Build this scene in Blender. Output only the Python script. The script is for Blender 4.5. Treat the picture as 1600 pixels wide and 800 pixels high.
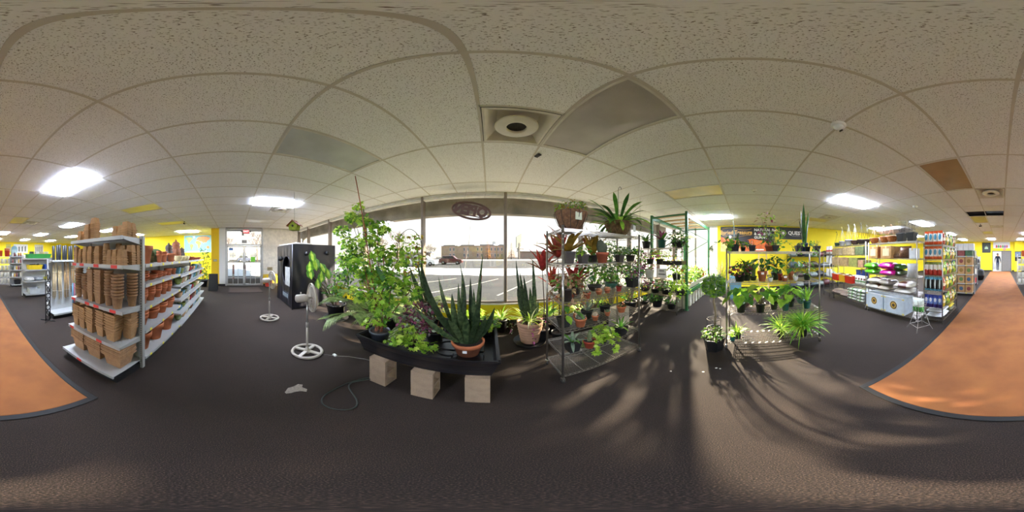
import bpy, bmesh, math, random
from mathutils import Vector, Matrix

# ------------------------------------------------------------------ scene, camera, sky, sun, exposure
sc = bpy.context.scene
for o in list(bpy.data.objects):
    bpy.data.objects.remove(o)
col = sc.collection
CAM_H = 1.52
CEIL = 2.94
PX0 = 765.0                       # photo column that faces straight at the shop window (+Y)

cam_d = bpy.data.cameras.new('camera')
cam_d.type = 'PANO'
try:
    cam_d.panorama_type = 'EQUIRECTANGULAR'
except Exception:
    cam_d.cycles.panorama_type = 'EQUIRECTANGULAR'
cam_d.clip_start = 0.02
cam_d.clip_end = 600
cam = bpy.data.objects.new('camera', cam_d)
col.objects.link(cam)
cam.location = (0, 0, CAM_H)
cam.rotation_euler = (math.pi / 2, 0, -(800 - PX0) / 1600 * 2 * math.pi)
sc.camera = cam

world = bpy.data.worlds.new('world')
sc.world = world
world.use_nodes = True
wn, wl = world.node_tree.nodes, world.node_tree.links
wn.clear()
w_out = wn.new('ShaderNodeOutputWorld')
w_bg = wn.new('ShaderNodeBackground')
w_tc = wn.new('ShaderNodeTexCoord')
w_sep = wn.new('ShaderNodeSeparateXYZ')
w_rmp = wn.new('ShaderNodeValToRGB')
w_rmp.color_ramp.elements[0].position = 0.0
w_rmp.color_ramp.elements[0].color = (1.0, 0.86, 0.70, 1)
w_rmp.color_ramp.elements[1].position = 0.55
w_rmp.color_ramp.elements[1].color = (0.74, 0.86, 1.0, 1)
e = w_rmp.color_ramp.elements.new(0.16)
e.color = (1.0, 0.97, 0.93, 1)
wl.new(w_tc.outputs['Generated'], w_sep.inputs[0])
wl.new(w_sep.outputs['Z'], w_rmp.inputs[0])
wl.new(w_rmp.outputs[0], w_bg.inputs[0])
w_bg.inputs[1].default_value = 1.15
wl.new(w_bg.outputs[0], w_out.inputs[0])

sun_d = bpy.data.lights.new('sun', 'SUN')
sun_d.energy = 27.0
sun_d.angle = math.radians(1.6)
sun_d.color = (1.0, 0.82, 0.60)
sun = bpy.data.objects.new('sun', sun_d)
col.objects.link(sun)
SUN_AZ = math.radians(69)
SUN_EL = math.radians(19)
sdir = Vector((math.sin(SUN_AZ) * math.cos(SUN_EL), math.cos(SUN_AZ) * math.cos(SUN_EL), math.sin(SUN_EL)))
sun.rotation_euler = (-sdir).to_track_quat('-Z', 'Y').to_euler()
sun.location = sdir * 40

LAMP = 74.0                       # radiance of a lit ceiling panel
sc.view_settings.view_transform = 'Standard'
sc.view_settings.look = 'None'
sc.view_settings.gamma = 1
sc.view_settings.use_curve_mapping = False
sc.view_settings.exposure = 0.48
sc.cycles.diffuse_bounces = 6
sc.cycles.max_bounces = 14
sc.cycles.transparent_max_bounces = 24

RND = random.Random(11)
PI = math.pi

# ------------------------------------------------------------------ photo pixels to places
def AZ(px):
    return (px - PX0) * 2 * PI / 1600

def floor_at(px, py, z=0.0):
    d = (py - 400) / 800 * PI
    r = (CAM_H - z) / math.tan(d)
    return Vector((r * math.sin(AZ(px)), r * math.cos(AZ(px)), z))

def on_y(px, Y, z=0.0):
    return Vector((Y * math.tan(AZ(px)), Y, z))

def on_x(px, X, z=0.0):
    return Vector((X, X / math.tan(AZ(px)), z))

def at_r(px, py, r):
    a = AZ(px)
    return Vector((r * math.sin(a), r * math.cos(a), CAM_H + r * math.tan((400 - py) / 800 * PI)))

# ------------------------------------------------------------------ materials
def lin(h):
    h = h.lstrip('#')
    v = [int(h[i:i + 2], 16) / 255 for i in (0, 2, 4)]
    return tuple((c / 12.92 if c <= .04045 else ((c + .055) / 1.055) ** 2.4) for c in v) + (1,)

MC = {}

def base_mat(name):
    m = bpy.data.materials.new(name)
    m.use_nodes = True
    nt = m.node_tree
    b = nt.nodes['Principled BSDF']
    return m, nt, b

def mat(hx, rough=.6, metal=0.0, var=.10, scale=9.0, bump=0.0, bscale=40.0, coat=0.0, obj_var=0.0, spec=None):
    key = (hx, rough, metal, var, scale, bump, bscale, coat, obj_var)
    if key in MC:
        return MC[key]
    m, nt, b = base_mat('mat_' + hx.strip('#'))
    N, L = nt.nodes, nt.links
    c = lin(hx)
    b.inputs['Roughness'].default_value = rough
    b.inputs['Metallic'].default_value = metal
    if coat:
        b.inputs['Coat Weight'].default_value = coat
    tc = N.new('ShaderNodeTexCoord')
    nz = N.new('ShaderNodeTexNoise')
    nz.inputs['Scale'].default_value = scale
    nz.inputs['Detail'].default_value = 3
    L.new(tc.outputs['Object'], nz.inputs['Vector'])
    mr = N.new('ShaderNodeMapRange')
    mr.inputs['From Min'].default_value = .3
    mr.inputs['From Max'].default_value = .7
    mr.inputs['To Min'].default_value = 1 - var
    mr.inputs['To Max'].default_value = 1 + var
    L.new(nz.outputs[0], mr.inputs['Value'])
    hs = N.new('ShaderNodeHueSaturation')
    hs.inputs['Color'].default_value = c
    if obj_var:
        oi = N.new('ShaderNodeObjectInfo')
        m2 = N.new('ShaderNodeMapRange')
        m2.inputs['To Min'].default_value = 1 - obj_var
        m2.inputs['To Max'].default_value = 1 + obj_var
        L.new(oi.outputs['Random'], m2.inputs['Value'])
        mm = N.new('ShaderNodeMath')
        mm.operation = 'MULTIPLY'
        L.new(mr.outputs[0], mm.inputs[0])
        L.new(m2.outputs[0], mm.inputs[1])
        L.new(mm.outputs[0], hs.inputs['Value'])
    else:
        L.new(mr.outputs[0], hs.inputs['Value'])
    L.new(hs.outputs[0], b.inputs['Base Color'])
    if bump:
        n2 = N.new('ShaderNodeTexNoise')
        n2.inputs['Scale'].default_value = bscale
        n2.inputs['Detail'].default_value = 4
        L.new(tc.outputs['Object'], n2.inputs['Vector'])
        bp = N.new('ShaderNodeBump')
        bp.inputs['Strength'].default_value = bump
        bp.inputs['Distance'].default_value = .02
        L.new(n2.outputs[0], bp.inputs['Height'])
        L.new(bp.outputs[0], b.inputs['Normal'])
    MC[key] = m
    return m

def leaf_mat(hx, hx2=None, trans=.35, rough=.45, scale=14.0):
    key = ('leaf', hx, hx2, trans, rough, scale)
    if key in MC:
        return MC[key]
    m, nt, b = base_mat('leaf_' + hx.strip('#'))
    N, L = nt.nodes, nt.links
    tc = N.new('ShaderNodeTexCoord')
    nz = N.new('ShaderNodeTexNoise')
    nz.inputs['Scale'].default_value = scale
    nz.inputs['Detail'].default_value = 2
    L.new(tc.outputs['Object'], nz.inputs['Vector'])
    rp = N.new('ShaderNodeValToRGB')
    rp.color_ramp.elements[0].position = .35
    rp.color_ramp.elements[1].position = .65
    rp.color_ramp.elements[0].color = lin(hx)
    c2 = lin(hx2) if hx2 else tuple(min(1, v * 1.55) for v in lin(hx)[:3]) + (1,)
    rp.color_ramp.elements[1].color = c2
    L.new(nz.outputs[0], rp.inputs[0])
    b.inputs['Roughness'].default_value = rough
    L.new(rp.outputs[0], b.inputs['Base Color'])
    tr = N.new('ShaderNodeBsdfTranslucent')
    L.new(rp.outputs[0], tr.inputs['Color'])
    mx = N.new('ShaderNodeMixShader')
    mx.inputs[0].default_value = trans
    out = N['Material Output']
    L.new(b.outputs[0], mx.inputs[1])
    L.new(tr.outputs[0], mx.inputs[2])
    L.new(mx.outputs[0], out.inputs['Surface'])
    MC[key] = m
    return m

def band_mat(bands, label=None, rough=.35, mottled=None, axis='Z'):
    """printed packaging: colour bands along the height and an optional printed oval (colour, cx, cz, rx, rz)"""
    key = ('band', tuple(bands), label, rough, mottled, axis)
    if key in MC:
        return MC[key]
    m, nt, b = base_mat('printed_pack')
    N, L = nt.nodes, nt.links
    tc = N.new('ShaderNodeTexCoord')
    sp = N.new('ShaderNodeSeparateXYZ')
    L.new(tc.outputs['Generated'], sp.inputs[0])
    rp = N.new('ShaderNodeValToRGB')
    rp.color_ramp.interpolation = 'CONSTANT'
    els = rp.color_ramp.elements
    els[0].position = 0
    els[0].color = lin(bands[0][1])
    els[1].position = bands[1][0] if len(bands) > 1 else 1.0
    els[1].color = lin(bands[1][1] if len(bands) > 1 else bands[0][1])
    for p, h in bands[2:]:
        q = els.new(p)
        q.color = lin(h)
    nz = N.new('ShaderNodeTexNoise')
    nz.inputs['Scale'].default_value = 5
    L.new(tc.outputs['Generated'], nz.inputs['Vector'])
    ad = N.new('ShaderNodeMath')
    ad.operation = 'MULTIPLY_ADD'
    ad.inputs[1].default_value = .16
    sb = N.new('ShaderNodeMath')
    sb.operation = 'SUBTRACT'
    sb.inputs[1].default_value = .08
    L.new(nz.outputs[0], ad.inputs[0])
    L.new(sp.outputs[axis], ad.inputs[2])
    L.new(ad.outputs[0], sb.inputs[0])
    L.new(sb.outputs[0], rp.inputs[0])
    cur = rp.outputs[0]
    if mottled:
        n3 = N.new('ShaderNodeTexVoronoi')
        n3.inputs['Scale'].default_value = 7
        L.new(tc.outputs['Generated'], n3.inputs['Vector'])
        gt = N.new('ShaderNodeMath')
        gt.operation = 'LESS_THAN'
        gt.inputs[1].default_value = .33
        L.new(n3.outputs['Distance'], gt.inputs[0])
        mx = N.new('ShaderNodeMix')
        mx.data_type = 'RGBA'
        L.new(gt.outputs[0], mx.inputs['Factor'])
        L.new(cur, mx.inputs['A'])
        mx.inputs['B'].default_value = lin(mottled)
        cur = mx.outputs['Result']
    if label:
        hx, cx, cz, rx, rz = label
        def term(sock, c, r):
            s = N.new('ShaderNodeMath'); s.operation = 'SUBTRACT'; s.inputs[1].default_value = c
            L.new(sock, s.inputs[0])
            d = N.new('ShaderNodeMath'); d.operation = 'DIVIDE'; d.inputs[1].default_value = r
            L.new(s.outputs[0], d.inputs[0])
            q = N.new('ShaderNodeMath'); q.operation = 'POWER'; q.inputs[1].default_value = 2
            L.new(d.outputs[0], q.inputs[0])
            return q.outputs[0]
        a1 = N.new('ShaderNodeMath'); a1.operation = 'ADD'
        L.new(term(sp.outputs['X'], cx, rx), a1.inputs[0])
        L.new(term(sp.outputs['Z' if axis == 'Z' else 'Y'], cz, rz), a1.inputs[1])
        lt = N.new('ShaderNodeMath'); lt.operation = 'LESS_THAN'; lt.inputs[1].default_value = 1
        L.new(a1.outputs[0], lt.inputs[0])
        mx = N.new('ShaderNodeMix')
        mx.data_type = 'RGBA'
        L.new(lt.outputs[0], mx.inputs['Factor'])
        L.new(cur, mx.inputs['A'])
        mx.inputs['B'].default_value = lin(hx)
        cur = mx.outputs['Result']
    L.new(cur, b.inputs['Base Color'])
    b.inputs['Roughness'].default_value = rough
    MC[key] = m
    return m

def emit_mat(hx, s, name='lit'):
    m = bpy.data.materials.new(name)
    m.use_nodes = True
    nt = m.node_tree
    nt.nodes.clear()
    e = nt.nodes.new('ShaderNodeEmission')
    o = nt.nodes.new('ShaderNodeOutputMaterial')
    e.inputs[0].default_value = lin(hx)
    e.inputs[1].default_value = s
    nt.links.new(e.outputs[0], o.inputs[0])
    return m

def glass_mat():
    m = bpy.data.materials.new('window_glass')
    m.use_nodes = True
    nt = m.node_tree
    nt.nodes.clear()
    N, L = nt.nodes, nt.links
    o = N.new('ShaderNodeOutputMaterial')
    t = N.new('ShaderNodeBsdfTransparent')
    t.inputs[0].default_value = (.95, .97, .97, 1)
    g = N.new('ShaderNodeBsdfGlossy')
    g.inputs['Roughness'].default_value = .02
    mx = N.new('ShaderNodeMixShader')
    mx.inputs[0].default_value = .05
    L.new(t.outputs[0], mx.inputs[1])
    L.new(g.outputs[0], mx.inputs[2])
    L.new(mx.outputs[0], o.inputs[0])
    return m

GLASS = glass_mat()

def carpet_mat():
    m, nt, b = base_mat('carpet_pile')
    N, L = nt.nodes, nt.links
    tc = N.new('ShaderNodeTexCoord')
    n1 = N.new('ShaderNodeTexNoise'); n1.inputs['Scale'].default_value = 210; n1.inputs['Detail'].default_value = 4
    n2 = N.new('ShaderNodeTexNoise'); n2.inputs['Scale'].default_value = 1.3; n2.inputs['Detail'].default_value = 3
    L.new(tc.outputs['Object'], n1.inputs['Vector'])
    L.new(tc.outputs['Object'], n2.inputs['Vector'])
    r = N.new('ShaderNodeValToRGB')
    r.color_ramp.elements[0].position = .38; r.color_ramp.elements[0].color = lin('#150e0b')
    r.color_ramp.elements[1].position = .72; r.color_ramp.elements[1].color = lin('#58463b')
    q = r.color_ramp.elements.new(.55); q.color = lin('#2a1f19')
    L.new(n1.outputs[0], r.inputs[0])
    mr = N.new('ShaderNodeMapRange')
    mr.inputs['From Min'].default_value = .3; mr.inputs['From Max'].default_value = .7
    mr.inputs['To Min'].default_value = .82; mr.inputs['To Max'].default_value = 1.18
    L.new(n2.outputs[0], mr.inputs['Value'])
    hs = N.new('ShaderNodeHueSaturation')
    L.new(r.outputs[0], hs.inputs['Color']); L.new(mr.outputs[0], hs.inputs['Value'])
    L.new(hs.outputs[0], b.inputs['Base Color'])
    b.inputs['Roughness'].default_value = .95
    bp = N.new('ShaderNodeBump'); bp.inputs['Strength'].default_value = .5; bp.inputs['Distance'].default_value = .006
    L.new(n1.outputs[0], bp.inputs['Height']); L.new(bp.outputs[0], b.inputs['Normal'])
    return m

def orange_mat():
    m, nt, b = base_mat('orange_runner')
    N, L = nt.nodes, nt.links
    tc = N.new('ShaderNodeTexCoord')
    n1 = N.new('ShaderNodeTexNoise'); n1.inputs['Scale'].default_value = 2.6; n1.inputs['Detail'].default_value = 4
    L.new(tc.outputs['Object'], n1.inputs['Vector'])
    r = N.new('ShaderNodeValToRGB')
    r.color_ramp.elements[0].position = .32; r.color_ramp.elements[0].color = lin('#7f4b26')
    r.color_ramp.elements[1].position = .70; r.color_ramp.elements[1].color = lin('#915a2c')
    L.new(n1.outputs[0], r.inputs[0]); L.new(r.outputs[0], b.inputs['Base Color'])
    b.inputs['Roughness'].default_value = .9
    n2 = N.new('ShaderNodeTexNoise'); n2.inputs['Scale'].default_value = 160
    L.new(tc.outputs['Object'], n2.inputs['Vector'])
    bp = N.new('ShaderNodeBump'); bp.inputs['Strength'].default_value = .35; bp.inputs['Distance'].default_value = .005
    L.new(n2.outputs[0], bp.inputs['Height']); L.new(bp.outputs[0], b.inputs['Normal'])
    return m

def tile_mat():
    m, nt, b = base_mat('acoustic_tile')
    N, L = nt.nodes, nt.links
    tc = N.new('ShaderNodeTexCoord')
    geo = N.new('ShaderNodeNewGeometry')
    n1 = N.new('ShaderNodeTexNoise'); n1.inputs['Scale'].default_value = 120; n1.inputs['Detail'].default_value = 2
    n1.inputs['Roughness'].default_value = .6
    L.new(geo.outputs['Position'], n1.inputs['Vector'])
    r = N.new('ShaderNodeValToRGB')
    r.color_ramp.elements[0].position = .33; r.color_ramp.elements[0].color = lin('#6f655e')
    r.color_ramp.elements[1].position = .41; r.color_ramp.elements[1].color = lin('#f6f7fa')
    L.new(n1.outputs[0], r.inputs[0])
    L.new(r.outputs[0], b.inputs['Base Color'])
    b.inputs['Roughness'].default_value = .95
    bp = N.new('ShaderNodeBump'); bp.inputs['Strength'].default_value = .35; bp.inputs['Distance'].default_value = .004
    L.new(n1.outputs[0], bp.inputs['Height']); L.new(bp.outputs[0], b.inputs['Normal'])
    return m

def peg_mat(hx):
    m, nt, b = base_mat('pegboard')
    N, L = nt.nodes, nt.links
    tc = N.new('ShaderNodeTexCoord')
    sp = N.new('ShaderNodeSeparateXYZ')
    L.new(tc.outputs['Object'], sp.inputs[0])
    def cell(s):
        f = N.new('ShaderNodeMath'); f.operation = 'PINGPONG'; f.inputs[1].default_value = .0127
        L.new(s, f.inputs[0])
        p = N.new('ShaderNodeMath'); p.operation = 'POWER'; p.inputs[1].default_value = 2
        L.new(f.outputs[0], p.inputs[0])
        return p.outputs[0]
    a = N.new('ShaderNodeMath'); a.operation = 'ADD'
    L.new(cell(sp.outputs['X']), a.inputs[0]); L.new(cell(sp.outputs['Z']), a.inputs[1])
    lt = N.new('ShaderNodeMath'); lt.operation = 'LESS_THAN'; lt.inputs[1].default_value = .0035 ** 2
    L.new(a.outputs[0], lt.inputs[0])
    mx = N.new('ShaderNodeMix'); mx.data_type = 'RGBA'
    mx.inputs['A'].default_value = lin(hx); mx.inputs['B'].default_value = lin('#2a2a2a')
    L.new(lt.outputs[0], mx.inputs['Factor'])
    L.new(mx.outputs['Result'], b.inputs['Base Color'])
    b.inputs['Roughness'].default_value = .5
    return m

# ------------------------------------------------------------------ mesh building
class MB:
    def __init__(s):
        s.v = []; s.f = []; s.m = []; s.sm = []
    def add(s, vs, fs, mi=0, smooth=False):
        o = len(s.v)
        s.v += [tuple(p) for p in vs]
        for f in fs:
            s.f.append(tuple(i + o for i in f)); s.m.append(mi); s.sm.append(smooth)
    def box(s, x0, y0, z0, x1, y1, z1, mi=0):
        s.add([(x0, y0, z0), (x1, y0, z0), (x1, y1, z0), (x0, y1, z0), (x0, y0, z1), (x1, y0, z1), (x1, y1, z1), (x0, y1, z1)],
              [(0, 3, 2, 1), (4, 5, 6, 7), (0, 1, 5, 4), (1, 2, 6, 5), (2, 3, 7, 6), (3, 0, 4, 7)], mi)
        return s
    def cbox(s, c, d, mi=0):
        return s.box(c[0] - d[0] / 2, c[1] - d[1] / 2, c[2] - d[2] / 2, c[0] + d[0] / 2, c[1] + d[1] / 2, c[2] + d[2] / 2, mi)
    def bevbox(s, x0, y0, z0, x1, y1, z1, b=.01, mi=0):
        """box with chamfered vertical and horizontal edges"""
        vs = []
        for z, k in ((z0, b), (z0 + b, 0), (z1 - b, 0), (z1, b)):
            for cx, cy, sx, sy in ((x0, y0, 1, 1), (x1, y0, -1, 1), (x1, y1, -1, -1), (x0, y1, 1, -1)):
                pa = (cx + sx * (k), cy + sy * (b + k)); pb = (cx + sx * (b + k), cy + sy * k)
                pr = [pa, pb] if (sx, sy) in ((1, 1), (-1, -1)) else [pb, pa]
                vs += [(p[0], p[1], z) for p in pr]
        fs = [tuple(range(7, -1, -1)), tuple(range(24, 32))]
        for r in range(3):
            for i in range(8):
                j = (i + 1) % 8
                fs.append((r * 8 + i, r * 8 + j, r * 8 + 8 + j, r * 8 + 8 + i))
        s.add(vs, fs, mi)
        return s
    def bar(s, a, b, w, h=None, mi=0):
        """rectangular bar from a to b"""
        a = Vector(a); b = Vector(b); h = h or w
        d = (b - a).normalized()
        u = d.cross(Vector((0, 0, 1)))
        if u.length < 1e-4: u = Vector((1, 0, 0))
        u.normalize(); n = u.cross(d)
        vs = []
        for p in (a, b):
            for i, j in ((-1, -1), (1, -1), (1, 1), (-1, 1)):
                vs.append(p + u * (w / 2 * i) + n * (h / 2 * j))
        s.add(vs, [(0, 3, 2, 1), (4, 5, 6, 7), (0, 1, 5, 4), (1, 2, 6, 5), (2, 3, 7, 6), (3, 0, 4, 7)], mi)
        return s
    def tube(s, pts, r, seg=8, mi=0, closed=False, cap=True):
        pts = [Vector(p) for p in pts]
        n = len(pts)
        rs = r if isinstance(r, (list, tuple)) else [r] * n
        vs = []; fs = []
        up = None
        for i, p in enumerate(pts):
            if closed: t = pts[(i + 1) % n] - pts[i - 1]
            else: t = pts[min(i + 1, n - 1)] - pts[max(i - 1, 0)]
            if t.length < 1e-7: t = Vector((0, 0, 1))
            t.normalize()
            if up is None:
                up = Vector((0, 0, 1)) if abs(t.z) < .9 else Vector((1, 0, 0))
            u = up - t * up.dot(t)
            if u.length < 1e-4: u = t.orthogonal()
            u.normalize(); w = t.cross(u); up = u
            for k in range(seg):
                a = 2 * PI * k / seg
                vs.append(p + (u * math.cos(a) + w * math.sin(a)) * rs[i])
        for i in range(n if closed else n - 1):
            j = (i + 1) % n
            for k in range(seg):
                l = (k + 1) % seg
                fs.append((i * seg + k, i * seg + l, j * seg + l, j * seg + k))
        if cap and not closed:
            fs.append(tuple(range(seg - 1, -1, -1)))
            fs.append(tuple((n - 1) * seg + k for k in range(seg)))
        s.add(vs, fs, mi, seg > 4)
        return s
    def ring(s, c, R, r, n=20, seg=6, axis='Z', mi=0, ry=None):
        pts = []
        for i in range(n):
            a = 2 * PI * i / n; x, y = R * math.cos(a), (ry or R) * math.sin(a)
            pts.append((c[0] + x, c[1] + y, c[2]) if axis == 'Z' else ((c[0] + x, c[1], c[2] + y) if axis == 'Y' else (c[0], c[1] + x, c[2] + y)))
        return s.tube(pts, r, seg, mi, closed=True)
    def lathe(s, prof, seg=20, c=(0, 0, 0), mi=0, smooth=True, poly=False, capb=False, capt=False, sx=1, sy=1, wob=0.0, rnd=None):
        vs = []; fs = []; n = len(prof)
        for r, z in prof:
            for k in range(seg):
                a = 2 * PI * (k + (.5 if poly else 0)) / seg
                rr = r * (1 + (wob * (rnd or RND).uniform(-1, 1) if wob else 0))
                vs.append((c[0] + rr * math.cos(a) * sx, c[1] + rr * math.sin(a) * sy, c[2] + z))
        for i in range(n - 1):
            for k in range(seg):
                l = (k + 1) % seg
                fs.append((i * seg + k, i * seg + l, (i + 1) * seg + l, (i + 1) * seg + k))
        if capb: fs.append(tuple(range(seg - 1, -1, -1)))
        if capt: fs.append(tuple((n - 1) * seg + k for k in range(seg)))
        s.add(vs, fs, mi, smooth)
        return s
    def poly(s, pts, y0, y1, mi=0):
        """outline in XZ extruded along Y"""
        n = len(pts)
        vs = [(p[0], y0, p[1]) for p in pts] + [(p[0], y1, p[1]) for p in pts]
        fs = [tuple(range(n)), tuple(range(2 * n - 1, n - 1, -1))]
        for i in range(n):
            j = (i + 1) % n
            fs.append((i, n + i, n + j, j))
        s.add(vs, fs, mi)
        return s
    def blade(s, base, az, L, w, tilt=.2, curl=.6, seg=6, fold=.25, prof=None, mi=0, twist=0.0):
        base = Vector(base); p = base.copy(); th = tilt
        h = Vector((math.cos(az), math.sin(az), 0)); sd = Vector((-math.sin(az), math.cos(az), 0))
        vs = []; fs = []
        for i in range(seg + 1):
            t = i / seg
            d = h * math.sin(th) + Vector((0, 0, 1)) * math.cos(th)
            nrm = h * -math.cos(th) + Vector((0, 0, 1)) * math.sin(th)
            ww = w * (prof(t) if prof else math.sin(PI * min(1, .18 + .82 * t)) ** .7 if t < 1 else 0) * .5
            side = (sd * math.cos(twist * t) + nrm * math.sin(twist * t))
            if i == seg:
                vs.append(p)
            else:
                vs += [p - side * ww + nrm * fold * ww, p, p + side * ww + nrm * fold * ww]
            p = p + d * (L / seg); th += curl / seg
        for i in range(seg):
            a = i * 3
            if i < seg - 1:
                fs += [(a, a + 1, a + 4, a + 3), (a + 1, a + 2, a + 5, a + 4)]
            else:
                fs += [(a, a + 1, a + 3), (a + 1, a + 2, a + 3)]
        s.add(vs, fs, mi, True)
        return s
    def leaf(s, p, T, Nn, size, shape='oval', mi=0, mi2=None):
        p = Vector(p); T = Vector(T).normalized(); Nn = Vector(Nn)
        Nn = Nn - T * Nn.dot(T)
        if Nn.length < 1e-4: Nn = T.orthogonal()
        Nn.normalize(); B = T.cross(Nn)
        vs2, fs, fm = LEAVES[shape]
        vs = [p + B * (x * size) + T * (y * size) + Nn * (z * size) for x, y, z in vs2]
        if mi2 is None:
            s.add(vs, fs, mi, True)
        else:
            o = len(s.v); s.v += [tuple(q) for q in vs]
            for f, k in zip(fs, fm):
                s.f.append(tuple(i + o for i in f)); s.m.append(mi2 if k else mi); s.sm.append(True)
        return s
    def mesh(s, name, mats):
        me = bpy.data.meshes.new(name)
        me.from_pydata(s.v, [], s.f)
        for m in (mats if isinstance(mats, (list, tuple)) else [mats]):
            me.materials.append(m)
        me.polygons.foreach_set('material_index', s.m)
        me.polygons.foreach_set('use_smooth', s.sm)
        me.update()
        return me
    def build(s, name, mats, parent=None, loc=None):
        return link(name, s.mesh(name, mats), parent, loc)

def star(lobes):
    vs = [(0, 0, 0), (0, .45, -.05)]
    n = lobes * 2
    for i in range(n + 1):
        a = -PI * .80 + 1.6 * PI * i / n
        r = .66 if i % 2 else .34
        vs.append((math.sin(a) * r, .45 + math.cos(a) * r * .95, .05 * math.cos(i * PI)))
    fs = [(1, 2 + i, 3 + i) for i in range(n)] + [(0, 2, 1), (0, 1, n + 2)]
    return vs, fs, [0] * len(fs)

LEAVES = {
    'oval': ([(0, 0, 0), (-.22, .3, .06), (.22, .3, .06), (0, .38, -.02), (-.24, .62, .05), (.24, .62, .05), (0, .72, -.05), (0, 1, -.14)],
             [(0, 3, 1), (0, 2, 3), (1, 3, 6, 4), (3, 2, 5, 6), (4, 6, 7), (6, 5, 7)], [0, 0, 0, 0, 0, 0]),
    'heart': ([(0, 0, 0), (-.34, -.02, .08), (.34, -.02, .08), (-.42, .32, .1), (.42, .32, .1), (0, .4, -.02), (-.24, .68, .04), (.24, .68, .04), (0, 1, -.15)],
              [(0, 1, 3, 5), (0, 5, 4, 2), (3, 6, 5), (5, 7, 4), (6, 8, 5), (5, 8, 7)], [0] * 6),
    'lance': ([(0, 0, 0), (-.075, .35, .02), (.075, .35, .02), (-.06, .7, 0), (.06, .7, 0), (0, 1, -.1)],
              [(0, 2, 1), (1, 2, 4, 3), (3, 4, 5)], [0] * 3),
    'needle': ([(0, 0, 0), (-.028, .3, .01), (.028, .3, .01), (-.022, .7, 0), (.022, .7, 0), (0, 1, -.12)],
              [(0, 2, 1), (1, 2, 4, 3), (3, 4, 5)], [0] * 3),
    'round': ([(0, 0, 0), (-.4, .2, .05), (.4, .2, .05), (-.45, .6, .06), (.45, .6, .06), (0, .95, 0)],
              [(0, 2, 1), (1, 2, 4, 3), (3, 4, 5)], [0] * 3),
    'lobed': star(5),
    'varieg': ([(0, 0, 0), (-.28, .3, .08), (.28, .3, .08), (-.12, .32, .02), (.12, .32, .02), (-.28, .62, .07), (.28, .62, .07), (-.11, .62, 0), (.11, .62, 0), (0, 1, -.16)],
               [(0, 3, 1), (0, 2, 4), (0, 4, 3), (1, 3, 7, 5), (4, 2, 6, 8), (3, 4, 8, 7), (5, 7, 9), (8, 6, 9), (7, 8, 9)],
               [0, 0, 1, 0, 0, 1, 0, 0, 1]),
}

def link(name, data, parent=None, loc=None):
    o = bpy.data.objects.new(name, data)
    col.objects.link(o)
    if parent is not None: o.parent = parent
    if loc is not None: o.location = loc
    return o

def tag(o, label=None, cat=None, group=None, kind=None):
    if label: o['label'] = label
    if cat: o['category'] = cat
    if group: o['group'] = group
    if kind: o['kind'] = kind
    return o

def thing(name, label, cat, loc=(0, 0, 0), rz=0.0, group=None, kind=None):
    o = link(name, None, None, loc)
    o.empty_display_size = .1
    o.rotation_euler = (0, 0, rz)
    return tag(o, label, cat, group, kind)

def struct(name, mb, m, parent=None):
    o = mb.build(name, m, parent)
    if parent is None: o['kind'] = 'structure'
    return o

def dup(root, loc, rz=0.0, label=None, group=None, scale=None):
    def cp(o, par):
        c = o.copy(); col.objects.link(c); c.parent = par
        for ch in o.children: cp(ch, c)
        return c
    r = cp(root, None)
    r.location = loc; r.rotation_euler = (r.rotation_euler[0], r.rotation_euler[1], rz)
    if label: r['label'] = label
    if group: r['group'] = group
    if scale: r.scale = scale if isinstance(scale, (tuple, list)) else (scale,) * 3
    return r

def text_mesh(body, size, depth, m, xscale=1.0, bold=0.0, align='CENTER'):
    cu = bpy.data.curves.new('lettering', 'FONT')
    cu.body = body; cu.size = size; cu.extrude = depth; cu.align_x = align; cu.align_y = 'CENTER'
    cu.offset = bold; cu.resolution_u = 2
    o = bpy.data.objects.new('lettering', cu); col.objects.link(o)
    bpy.context.view_layer.update()
    me = bpy.data.meshes.new_from_object(o.evaluated_get(bpy.context.evaluated_depsgraph_get()))
    bpy.data.objects.remove(o); bpy.data.curves.remove(cu)
    for v in me.vertices: v.co.x *= xscale
    me.materials.clear(); me.materials.append(m)
    me.name = 'lettering'
    return me

def put_text(body, size, depth, m, parent, origin, right, up, name='lettering', **k):
    me = text_mesh(body, size, depth, m, **k)
    o = link(name, me, parent)
    r = Vector(right).normalized(); u = Vector(up).normalized(); n = r.cross(u)
    M = Matrix((r, u, n)).transposed().to_4x4()
    M.translation = Vector(origin)
    o.matrix_local = M
    return o
# ------------------------------------------------------------------ the setting
XL, XR, YF, YB = -8.2, 7.45, 3.43, -16.2
XLL = -10.5
YEL = mat('#e6cf1c', .75, var=.05, scale=1.2, bump=.08, bscale=60)
YEL2 = mat('#eabf14', .75, var=.05, scale=1.5)
WHITEP = mat('#dcdad4', .7, var=.05, scale=2)
ALU = mat('#8f8c86', .38, .85, var=.08, scale=4)
ALUW = mat('#b9b8b4', .45, .6, var=.06)
BLACK = mat('#101010', .5, var=.2)
BASEB = mat('#1b1a1a', .6)

mb = MB().box(XLL - .2, YB - 4, -.08, XR + .2, YF, 0)
fl = struct('floor', mb, carpet_mat())
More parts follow.
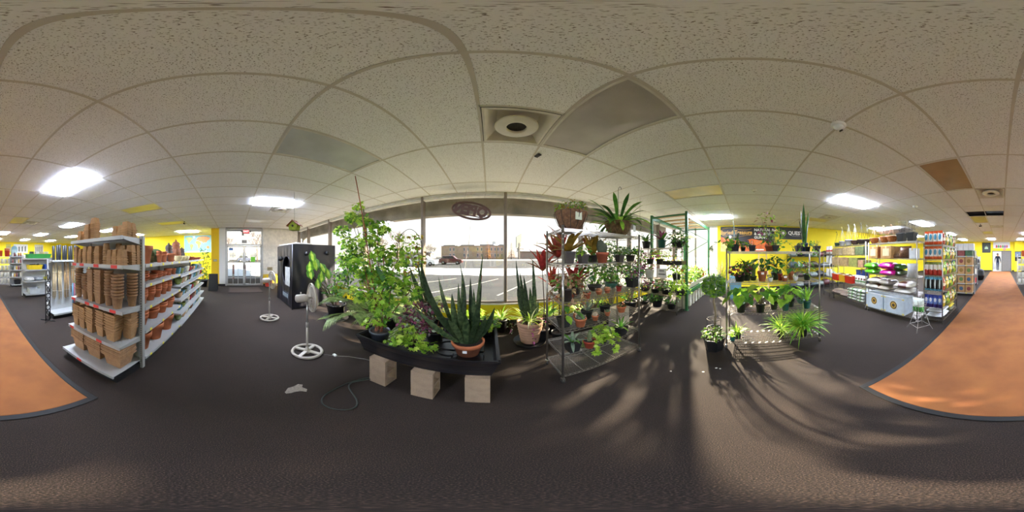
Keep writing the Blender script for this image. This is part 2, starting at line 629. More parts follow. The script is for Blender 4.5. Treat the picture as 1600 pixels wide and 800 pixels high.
# worn pale patch with its own ragged outline
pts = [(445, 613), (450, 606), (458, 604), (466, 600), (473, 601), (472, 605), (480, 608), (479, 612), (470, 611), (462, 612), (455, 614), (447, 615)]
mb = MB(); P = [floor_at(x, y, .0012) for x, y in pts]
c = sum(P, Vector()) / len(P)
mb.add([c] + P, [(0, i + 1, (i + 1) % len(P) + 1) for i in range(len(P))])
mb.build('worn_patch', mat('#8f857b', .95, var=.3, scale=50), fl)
for x, y in ((1099, 581), (1125, 576), (1119, 575), (1048, 580)):
    p = floor_at(x, y); MB().lathe([(.014, 0), (.011, .002), (.0, .003)], 7, p, wob=.3).build('scrap', mat('#cfc8bc', .9), fl)

# orange runner with black bound edge
rn = thing('carpet_runner', 'long orange carpet runner with black bound edges down the main aisle', 'carpet', (0, 0, 0))
MB().bevbox(-.80, -15.9, .001, 1.07, -1.0, .010, .004).build('pile', orange_mat(), rn)
BND = mat('#0e0d0d', .7)
for a in ((-.86, -15.9, -.80, -.94), (1.07, -15.9, 1.13, -.94), (-.80, -1.0, 1.07, -.94)):
    MB().bevbox(a[0], a[1], .001, a[2], a[3], .012, .003).build('edge_binding', BND, rn)

# walls
W = struct('wall_front', MB().box(XL, YF, 0, XR, YF + .16, .47), YEL)
mb = MB().box(XL, YF - .05, .47, XR, YF + .18, .50)
struct('trim_1', mb, mat('#cfcabf', .5))
struct('baseboard_front', MB().box(XL, YF - .012, 0, XR, YF, .09), BASEB)
struct('wall_right', MB().box(XR, YB, 0, XR + .15, 1.3, CEIL + .2), YEL)
# glazed return added at the right corner to let the sun in
struct('wall_corner', MB().box(XR, 1.3, 0, XR + .15, YF, .47), YEL)
w = link('window_20', None); w['kind'] = 'structure'; w.location = (XR, 1.3, .5)
MB().box(.06, .03, 0, .066, YF - 1.33, 2.4).build('pane', GLASS, w)
MB().box(.0, -.0, -.03, .15, YF - 1.3, .03).build('sill_rail', mat('#cfcabf', .5), w)
MB().box(.02, .0, 2.36, .13, YF - 1.3, 2.44).build('head_rail', mat('#d6d4cf', .5), w)
MB().bevbox(.01, 1.05, 0, .13, 1.11, 2.44, .006).build('mullion', mat('#a9a49b', .42, .7, var=.08, scale=3), w)
struct('trim_4', MB().box(XR, 1.3, 2.94, XR + .15, YF + .1, 3.2), mat('#cfcabf'))
struct('baseboard_right', MB().box(XR - .012, YB, 0, XR, YF, .1), BASEB)

struct('wall_back', MB().box(XLL, YB - .12, 0, -.98, YB, CEIL + .2).box(.92, YB - .12, 0, XR, YB, CEIL + .2).box(-.98, YB - .12, 2.02, .92, YB, CEIL + .2), YEL)
struct('baseboard_back', MB().box(XLL, YB, 0, -1.02, YB + .012, .12).box(.96, YB, 0, XR, YB + .012, .12), BASEB)
struct('wall_pier', MB().box(-1.95, YB, 0, -1.25, YB + .35, CEIL), YEL)
struct('wall_left_far', MB().box(XLL - .15, YB, 0, XLL, -1.13, CEIL + .2), YEL)
struct('wall_return', MB().box(XLL, -1.13, 0, XL - .1, -1.0, CEIL + .2), YEL)
struct('wall_left', MB().box(XL - .1, -1.13, 0, XL, -.73, CEIL + .2), YEL2)
struct('wall_left_white', MB().box(XL - .1, -.73, 0, XL, -.40, CEIL + .2), WHITEP)
stucco = mat('#e3dccf', .95, var=.12, scale=7, bump=1.0, bscale=14)
struct('wall_left_stucco', MB().box(XL - .1, 1.47, .58, XL, YF + .1, CEIL + .2), stucco)
struct('wall_left_low', MB().box(XL - .1, 1.47, 0, XL + .01, YF, .58), YEL2)
struct('baseboard_left', MB().box(XL, -1.13, 0, XL + .012, -.42, .1).box(XL + .01, 1.5, 0, XL + .022, YF, .1), BASEB)

# back hallway behind the grey door
hall = mat('#e6e6e6', .6)
struct('hallway_shell', MB().box(-.1, YB - 3.2, 0, 1.9, YB - 3.1, 2.5).box(-.2, YB - 3.2, 0, -.1, YB - .12, 2.5).box(1.8, YB - 3.2, 0, 1.9, YB - .12, 2.5).box(-.2, YB - 3.2, 2.5, 1.9, YB - .12, 2.56), hall)
struct('hallway_floor', MB().box(-.1, YB - 3.2, .0, 1.8, YB, .006), mat('#cfd0d0', .3))
d2 = thing('door_2', 'grey steel back door closed beside an open bright doorway', 'door', (0, YB, 0)); d2['kind'] = 'structure'
DG = mat('#6d6a66', .5); DF = mat('#4a4845', .5)
MB().bevbox(-.93, -.06, .01, -.01, -.015, 1.98, .004).build('leaf', DG, d2)
MB().box(-.98, -.1, 0, -.93, .03, 2.02).box(.87, -.1, 0, .92, .03, 2.02).box(-.98, -.1, 1.97, .92, .03, 2.04).box(-.015, -.1, 0, .015, .02, 1.98).build('frame', DF, d2)
MB().tube([(-.1, .0, 1.0), (-.1, .05, 1.0), (-.22, .05, 1.0)], .012, 8).build('handle', ALU, d2)

# window bays: mullions every 1.84 m
mull = [XL + .03] + [.337 + 1.84 * k for k in range(-4, 4)] + [XR - .03]
WFR = mat('#7a7067', .42, .6, var=.08, scale=3)
for n in range(len(mull) - 1):
    a, b_ = mull[n], mull[n + 1]
    w = link('window_%d' % (n + 1), None); w['kind'] = 'structure'; w.location = (a, YF, .5)
    d = b_ - a
    MB().box(.02, .055, .03, d - .02, .063, 2.36).build('pane', GLASS, w)
    MB().bevbox(-.03, -.02, 0, .03, .13, 2.44, .006).build('mullion', WFR, w)
    MB().box(.03, .0, 2.34, d - .03, .12, 2.39).box(.03, -.01, 2.395, d - .03, .12, 2.44).build('head_rail', mat('#d6d4cf', .5), w)
    MB().box(.03, .0, 0, d - .03, .12, .035).build('sill_rail', WFR, w)
w = MB().box(XR - .06, YF - .02, .5, XR, YF + .13, 2.94); struct('trim_2', w, WFR)
struct('trim_3', MB().box(XL, YF + .0, 2.94, XR, YF + .2, 3.2), mat('#cfcabf'))

# entrance double door with bar grid, transom above
dr = thing('door_1', 'glazed double entrance doors with aluminium bar grid', 'door', (XL, 0, 0)); dr['kind'] = 'structure'
Y0, Y1 = -.39, 1.465
MB().box(-.09, Y0 - .03, 0, .02, Y0 + .05, 2.92).box(-.09, Y1 - .05, 0, .02, Y1 + .03, 2.92).box(-.09, Y0, 2.84, .02, Y1, 2.94).box(-.09, Y0, 2.03, .02, Y1, 2.12).build('frame', ALUW, dr)
tp = MB().box(-.05, Y0 + .05, 2.12, -.045, Y1 - .05, 2.84).build('transom_pane', GLASS, dr)
ym = (Y0 + Y1) / 2
for k, (a, b_) in enumerate(((Y0 + .05, ym - .004), (ym + .004, Y1 - .05))):
    lf = MB().box(-.07, a, .01, -.02, a + .055, 2.02).box(-.07, b_ - .055, .01, -.02, b_, 2.02).box(-.07, a, 1.96, -.02, b_, 2.02).box(-.07, a, .01, -.02, b_, .1).build('leaf', ALUW, dr)
    MB().box(-.048, a + .055, .1, -.042, b_ - .055, 1.96).build('pane', GLASS, lf)
    for t in (1 / 3, 2 / 3):
        y = a + .055 + (b_ - a - .11) * t
        MB().box(-.035, y - .011, .1, -.008, y + .011, 1.96).build('muntin', ALUW, lf)
    for z in (.42, 1.0, 1.55):
        MB().box(-.033, a + .055, z - .011, -.010, b_ - .055, z + .011).build('muntin', ALUW, lf)
    yh = b_ - .03 if k == 0 else a + .03
    MB().tube([(-.02, yh, .86), (.05, yh, .88), (.05, yh, 1.12), (-.02, yh, 1.14)], .014, 8).build('pull_handle', mat('#6b6a68', .35, .9), lf)
    if k == 1:
        MB().box(-.04, a + .33, 1.22, -.038, a + .55, 1.48).build('notice', mat('#7ed23c', .6), lf)
    else:
        MB().box(-.04, a + .09, 1.80, -.038, a + .3, 1.93).build('notice', mat('#5d87c4', .6), lf)
MB().box(-.04, ym - .12, 2.17, -.036, ym + .13, 2.33).build('notice', mat('#a9a7a2', .6), dr)
MB().box(-.04, ym - .12, 2.56, -.036, ym - .02, 2.75).build('notice', mat('#9a9996', .6), dr)

# ------------------------------------------------------------------ suspended ceiling
GX = lambda i: -.075 + .61 * i
GY = lambda j: .466 + 1.22 * j
ce = MB().box(XLL - .2, YB - .1, CEIL + .22, XR + .2, YF + .1, CEIL + .26).build('ceiling', mat('#3a3530', .9)); ce['kind'] = 'structure'
GRD = mat('#cdc8c1', .5, var=.04)
for i in range(-17, 13):
    x = GX(i); y1 = YF if x > XL else -1.13
    if XLL < x < XR:
        MB().box(x - .012, YB, CEIL - .002, x + .012, y1, CEIL + .004).box(x - .002, YB, CEIL + .004, x + .002, y1, CEIL + .035).build('grid_runner', GRD, ce)
for j in range(-13, 3):
    y = GY(j)
    if YB < y < YF:
        MB().box(XLL if y < -1.0 else XL, y - .012, CEIL - .003, XR, y + .012, CEIL + .004).build('grid_runner', GRD, ce)
for a in ((XL, YF - .022, XR, YF), (XR - .022, YB, XR, YF), (XL, -.73, XL + .022, YF), (XLL, YB, XLL + .022, -1.13), (XLL, YB, XR, YB + .022)):
    MB().box(a[0], a[1], CEIL - .002, a[2], a[3], CEIL + .004).build('wall_angle', GRD, ce)

LIT = {(-7, 0), (9, 0), (-15, -3), (-3, -3), (5, -3), (-7, -6), (-11, -6), (-15, -6), (5, -6), (9, -6), (-3, -9), (-7, -9), (5, -9), (-11, -9), (9, -9), (-7, -12), (-11, -12), (-3, -12), (1, -12), (5, -12)}
DIM = {(-3, 0): '#c9cdd0', (1, 0): '#b9b4b2', (5, 0): '#d9c989', (-11, 0): '#e4e4e2', (-7, -3): '#cdbf7f', (-11, -3): '#d8c97e', (1, -3): '#a8865a', (-3, -6): '#b79d5e', (1, -6): '#9c7a4a', (1, -9): '#b0a184', (9, -3): '#cbbf96'}  # panel above the plant racks has the grow light's yellow bounce painted in
TM = tile_mat()
hv = {(0, 0, 1), (0, -4, 1), (0, -7, 0), (-8, 0, 1), (8, -3, 0), (-4, -6, 0)}     # half-tile air diffusers (i, j, upper half)
hvc = {(i, j) for i, j, u in hv}
gap = {(1, -5), (0, -5)}
full = MB().box(.0125, .0125, 0, .5975, 1.2075, .016).mesh('ceiling_tile', TM)
half = MB().box(.0125, .0125, 0, .5975, .5975, .016).mesh('ceiling_tile', TM)
cells = []
for i in range(-18, 13):
    for j in range(-14, 3):
        x0, y0 = GX(i), GY(j)
        if (i, j) in LIT or (i, j) in DIM: continue
        x1, y1 = x0 + .61, y0 + 1.22
        X0, X1, Y0_, Y1_ = max(x0, XLL), min(x1, XR), max(y0, YB), min(y1, YF)
        if X1 - X0 < .05 or Y1_ - Y0_ < .05: continue
        if X0 < XL - .3 and Y0_ > -1.13: continue
        cells.append((math.hypot((x0 + x1) / 2, (y0 + y1) / 2), i, j, X0, X1, Y0_, Y1_))
cells.sort()
rest = MB()
for k, (d, i, j, X0, X1, Y0_, Y1_) in enumerate(cells):
    whole = X1 - X0 > .6 and Y1_ - Y0_ > 1.2
    if (i, j) in hvc:
        up = [u for a, b_, u in hv if (a, b_) == (i, j)][0]
        link('ceiling_tile', half, ce, (GX(i), GY(j) + (0 if up else .61), CEIL))
        MB().box(GX(i), GY(j) + .598, CEIL - .002, GX(i) + .61, GY(j) + .622, CEIL + .02).build('grid_runner', GRD, ce); continue
    if (i, j) in gap:
        link('ceiling_tile', half, ce, (GX(i), GY(j) + .61, CEIL)); continue
    if k < 296:
        if whole:
            link('ceiling_tile', full, ce, (GX(i), GY(j), CEIL))
        else:
            MB().box(X0 + .0125, Y0_ + .0125, CEIL, X1 - .0125, Y1_ - .0125, CEIL + .016).build('ceiling_tile', TM, ce)
    else:
        rest.box(X0 + .0125, Y0_ + .0125, CEIL, X1 - .0125, Y1_ - .0125, CEIL + .016)
ro = rest.build('ceiling_tile_field', TM, ce); ro['kind'] = 'stuff'
for i in (1, 0):   # bluish batt in one open cell, dark sheet painting plenum shade in the other
    MB().box(GX(i) + .02, GY(-5) + .02, CEIL + .09, GX(i) + .59, GY(-5) + .6, CEIL + .12).build('insulation_or_shade', mat('#6d87a8' if i == 0 else '#33353b', .8, var=.35, scale=9), ce)

LENS_ON = emit_mat('#dfeaff', LAMP, 'lit_lens')
FRAME = mat('#d9d6d0', .5)
def where(i, j):
    x, y = GX(i) + .3, GY(j) + .6
    a = 'window' if y > -.5 else ('middle' if y > -7 else 'back')
    return x, y, a
ORD = ['first', 'second', 'third', 'fourth', 'fifth', 'sixth', 'seventh', 'eighth', 'ninth', 'tenth', 'eleventh', 'twelfth']
for j in (0, -3, -6, -9, -12):
    lits = sorted(i for i in range(-20, 14) if (i, j) in LIT)
    row = {0: 'in the row nearest the window', -3: 'in the second row inward', -6: 'in the third row inward', -9: 'in the fourth row inward', -12: 'in the row nearest the back wall'}[j]
    for q, i in enumerate(lits):
        t = thing('ceiling_light', 'lit ceiling panel, %s from the entrance side %s' % (ORD[q], row), 'ceiling light', (GX(i), GY(j), CEIL), 0, 'lit fluorescent ceiling panels')
        MB().box(.012, .012, -.004, .598, .03, .012).box(.012, 1.19, -.004, .598, 1.208, .012).box(.012, .03, -.004, .03, 1.19, .012).box(.58, .03, -.004, .598, 1.19, .012).build('frame', FRAME, t)
        MB().bevbox(.03, .03, -.026, .58, 1.19, .006, .010).build('lens', LENS_ON, t)
dl = {(-3, 0): 'unlit pale grey ceiling light panel above the two pedestal fans', (1, 0): 'unlit grey ceiling light with sagging lens beside the round air diffuser',
      (5, 0): 'unlit ceiling light panel with painted yellow bounce above the tall plant racks', (-11, 0): 'unlit white ceiling light panel close to the entrance doors',
      (-7, -3): 'unlit yellowed ceiling light panel above the glazed pot shelves', (-11, -3): 'unlit yellowed ceiling light panel near the world map',
      (1, -3): 'unlit brown stained ceiling light panel over the orange runner', (-3, -6): 'unlit tan ceiling light panel above the side aisles',
      (1, -6): 'unlit brown ceiling light panel next to the missing ceiling tiles', (1, -9): 'unlit greyish ceiling light panel far down the main aisle', (9, -3): 'unlit dull ceiling light panel above the back of the bag racks'}
for (i, j), hx in DIM.items():
    t = thing('ceiling_light', dl[(i, j)], 'ceiling light', (GX(i), GY(j), CEIL), 0, 'unlit ceiling panels')
    MB().box(.012, .012, -.006, .598, .03, .012).box(.012, 1.19, -.006, .598, 1.208, .012).box(.012, .03, -.006, .03, 1.19, .012).box(.58, .03, -.006, .598, 1.19, .012).build('frame', FRAME, t)
    mb = MB(); nx, ny = 10, 20; vs = []; fs = []
    sag = .035 if (i, j) == (1, 0) else .006
    for a in range(nx + 1):
        for b_ in range(ny + 1):
            u, v = a / nx, b_ / ny
            vs.append((.03 + .55 * u, .03 + 1.16 * v, .004 - sag * math.sin(PI * u) * math.sin(PI * v) * (1 + .5 * math.sin(6 * v))))
    for a in range(nx):
        for b_ in range(ny):
            q = a * (ny + 1) + b_
            fs.append((q, q + 1, q + ny + 2, q + ny + 1))
    mb.add(vs, fs, 0, True)
    mb.build('lens', mat(hx, .3, var=.12, scale=3, bump=.15, bscale=120), t)

dlab = {(0, 0): 'white square air diffuser with round centre above the plant tray', (0, -4): 'white square air diffuser over the near end of the aisle', (0, -7): 'white square air diffuser far along the main aisle',
        (-8, 0): 'white square air diffuser beside the lit panel near the entrance', (8, -3): 'white square air diffuser above the stacked bag racks', (-4, -6): 'white square air diffuser above the left side aisles'}
for i, j, u in sorted(hv):
    t = thing('air_diffuser', dlab[(i, j)], 'air vent', (GX(i) + .305, GY(j) + (.61 if u else 0) + .305, CEIL), 0, 'ceiling air diffusers')
    DM = mat('#d9d5cc', .45, var=.06)
    s = .287
    vs = []
    for z, q in ((-.006, s), (-.008, s - .02), (.10, .17)):
        vs += [(-q, -q, z), (q, -q, z), (q, q, z), (-q, q, z)]
    fs = [(4 * r + k, 4 * r + (k + 1) % 4, 4 * r + 4 + (k + 1) % 4, 4 * r + 4 + k) for r in range(2) for k in range(4)] + [(8, 9, 10, 11)]
    m_ = MB(); m_.add(vs, [tuple(reversed(f)) for f in fs]); m_.build('pan', DM, t)
    MB().lathe([(.175, .012), (.19, .0), (.175, -.008), (.10, -.02), (.088, -.018), (.088, .03)], 32).build('cone', DM, t)
    MB().lathe([(.088, .012), (.0, .016)], 24).build('duct_opening', mat('#2a2724', .8, var=.5, scale=40), t)

t = thing('security_camera', 'white dome security camera at a ceiling grid crossing', 'camera', (GX(2) + .0, GY(-1) + .02, CEIL))
MB().lathe([(.065, -.003), (.066, -.018), (.052, -.03), (.048, -.03), (.0, -.031)], 24).build('base', mat('#e8e8e8', .35), t)
MB().lathe([(.045, -.03), (.045, -.045), (.034, -.066), (.018, -.077), (0, -.08)], 24).build('dome', mat('#dfe2e4', .2), t)
MB().lathe([(.020, -.0), (.020, .012), (.0, .014)], 16, (0, 0, 0)).build('lens', mat('#16181c', .1), t, (.012, -.03, -.072)).rotation_euler = (PI * .75, 0, 0)
def bullet_cam(px, py, lab):
    el = (400 - py) / 800 * PI; r = 1.42 / math.tan(el)
    t = thing('security_camera', lab, 'camera', (r * math.sin(AZ(px)), r * math.cos(AZ(px)), CEIL))
    MB().lathe([(.03, -.003), (.03, -.02), (.008, -.025), (.008, -.07), (0, -.07)], 14).build('bracket', BLACK, t)
    MB().tube([(-.06, 0, -.085), (.07, 0, -.10)], .03, 12).build('body', BLACK, t)
bullet_cam(288, 346, 'small black camera under the ceiling above the glazed pots')
bullet_cam(1532, 350, 'small black camera under the ceiling over the orange runner')
t = thing('smoke_detector', 'round white smoke detector on the ceiling near the bag racks', 'detector', (2.27, -3.87, CEIL))
MB().lathe([(.07, -.003), (.072, -.02), (.055, -.042), (0, -.046)], 20).build('body', mat('#d8d5cf', .5), t)
MB().lathe([(.03, -.043), (.028, -.052), (0, -.053)], 16).build('grille', mat('#aaa7a0', .5), t)
t = thing('smoke_detector', 'round white smoke detector on the ceiling above the yellow wall', 'detector', (3.31, -.17, CEIL))
MB().lathe([(.055, -.003), (.056, -.02), (.04, -.034), (0, -.038)], 20).build('body', mat('#d8d5cf', .5), t)
MB().lathe([(.02, -.036), (.018, -.043), (0, -.044)], 16).build('grille', mat('#aaa7a0', .5), t)
t = thing('ceiling_clip', 'small black sensor stuck to the ceiling beside the round diffuser', 'sensor', (.58, 1.90, CEIL - .004), .35)
MB().bevbox(-.025, -.045, -.02, .025, .045, 0, .004).build('case', BLACK, t)
MB().lathe([(.012, -.02), (.010, -.024), (0, -.024)], 10).build('button', mat('#3a3a3a', .4), t)

# exit signs
def exit_sign(x, y, z, rz, lab, sc_=1.0, drop=True):
    t = thing('exit_sign', lab, 'exit sign', (x, y, z), rz)
    t.scale = (sc_,) * 3
    MB().bevbox(-.17, -.03, -.11, .17, .03, .11, .01).build('housing', mat('#b5aaa4', .5), t)
    f = MB().box(-.145, .030, -.085, .145, .034, .085).build('face', emit_mat('#d8263c', 1.1, 'exit_face'), t)
    put_text('EXIT', .13, .002, emit_mat('#ffd9d4', 1.6, 'exit_letters'), t, (0, .036, 0), (-1, 0, 0), (0, 0, 1), bold=.004)
    if drop:
        MB().box(-.02, -.015, .11, .02, .015, .19).build('stem', ALUW, t)
        for s in (-1, 1):
            MB().lathe([(.0, -.05), (.04, -.045), (.05, .02), (.045, .035), (.0, .036)], 14).build('emergency_lamp', mat('#6d655f', .5), t, (s * .22, 0, .02)).rotation_euler = (-PI / 2, 0, 0)
exit_sign(-8.08, .62, 2.74, -PI / 2, 'red lit exit sign with two emergency lamps over the entrance doors')
exit_sign(-.28, YB + .032, 2.20, 0, 'small red lit exit sign over the grey back door', .9, False)
# ------------------------------------------------------------------ outdoors beyond the glass
def ground_mat():
    m, nt, b = base_mat('asphalt')
    N, L = nt.nodes, nt.links
    tc = N.new('ShaderNodeTexCoord')
    n1 = N.new('ShaderNodeTexNoise'); n1.inputs['Scale'].default_value = .5; n1.inputs['Detail'].default_value = 6
    L.new(tc.outputs['Object'], n1.inputs['Vector'])
    r = N.new('ShaderNodeValToRGB')
    r.color_ramp.elements[0].position = .35; r.color_ramp.elements[0].color = lin('#34363a')
    r.color_ramp.elements[1].position = .7; r.color_ramp.elements[1].color = lin('#46484b')
    L.new(n1.outputs[0], r.inputs[0]); L.new(r.outputs[0], b.inputs['Base Color'])
    b.inputs['Roughness'].default_value = .8
    return m
GZ = -.12
mb = MB()
for a in ((-200, YF + .2, 200, 260), (-200, -60, XLL - .2, YF + .2), (XR + .2, -60, 200, YF + .2)):
    mb.box(a[0], a[1], GZ - .2, a[2], a[3], GZ)
struct('ground_outside', mb, ground_mat())
struct('walkway', MB().box(-10.4, YF + .2, GZ, 12, 5.2, GZ + .1).box(-10.4, -1, GZ, XL - .12, YF + .2, GZ + .1), mat('#b7b4ae', .9, var=.12, scale=2))
SNOW = mat('#c4c8ce', .8, var=.05, scale=.6, bump=.3, bscale=3)
def mound(x0, x1, y0, y1, h, seed):
    r = random.Random(seed); nx, ny = 36, 6; vs = []; fs = []
    for i in range(nx + 1):
        for j in range(ny + 1):
            u, v = i / nx, j / ny
            e_ = min(1, 6 * min(u, 1 - u)) * math.sin(PI * v) ** .5 if 0 < v < 1 and 0 < u < 1 else 0
            vs.append((x0 + (x1 - x0) * u, y0 + (y1 - y0) * v + (r.uniform(-.25, .25) if 0 < v < 1 else r.uniform(-.3, .3)), GZ - .02 + e_ * h * r.uniform(.7, 1.2)))
    for i in range(nx):
        for j in range(ny):
            a = i * (ny + 1) + j
            fs.append((a, a + ny + 1, a + ny + 2, a + 1))
    m_ = MB(); m_.add(vs, fs, 0, True); return m_
def snow(lab, *a):
    tag(mound(*a).build('snow_bank', SNOW), lab, 'snow', kind='stuff')
snow('long white snow covered verge between parking lot and road', -26, 13, 13.2, 21.5, .12, 1)
snow('snow covered verge along the road in front of the brick building', -70, 60, 58, 67, .25, 2)
snow('snow patch outside the entrance doors', -40, -12.5, -14, 14, .15, 3)
snow('snow verge further down the road on the right', 17, 60, 14, 22, .12, 4)
LINE = mat('#9c9d9b', .8)
for k, (a, b_) in enumerate((((-5.5, 6.6), (-2.4, 11.6)), ((-2.6, 6.6), (.6, 11.6)), ((.3, 6.6), (3.4, 11.6)), ((3.2, 6.6), (6.4, 11.6)), ((6.2, 6.6), (9.4, 11.6)))):
    tag(MB().bar((a[0], a[1], GZ + .004), (b_[0], b_[1], GZ + .004), .08, .008).build('parking_line', LINE), 'white painted parking line on the lot, %s from the left' % ORD[k], 'road marking', 'parking lines outside the window')

# canopy over the pavement with stained fascia
FASC = mat('#8f8983', .9, var=.4, scale=2.2, bump=.4, bscale=10)
struct('canopy_fascia', MB().box(-9.6, 4.2, 2.63, 7.9, 4.4, 3.7), FASC)
struct('canopy_soffit', MB().box(-9.6, YF + .17, 3.12, 7.9, 4.2, 3.2), mat('#b7b0a6', .9, var=.12))
for n, x in enumerate((-9.3,)):
    struct('canopy_post', MB().bevbox(x - .1, 4.2, GZ + .08, x + .1, 4.4, 2.65, .01), mat('#8d8880', .7))

# brick building across the road
B = thing('brick_building', 'long two storey tan brick building across the road', 'building', (-9, 82, GZ))
BR = mat('#a8937c', .9, var=.1, scale=.6)
MB().box(-16, 0, 0, 16.5, 12, 6.9).build('wall', BR, B)
MB().box(-16.4, -.3, 6.9, 16.9, 12.3, 7.35).build('roof_edge', mat('#8c8f94', .7), B)
MB().box(4, 3, 7.35, 16, 8, 7.8).box(10.5, 4, 7.8, 12, 5, 9.3).build('roof_plant', mat('#b9bcc0', .8), B)
wm = mat('#d8d7d4', .6); gm = mat('#5b6066', .15); pk = mat('#b59a8c', .8)
for x in (-10.2, -2.9, 4.0, 10.8, 14.2):
    p_ = MB().box(x - 1.3, -.12, .3, x + 1.3, .0, 6.6).build('window_bay', pk, B)
    for dx in (-.95, .95):
        for z in (1.2, 4.2):
            MB().box(x + dx - .42, -.2, z, x + dx + .42, -.12, z + 1.7).build('window', wm, p_)
            MB().box(x + dx - .34, -.22, z + .1, x + dx + .34, -.2, z + 1.6).build('pane', gm, p_)
B = thing('shed_building', 'long low building with snowy roof behind the street sign', 'building', (42, 100, GZ))
MB().box(-22, 0, 0, 26, 14, 4.6).build('wall', mat('#9c8f86', .9, var=.1, scale=.4), B)
m_ = MB(); m_.add([(-23, -1, 4.6), (27, -1, 4.6), (27, 15, 4.6), (-23, 15, 4.6), (-23, 7, 8.0), (27, 7, 8.0)], [(0, 1, 5, 4), (2, 3, 4, 5), (0, 4, 3), (1, 2, 5)]); m_.build('roof', SNOW, B)
B = thing('far_building', 'low pale building with porch left of the brick building', 'building', (-48, 95, GZ))
MB().box(-14, 0, 0, 12, 10, 3.6).build('wall', mat('#b3a79a', .9), B)
MB().box(-15, -1, 3.6, 13, 11, 4.2).build('roof', mat('#d9dde2', .8), B)
for k in range(6): MB().box(-12 + 4.4 * k, -.9, 0, -11.7 + 4.4 * k, -.6, 3.6).build('porch_post', mat('#6f6a64', .7), B)
B = thing('far_building', 'pale commercial building seen through the entrance doors', 'building', (-75, 6, GZ))
MB().box(-10, -26, 0, 0, 24, 5.5).build('wall', mat('#a9a5a0', .9), B)
MB().box(-10.4, -26.4, 5.5, .4, 24.4, 6.2).build('roof', mat('#e4e8ec', .8), B)
for k in range(9): MB().box(0, -23 + 5 * k, .9, .1, -20 + 5 * k, 3.4).build('window', gm, B)

def car(lab, loc, rz, paint):
    t = thing('car', lab, 'car', loc, rz)
    PM = mat(paint, .3, .3, coat=.6); GM = mat('#20242a', .12); TY = mat('#141414', .8)
    m_ = MB(); prof = [(-2.25, .35), (-2.3, .75), (-2.22, 1.05), (-1.95, 1.12), (-1.55, 1.66), (.45, 1.70), (1.15, 1.14), (2.1, 1.0), (2.28, .75), (2.25, .35)]
    ys = ((-.92, .96), (-.75, 1.0), (.75, 1.0), (.92, .96))
    vs = []
    for y, k in ys:
        for x, z in prof:
            yy = y * (.86 if z > 1.3 else 1)
            vs.append((x * k, yy, .35 + (z - .35) * (1 if abs(y) < .8 else .97)))
    n = len(prof); fs = [tuple(range(n)), tuple(range(4 * n - 1, 3 * n - 1, -1))]
    for r in range(3):
        for i in range(n):
            j = (i + 1) % n
            fs.append((r * n + i, (r + 1) * n + i, (r + 1) * n + j, r * n + j))
    m_.add(vs, fs); m_.build('body', PM, t)
    for s in (-1, 1):
        q = .905 * s
        for xs in ([(-1.75, 1.12), (-1.47, 1.58), (-.75, 1.6), (-.75, 1.12)], [(-.68, 1.12), (-.68, 1.6), (.38, 1.6), (.95, 1.12)]):
            m2 = MB(); m2.poly([(a, b_) for a, b_ in xs], q * .86 if s > 0 else q * 1.0, q * 1.0 if s > 0 else q * .86)
            m2.build('window', GM, t)
        for x in (-1.4, 1.35):
            w = MB().lathe([(0, -.11), (.2, -.11), (.33, -.10), (.35, -.05), (.35, .05), (.33, .10), (.2, .11), (0, .11)], 18).build('wheel', TY, t, (x, .84 * s, .35))
            w.rotation_euler = (PI / 2, 0, 0)
            MB().lathe([(0, .115 * -s), (.2, .115 * -s), (.21, .10 * -s)], 12).build('rim', ALU, w)
    for y in (-.62, .62):
        MB().box(2.14, y - .2, .78, 2.25, y + .2, .92).build('headlight', mat('#e8e6df', .2), t)
        MB().box(-2.27, y - .15, .85, -2.2, y + .15, 1.08).build('tail_light', mat('#8d1512', .3), t)
    return t
car('dark red sport utility vehicle driving along the road', tuple(floor_at(705, 413.2, GZ)), .03, '#4f1619')
car('white car half hidden behind the climbing plant', tuple(floor_at(663, 415, GZ)), .03, '#d5dade')
car('silver car parked far outside the entrance doors', (-44, -3.4, GZ), 1.5, '#9aa0a6')
car('dark blue car parked far outside the entrance doors', (-45, 3.2, GZ), 1.6, '#2a3550')

t = thing('street_sign', 'tall pole sign with tilted panel across the road', 'sign', tuple(floor_at(811, 405.8, GZ)), .5)
r_ = math.hypot(t.location.x, t.location.y)
MB().box(-.35, -.3, 0, .35, .3, 7.4).build('pole', mat('#77736d', .7), t)
m_ = MB(); m_.poly([(-1.6, 5.2), (1.2, 6.0), (1.2, 11.6), (-1.6, 10.0)], -.25, .25); m_.build('panel', mat('#9aa096', .6), t)
MB().box(-1.2, -.2, 4.6, 2.6, .2, 5.0).build('arm', mat('#77736d', .7), t)
for k, (px, h) in enumerate(((799, 7.5), (839, 8.0))):
    p = floor_at(px, 405.6, GZ)
    t = thing('lamp_post', ['thin lamp post left of the pole sign', 'thin lamp post right of the pole sign'][k], 'lamp post', tuple(p))
    MB().tube([(0, 0, 0), (0, 0, h)], .09, 8).build('pole', mat('#6b6a66', .6), t)
    MB().box(-.1, -.7, h - .08, .1, .1, h + .05).build('lamp_head', mat('#6b6a66', .6), t)
for k, y in enumerate((-.02, .78)):
    t = thing('bollard', ['red and grey bollard outside the left entrance door', 'red and grey bollard outside the right entrance door'][k], 'bollard', (-11.2, y, GZ))
    MB().lathe([(.07, 0), (.07, .98), (.06, 1.03), (0, 1.05)], 14).build('post', mat('#8d3b38', .6), t)
    MB().lathe([(.074, .2), (.074, .4)], 14).build('band', mat('#c9c9c9', .6), t)

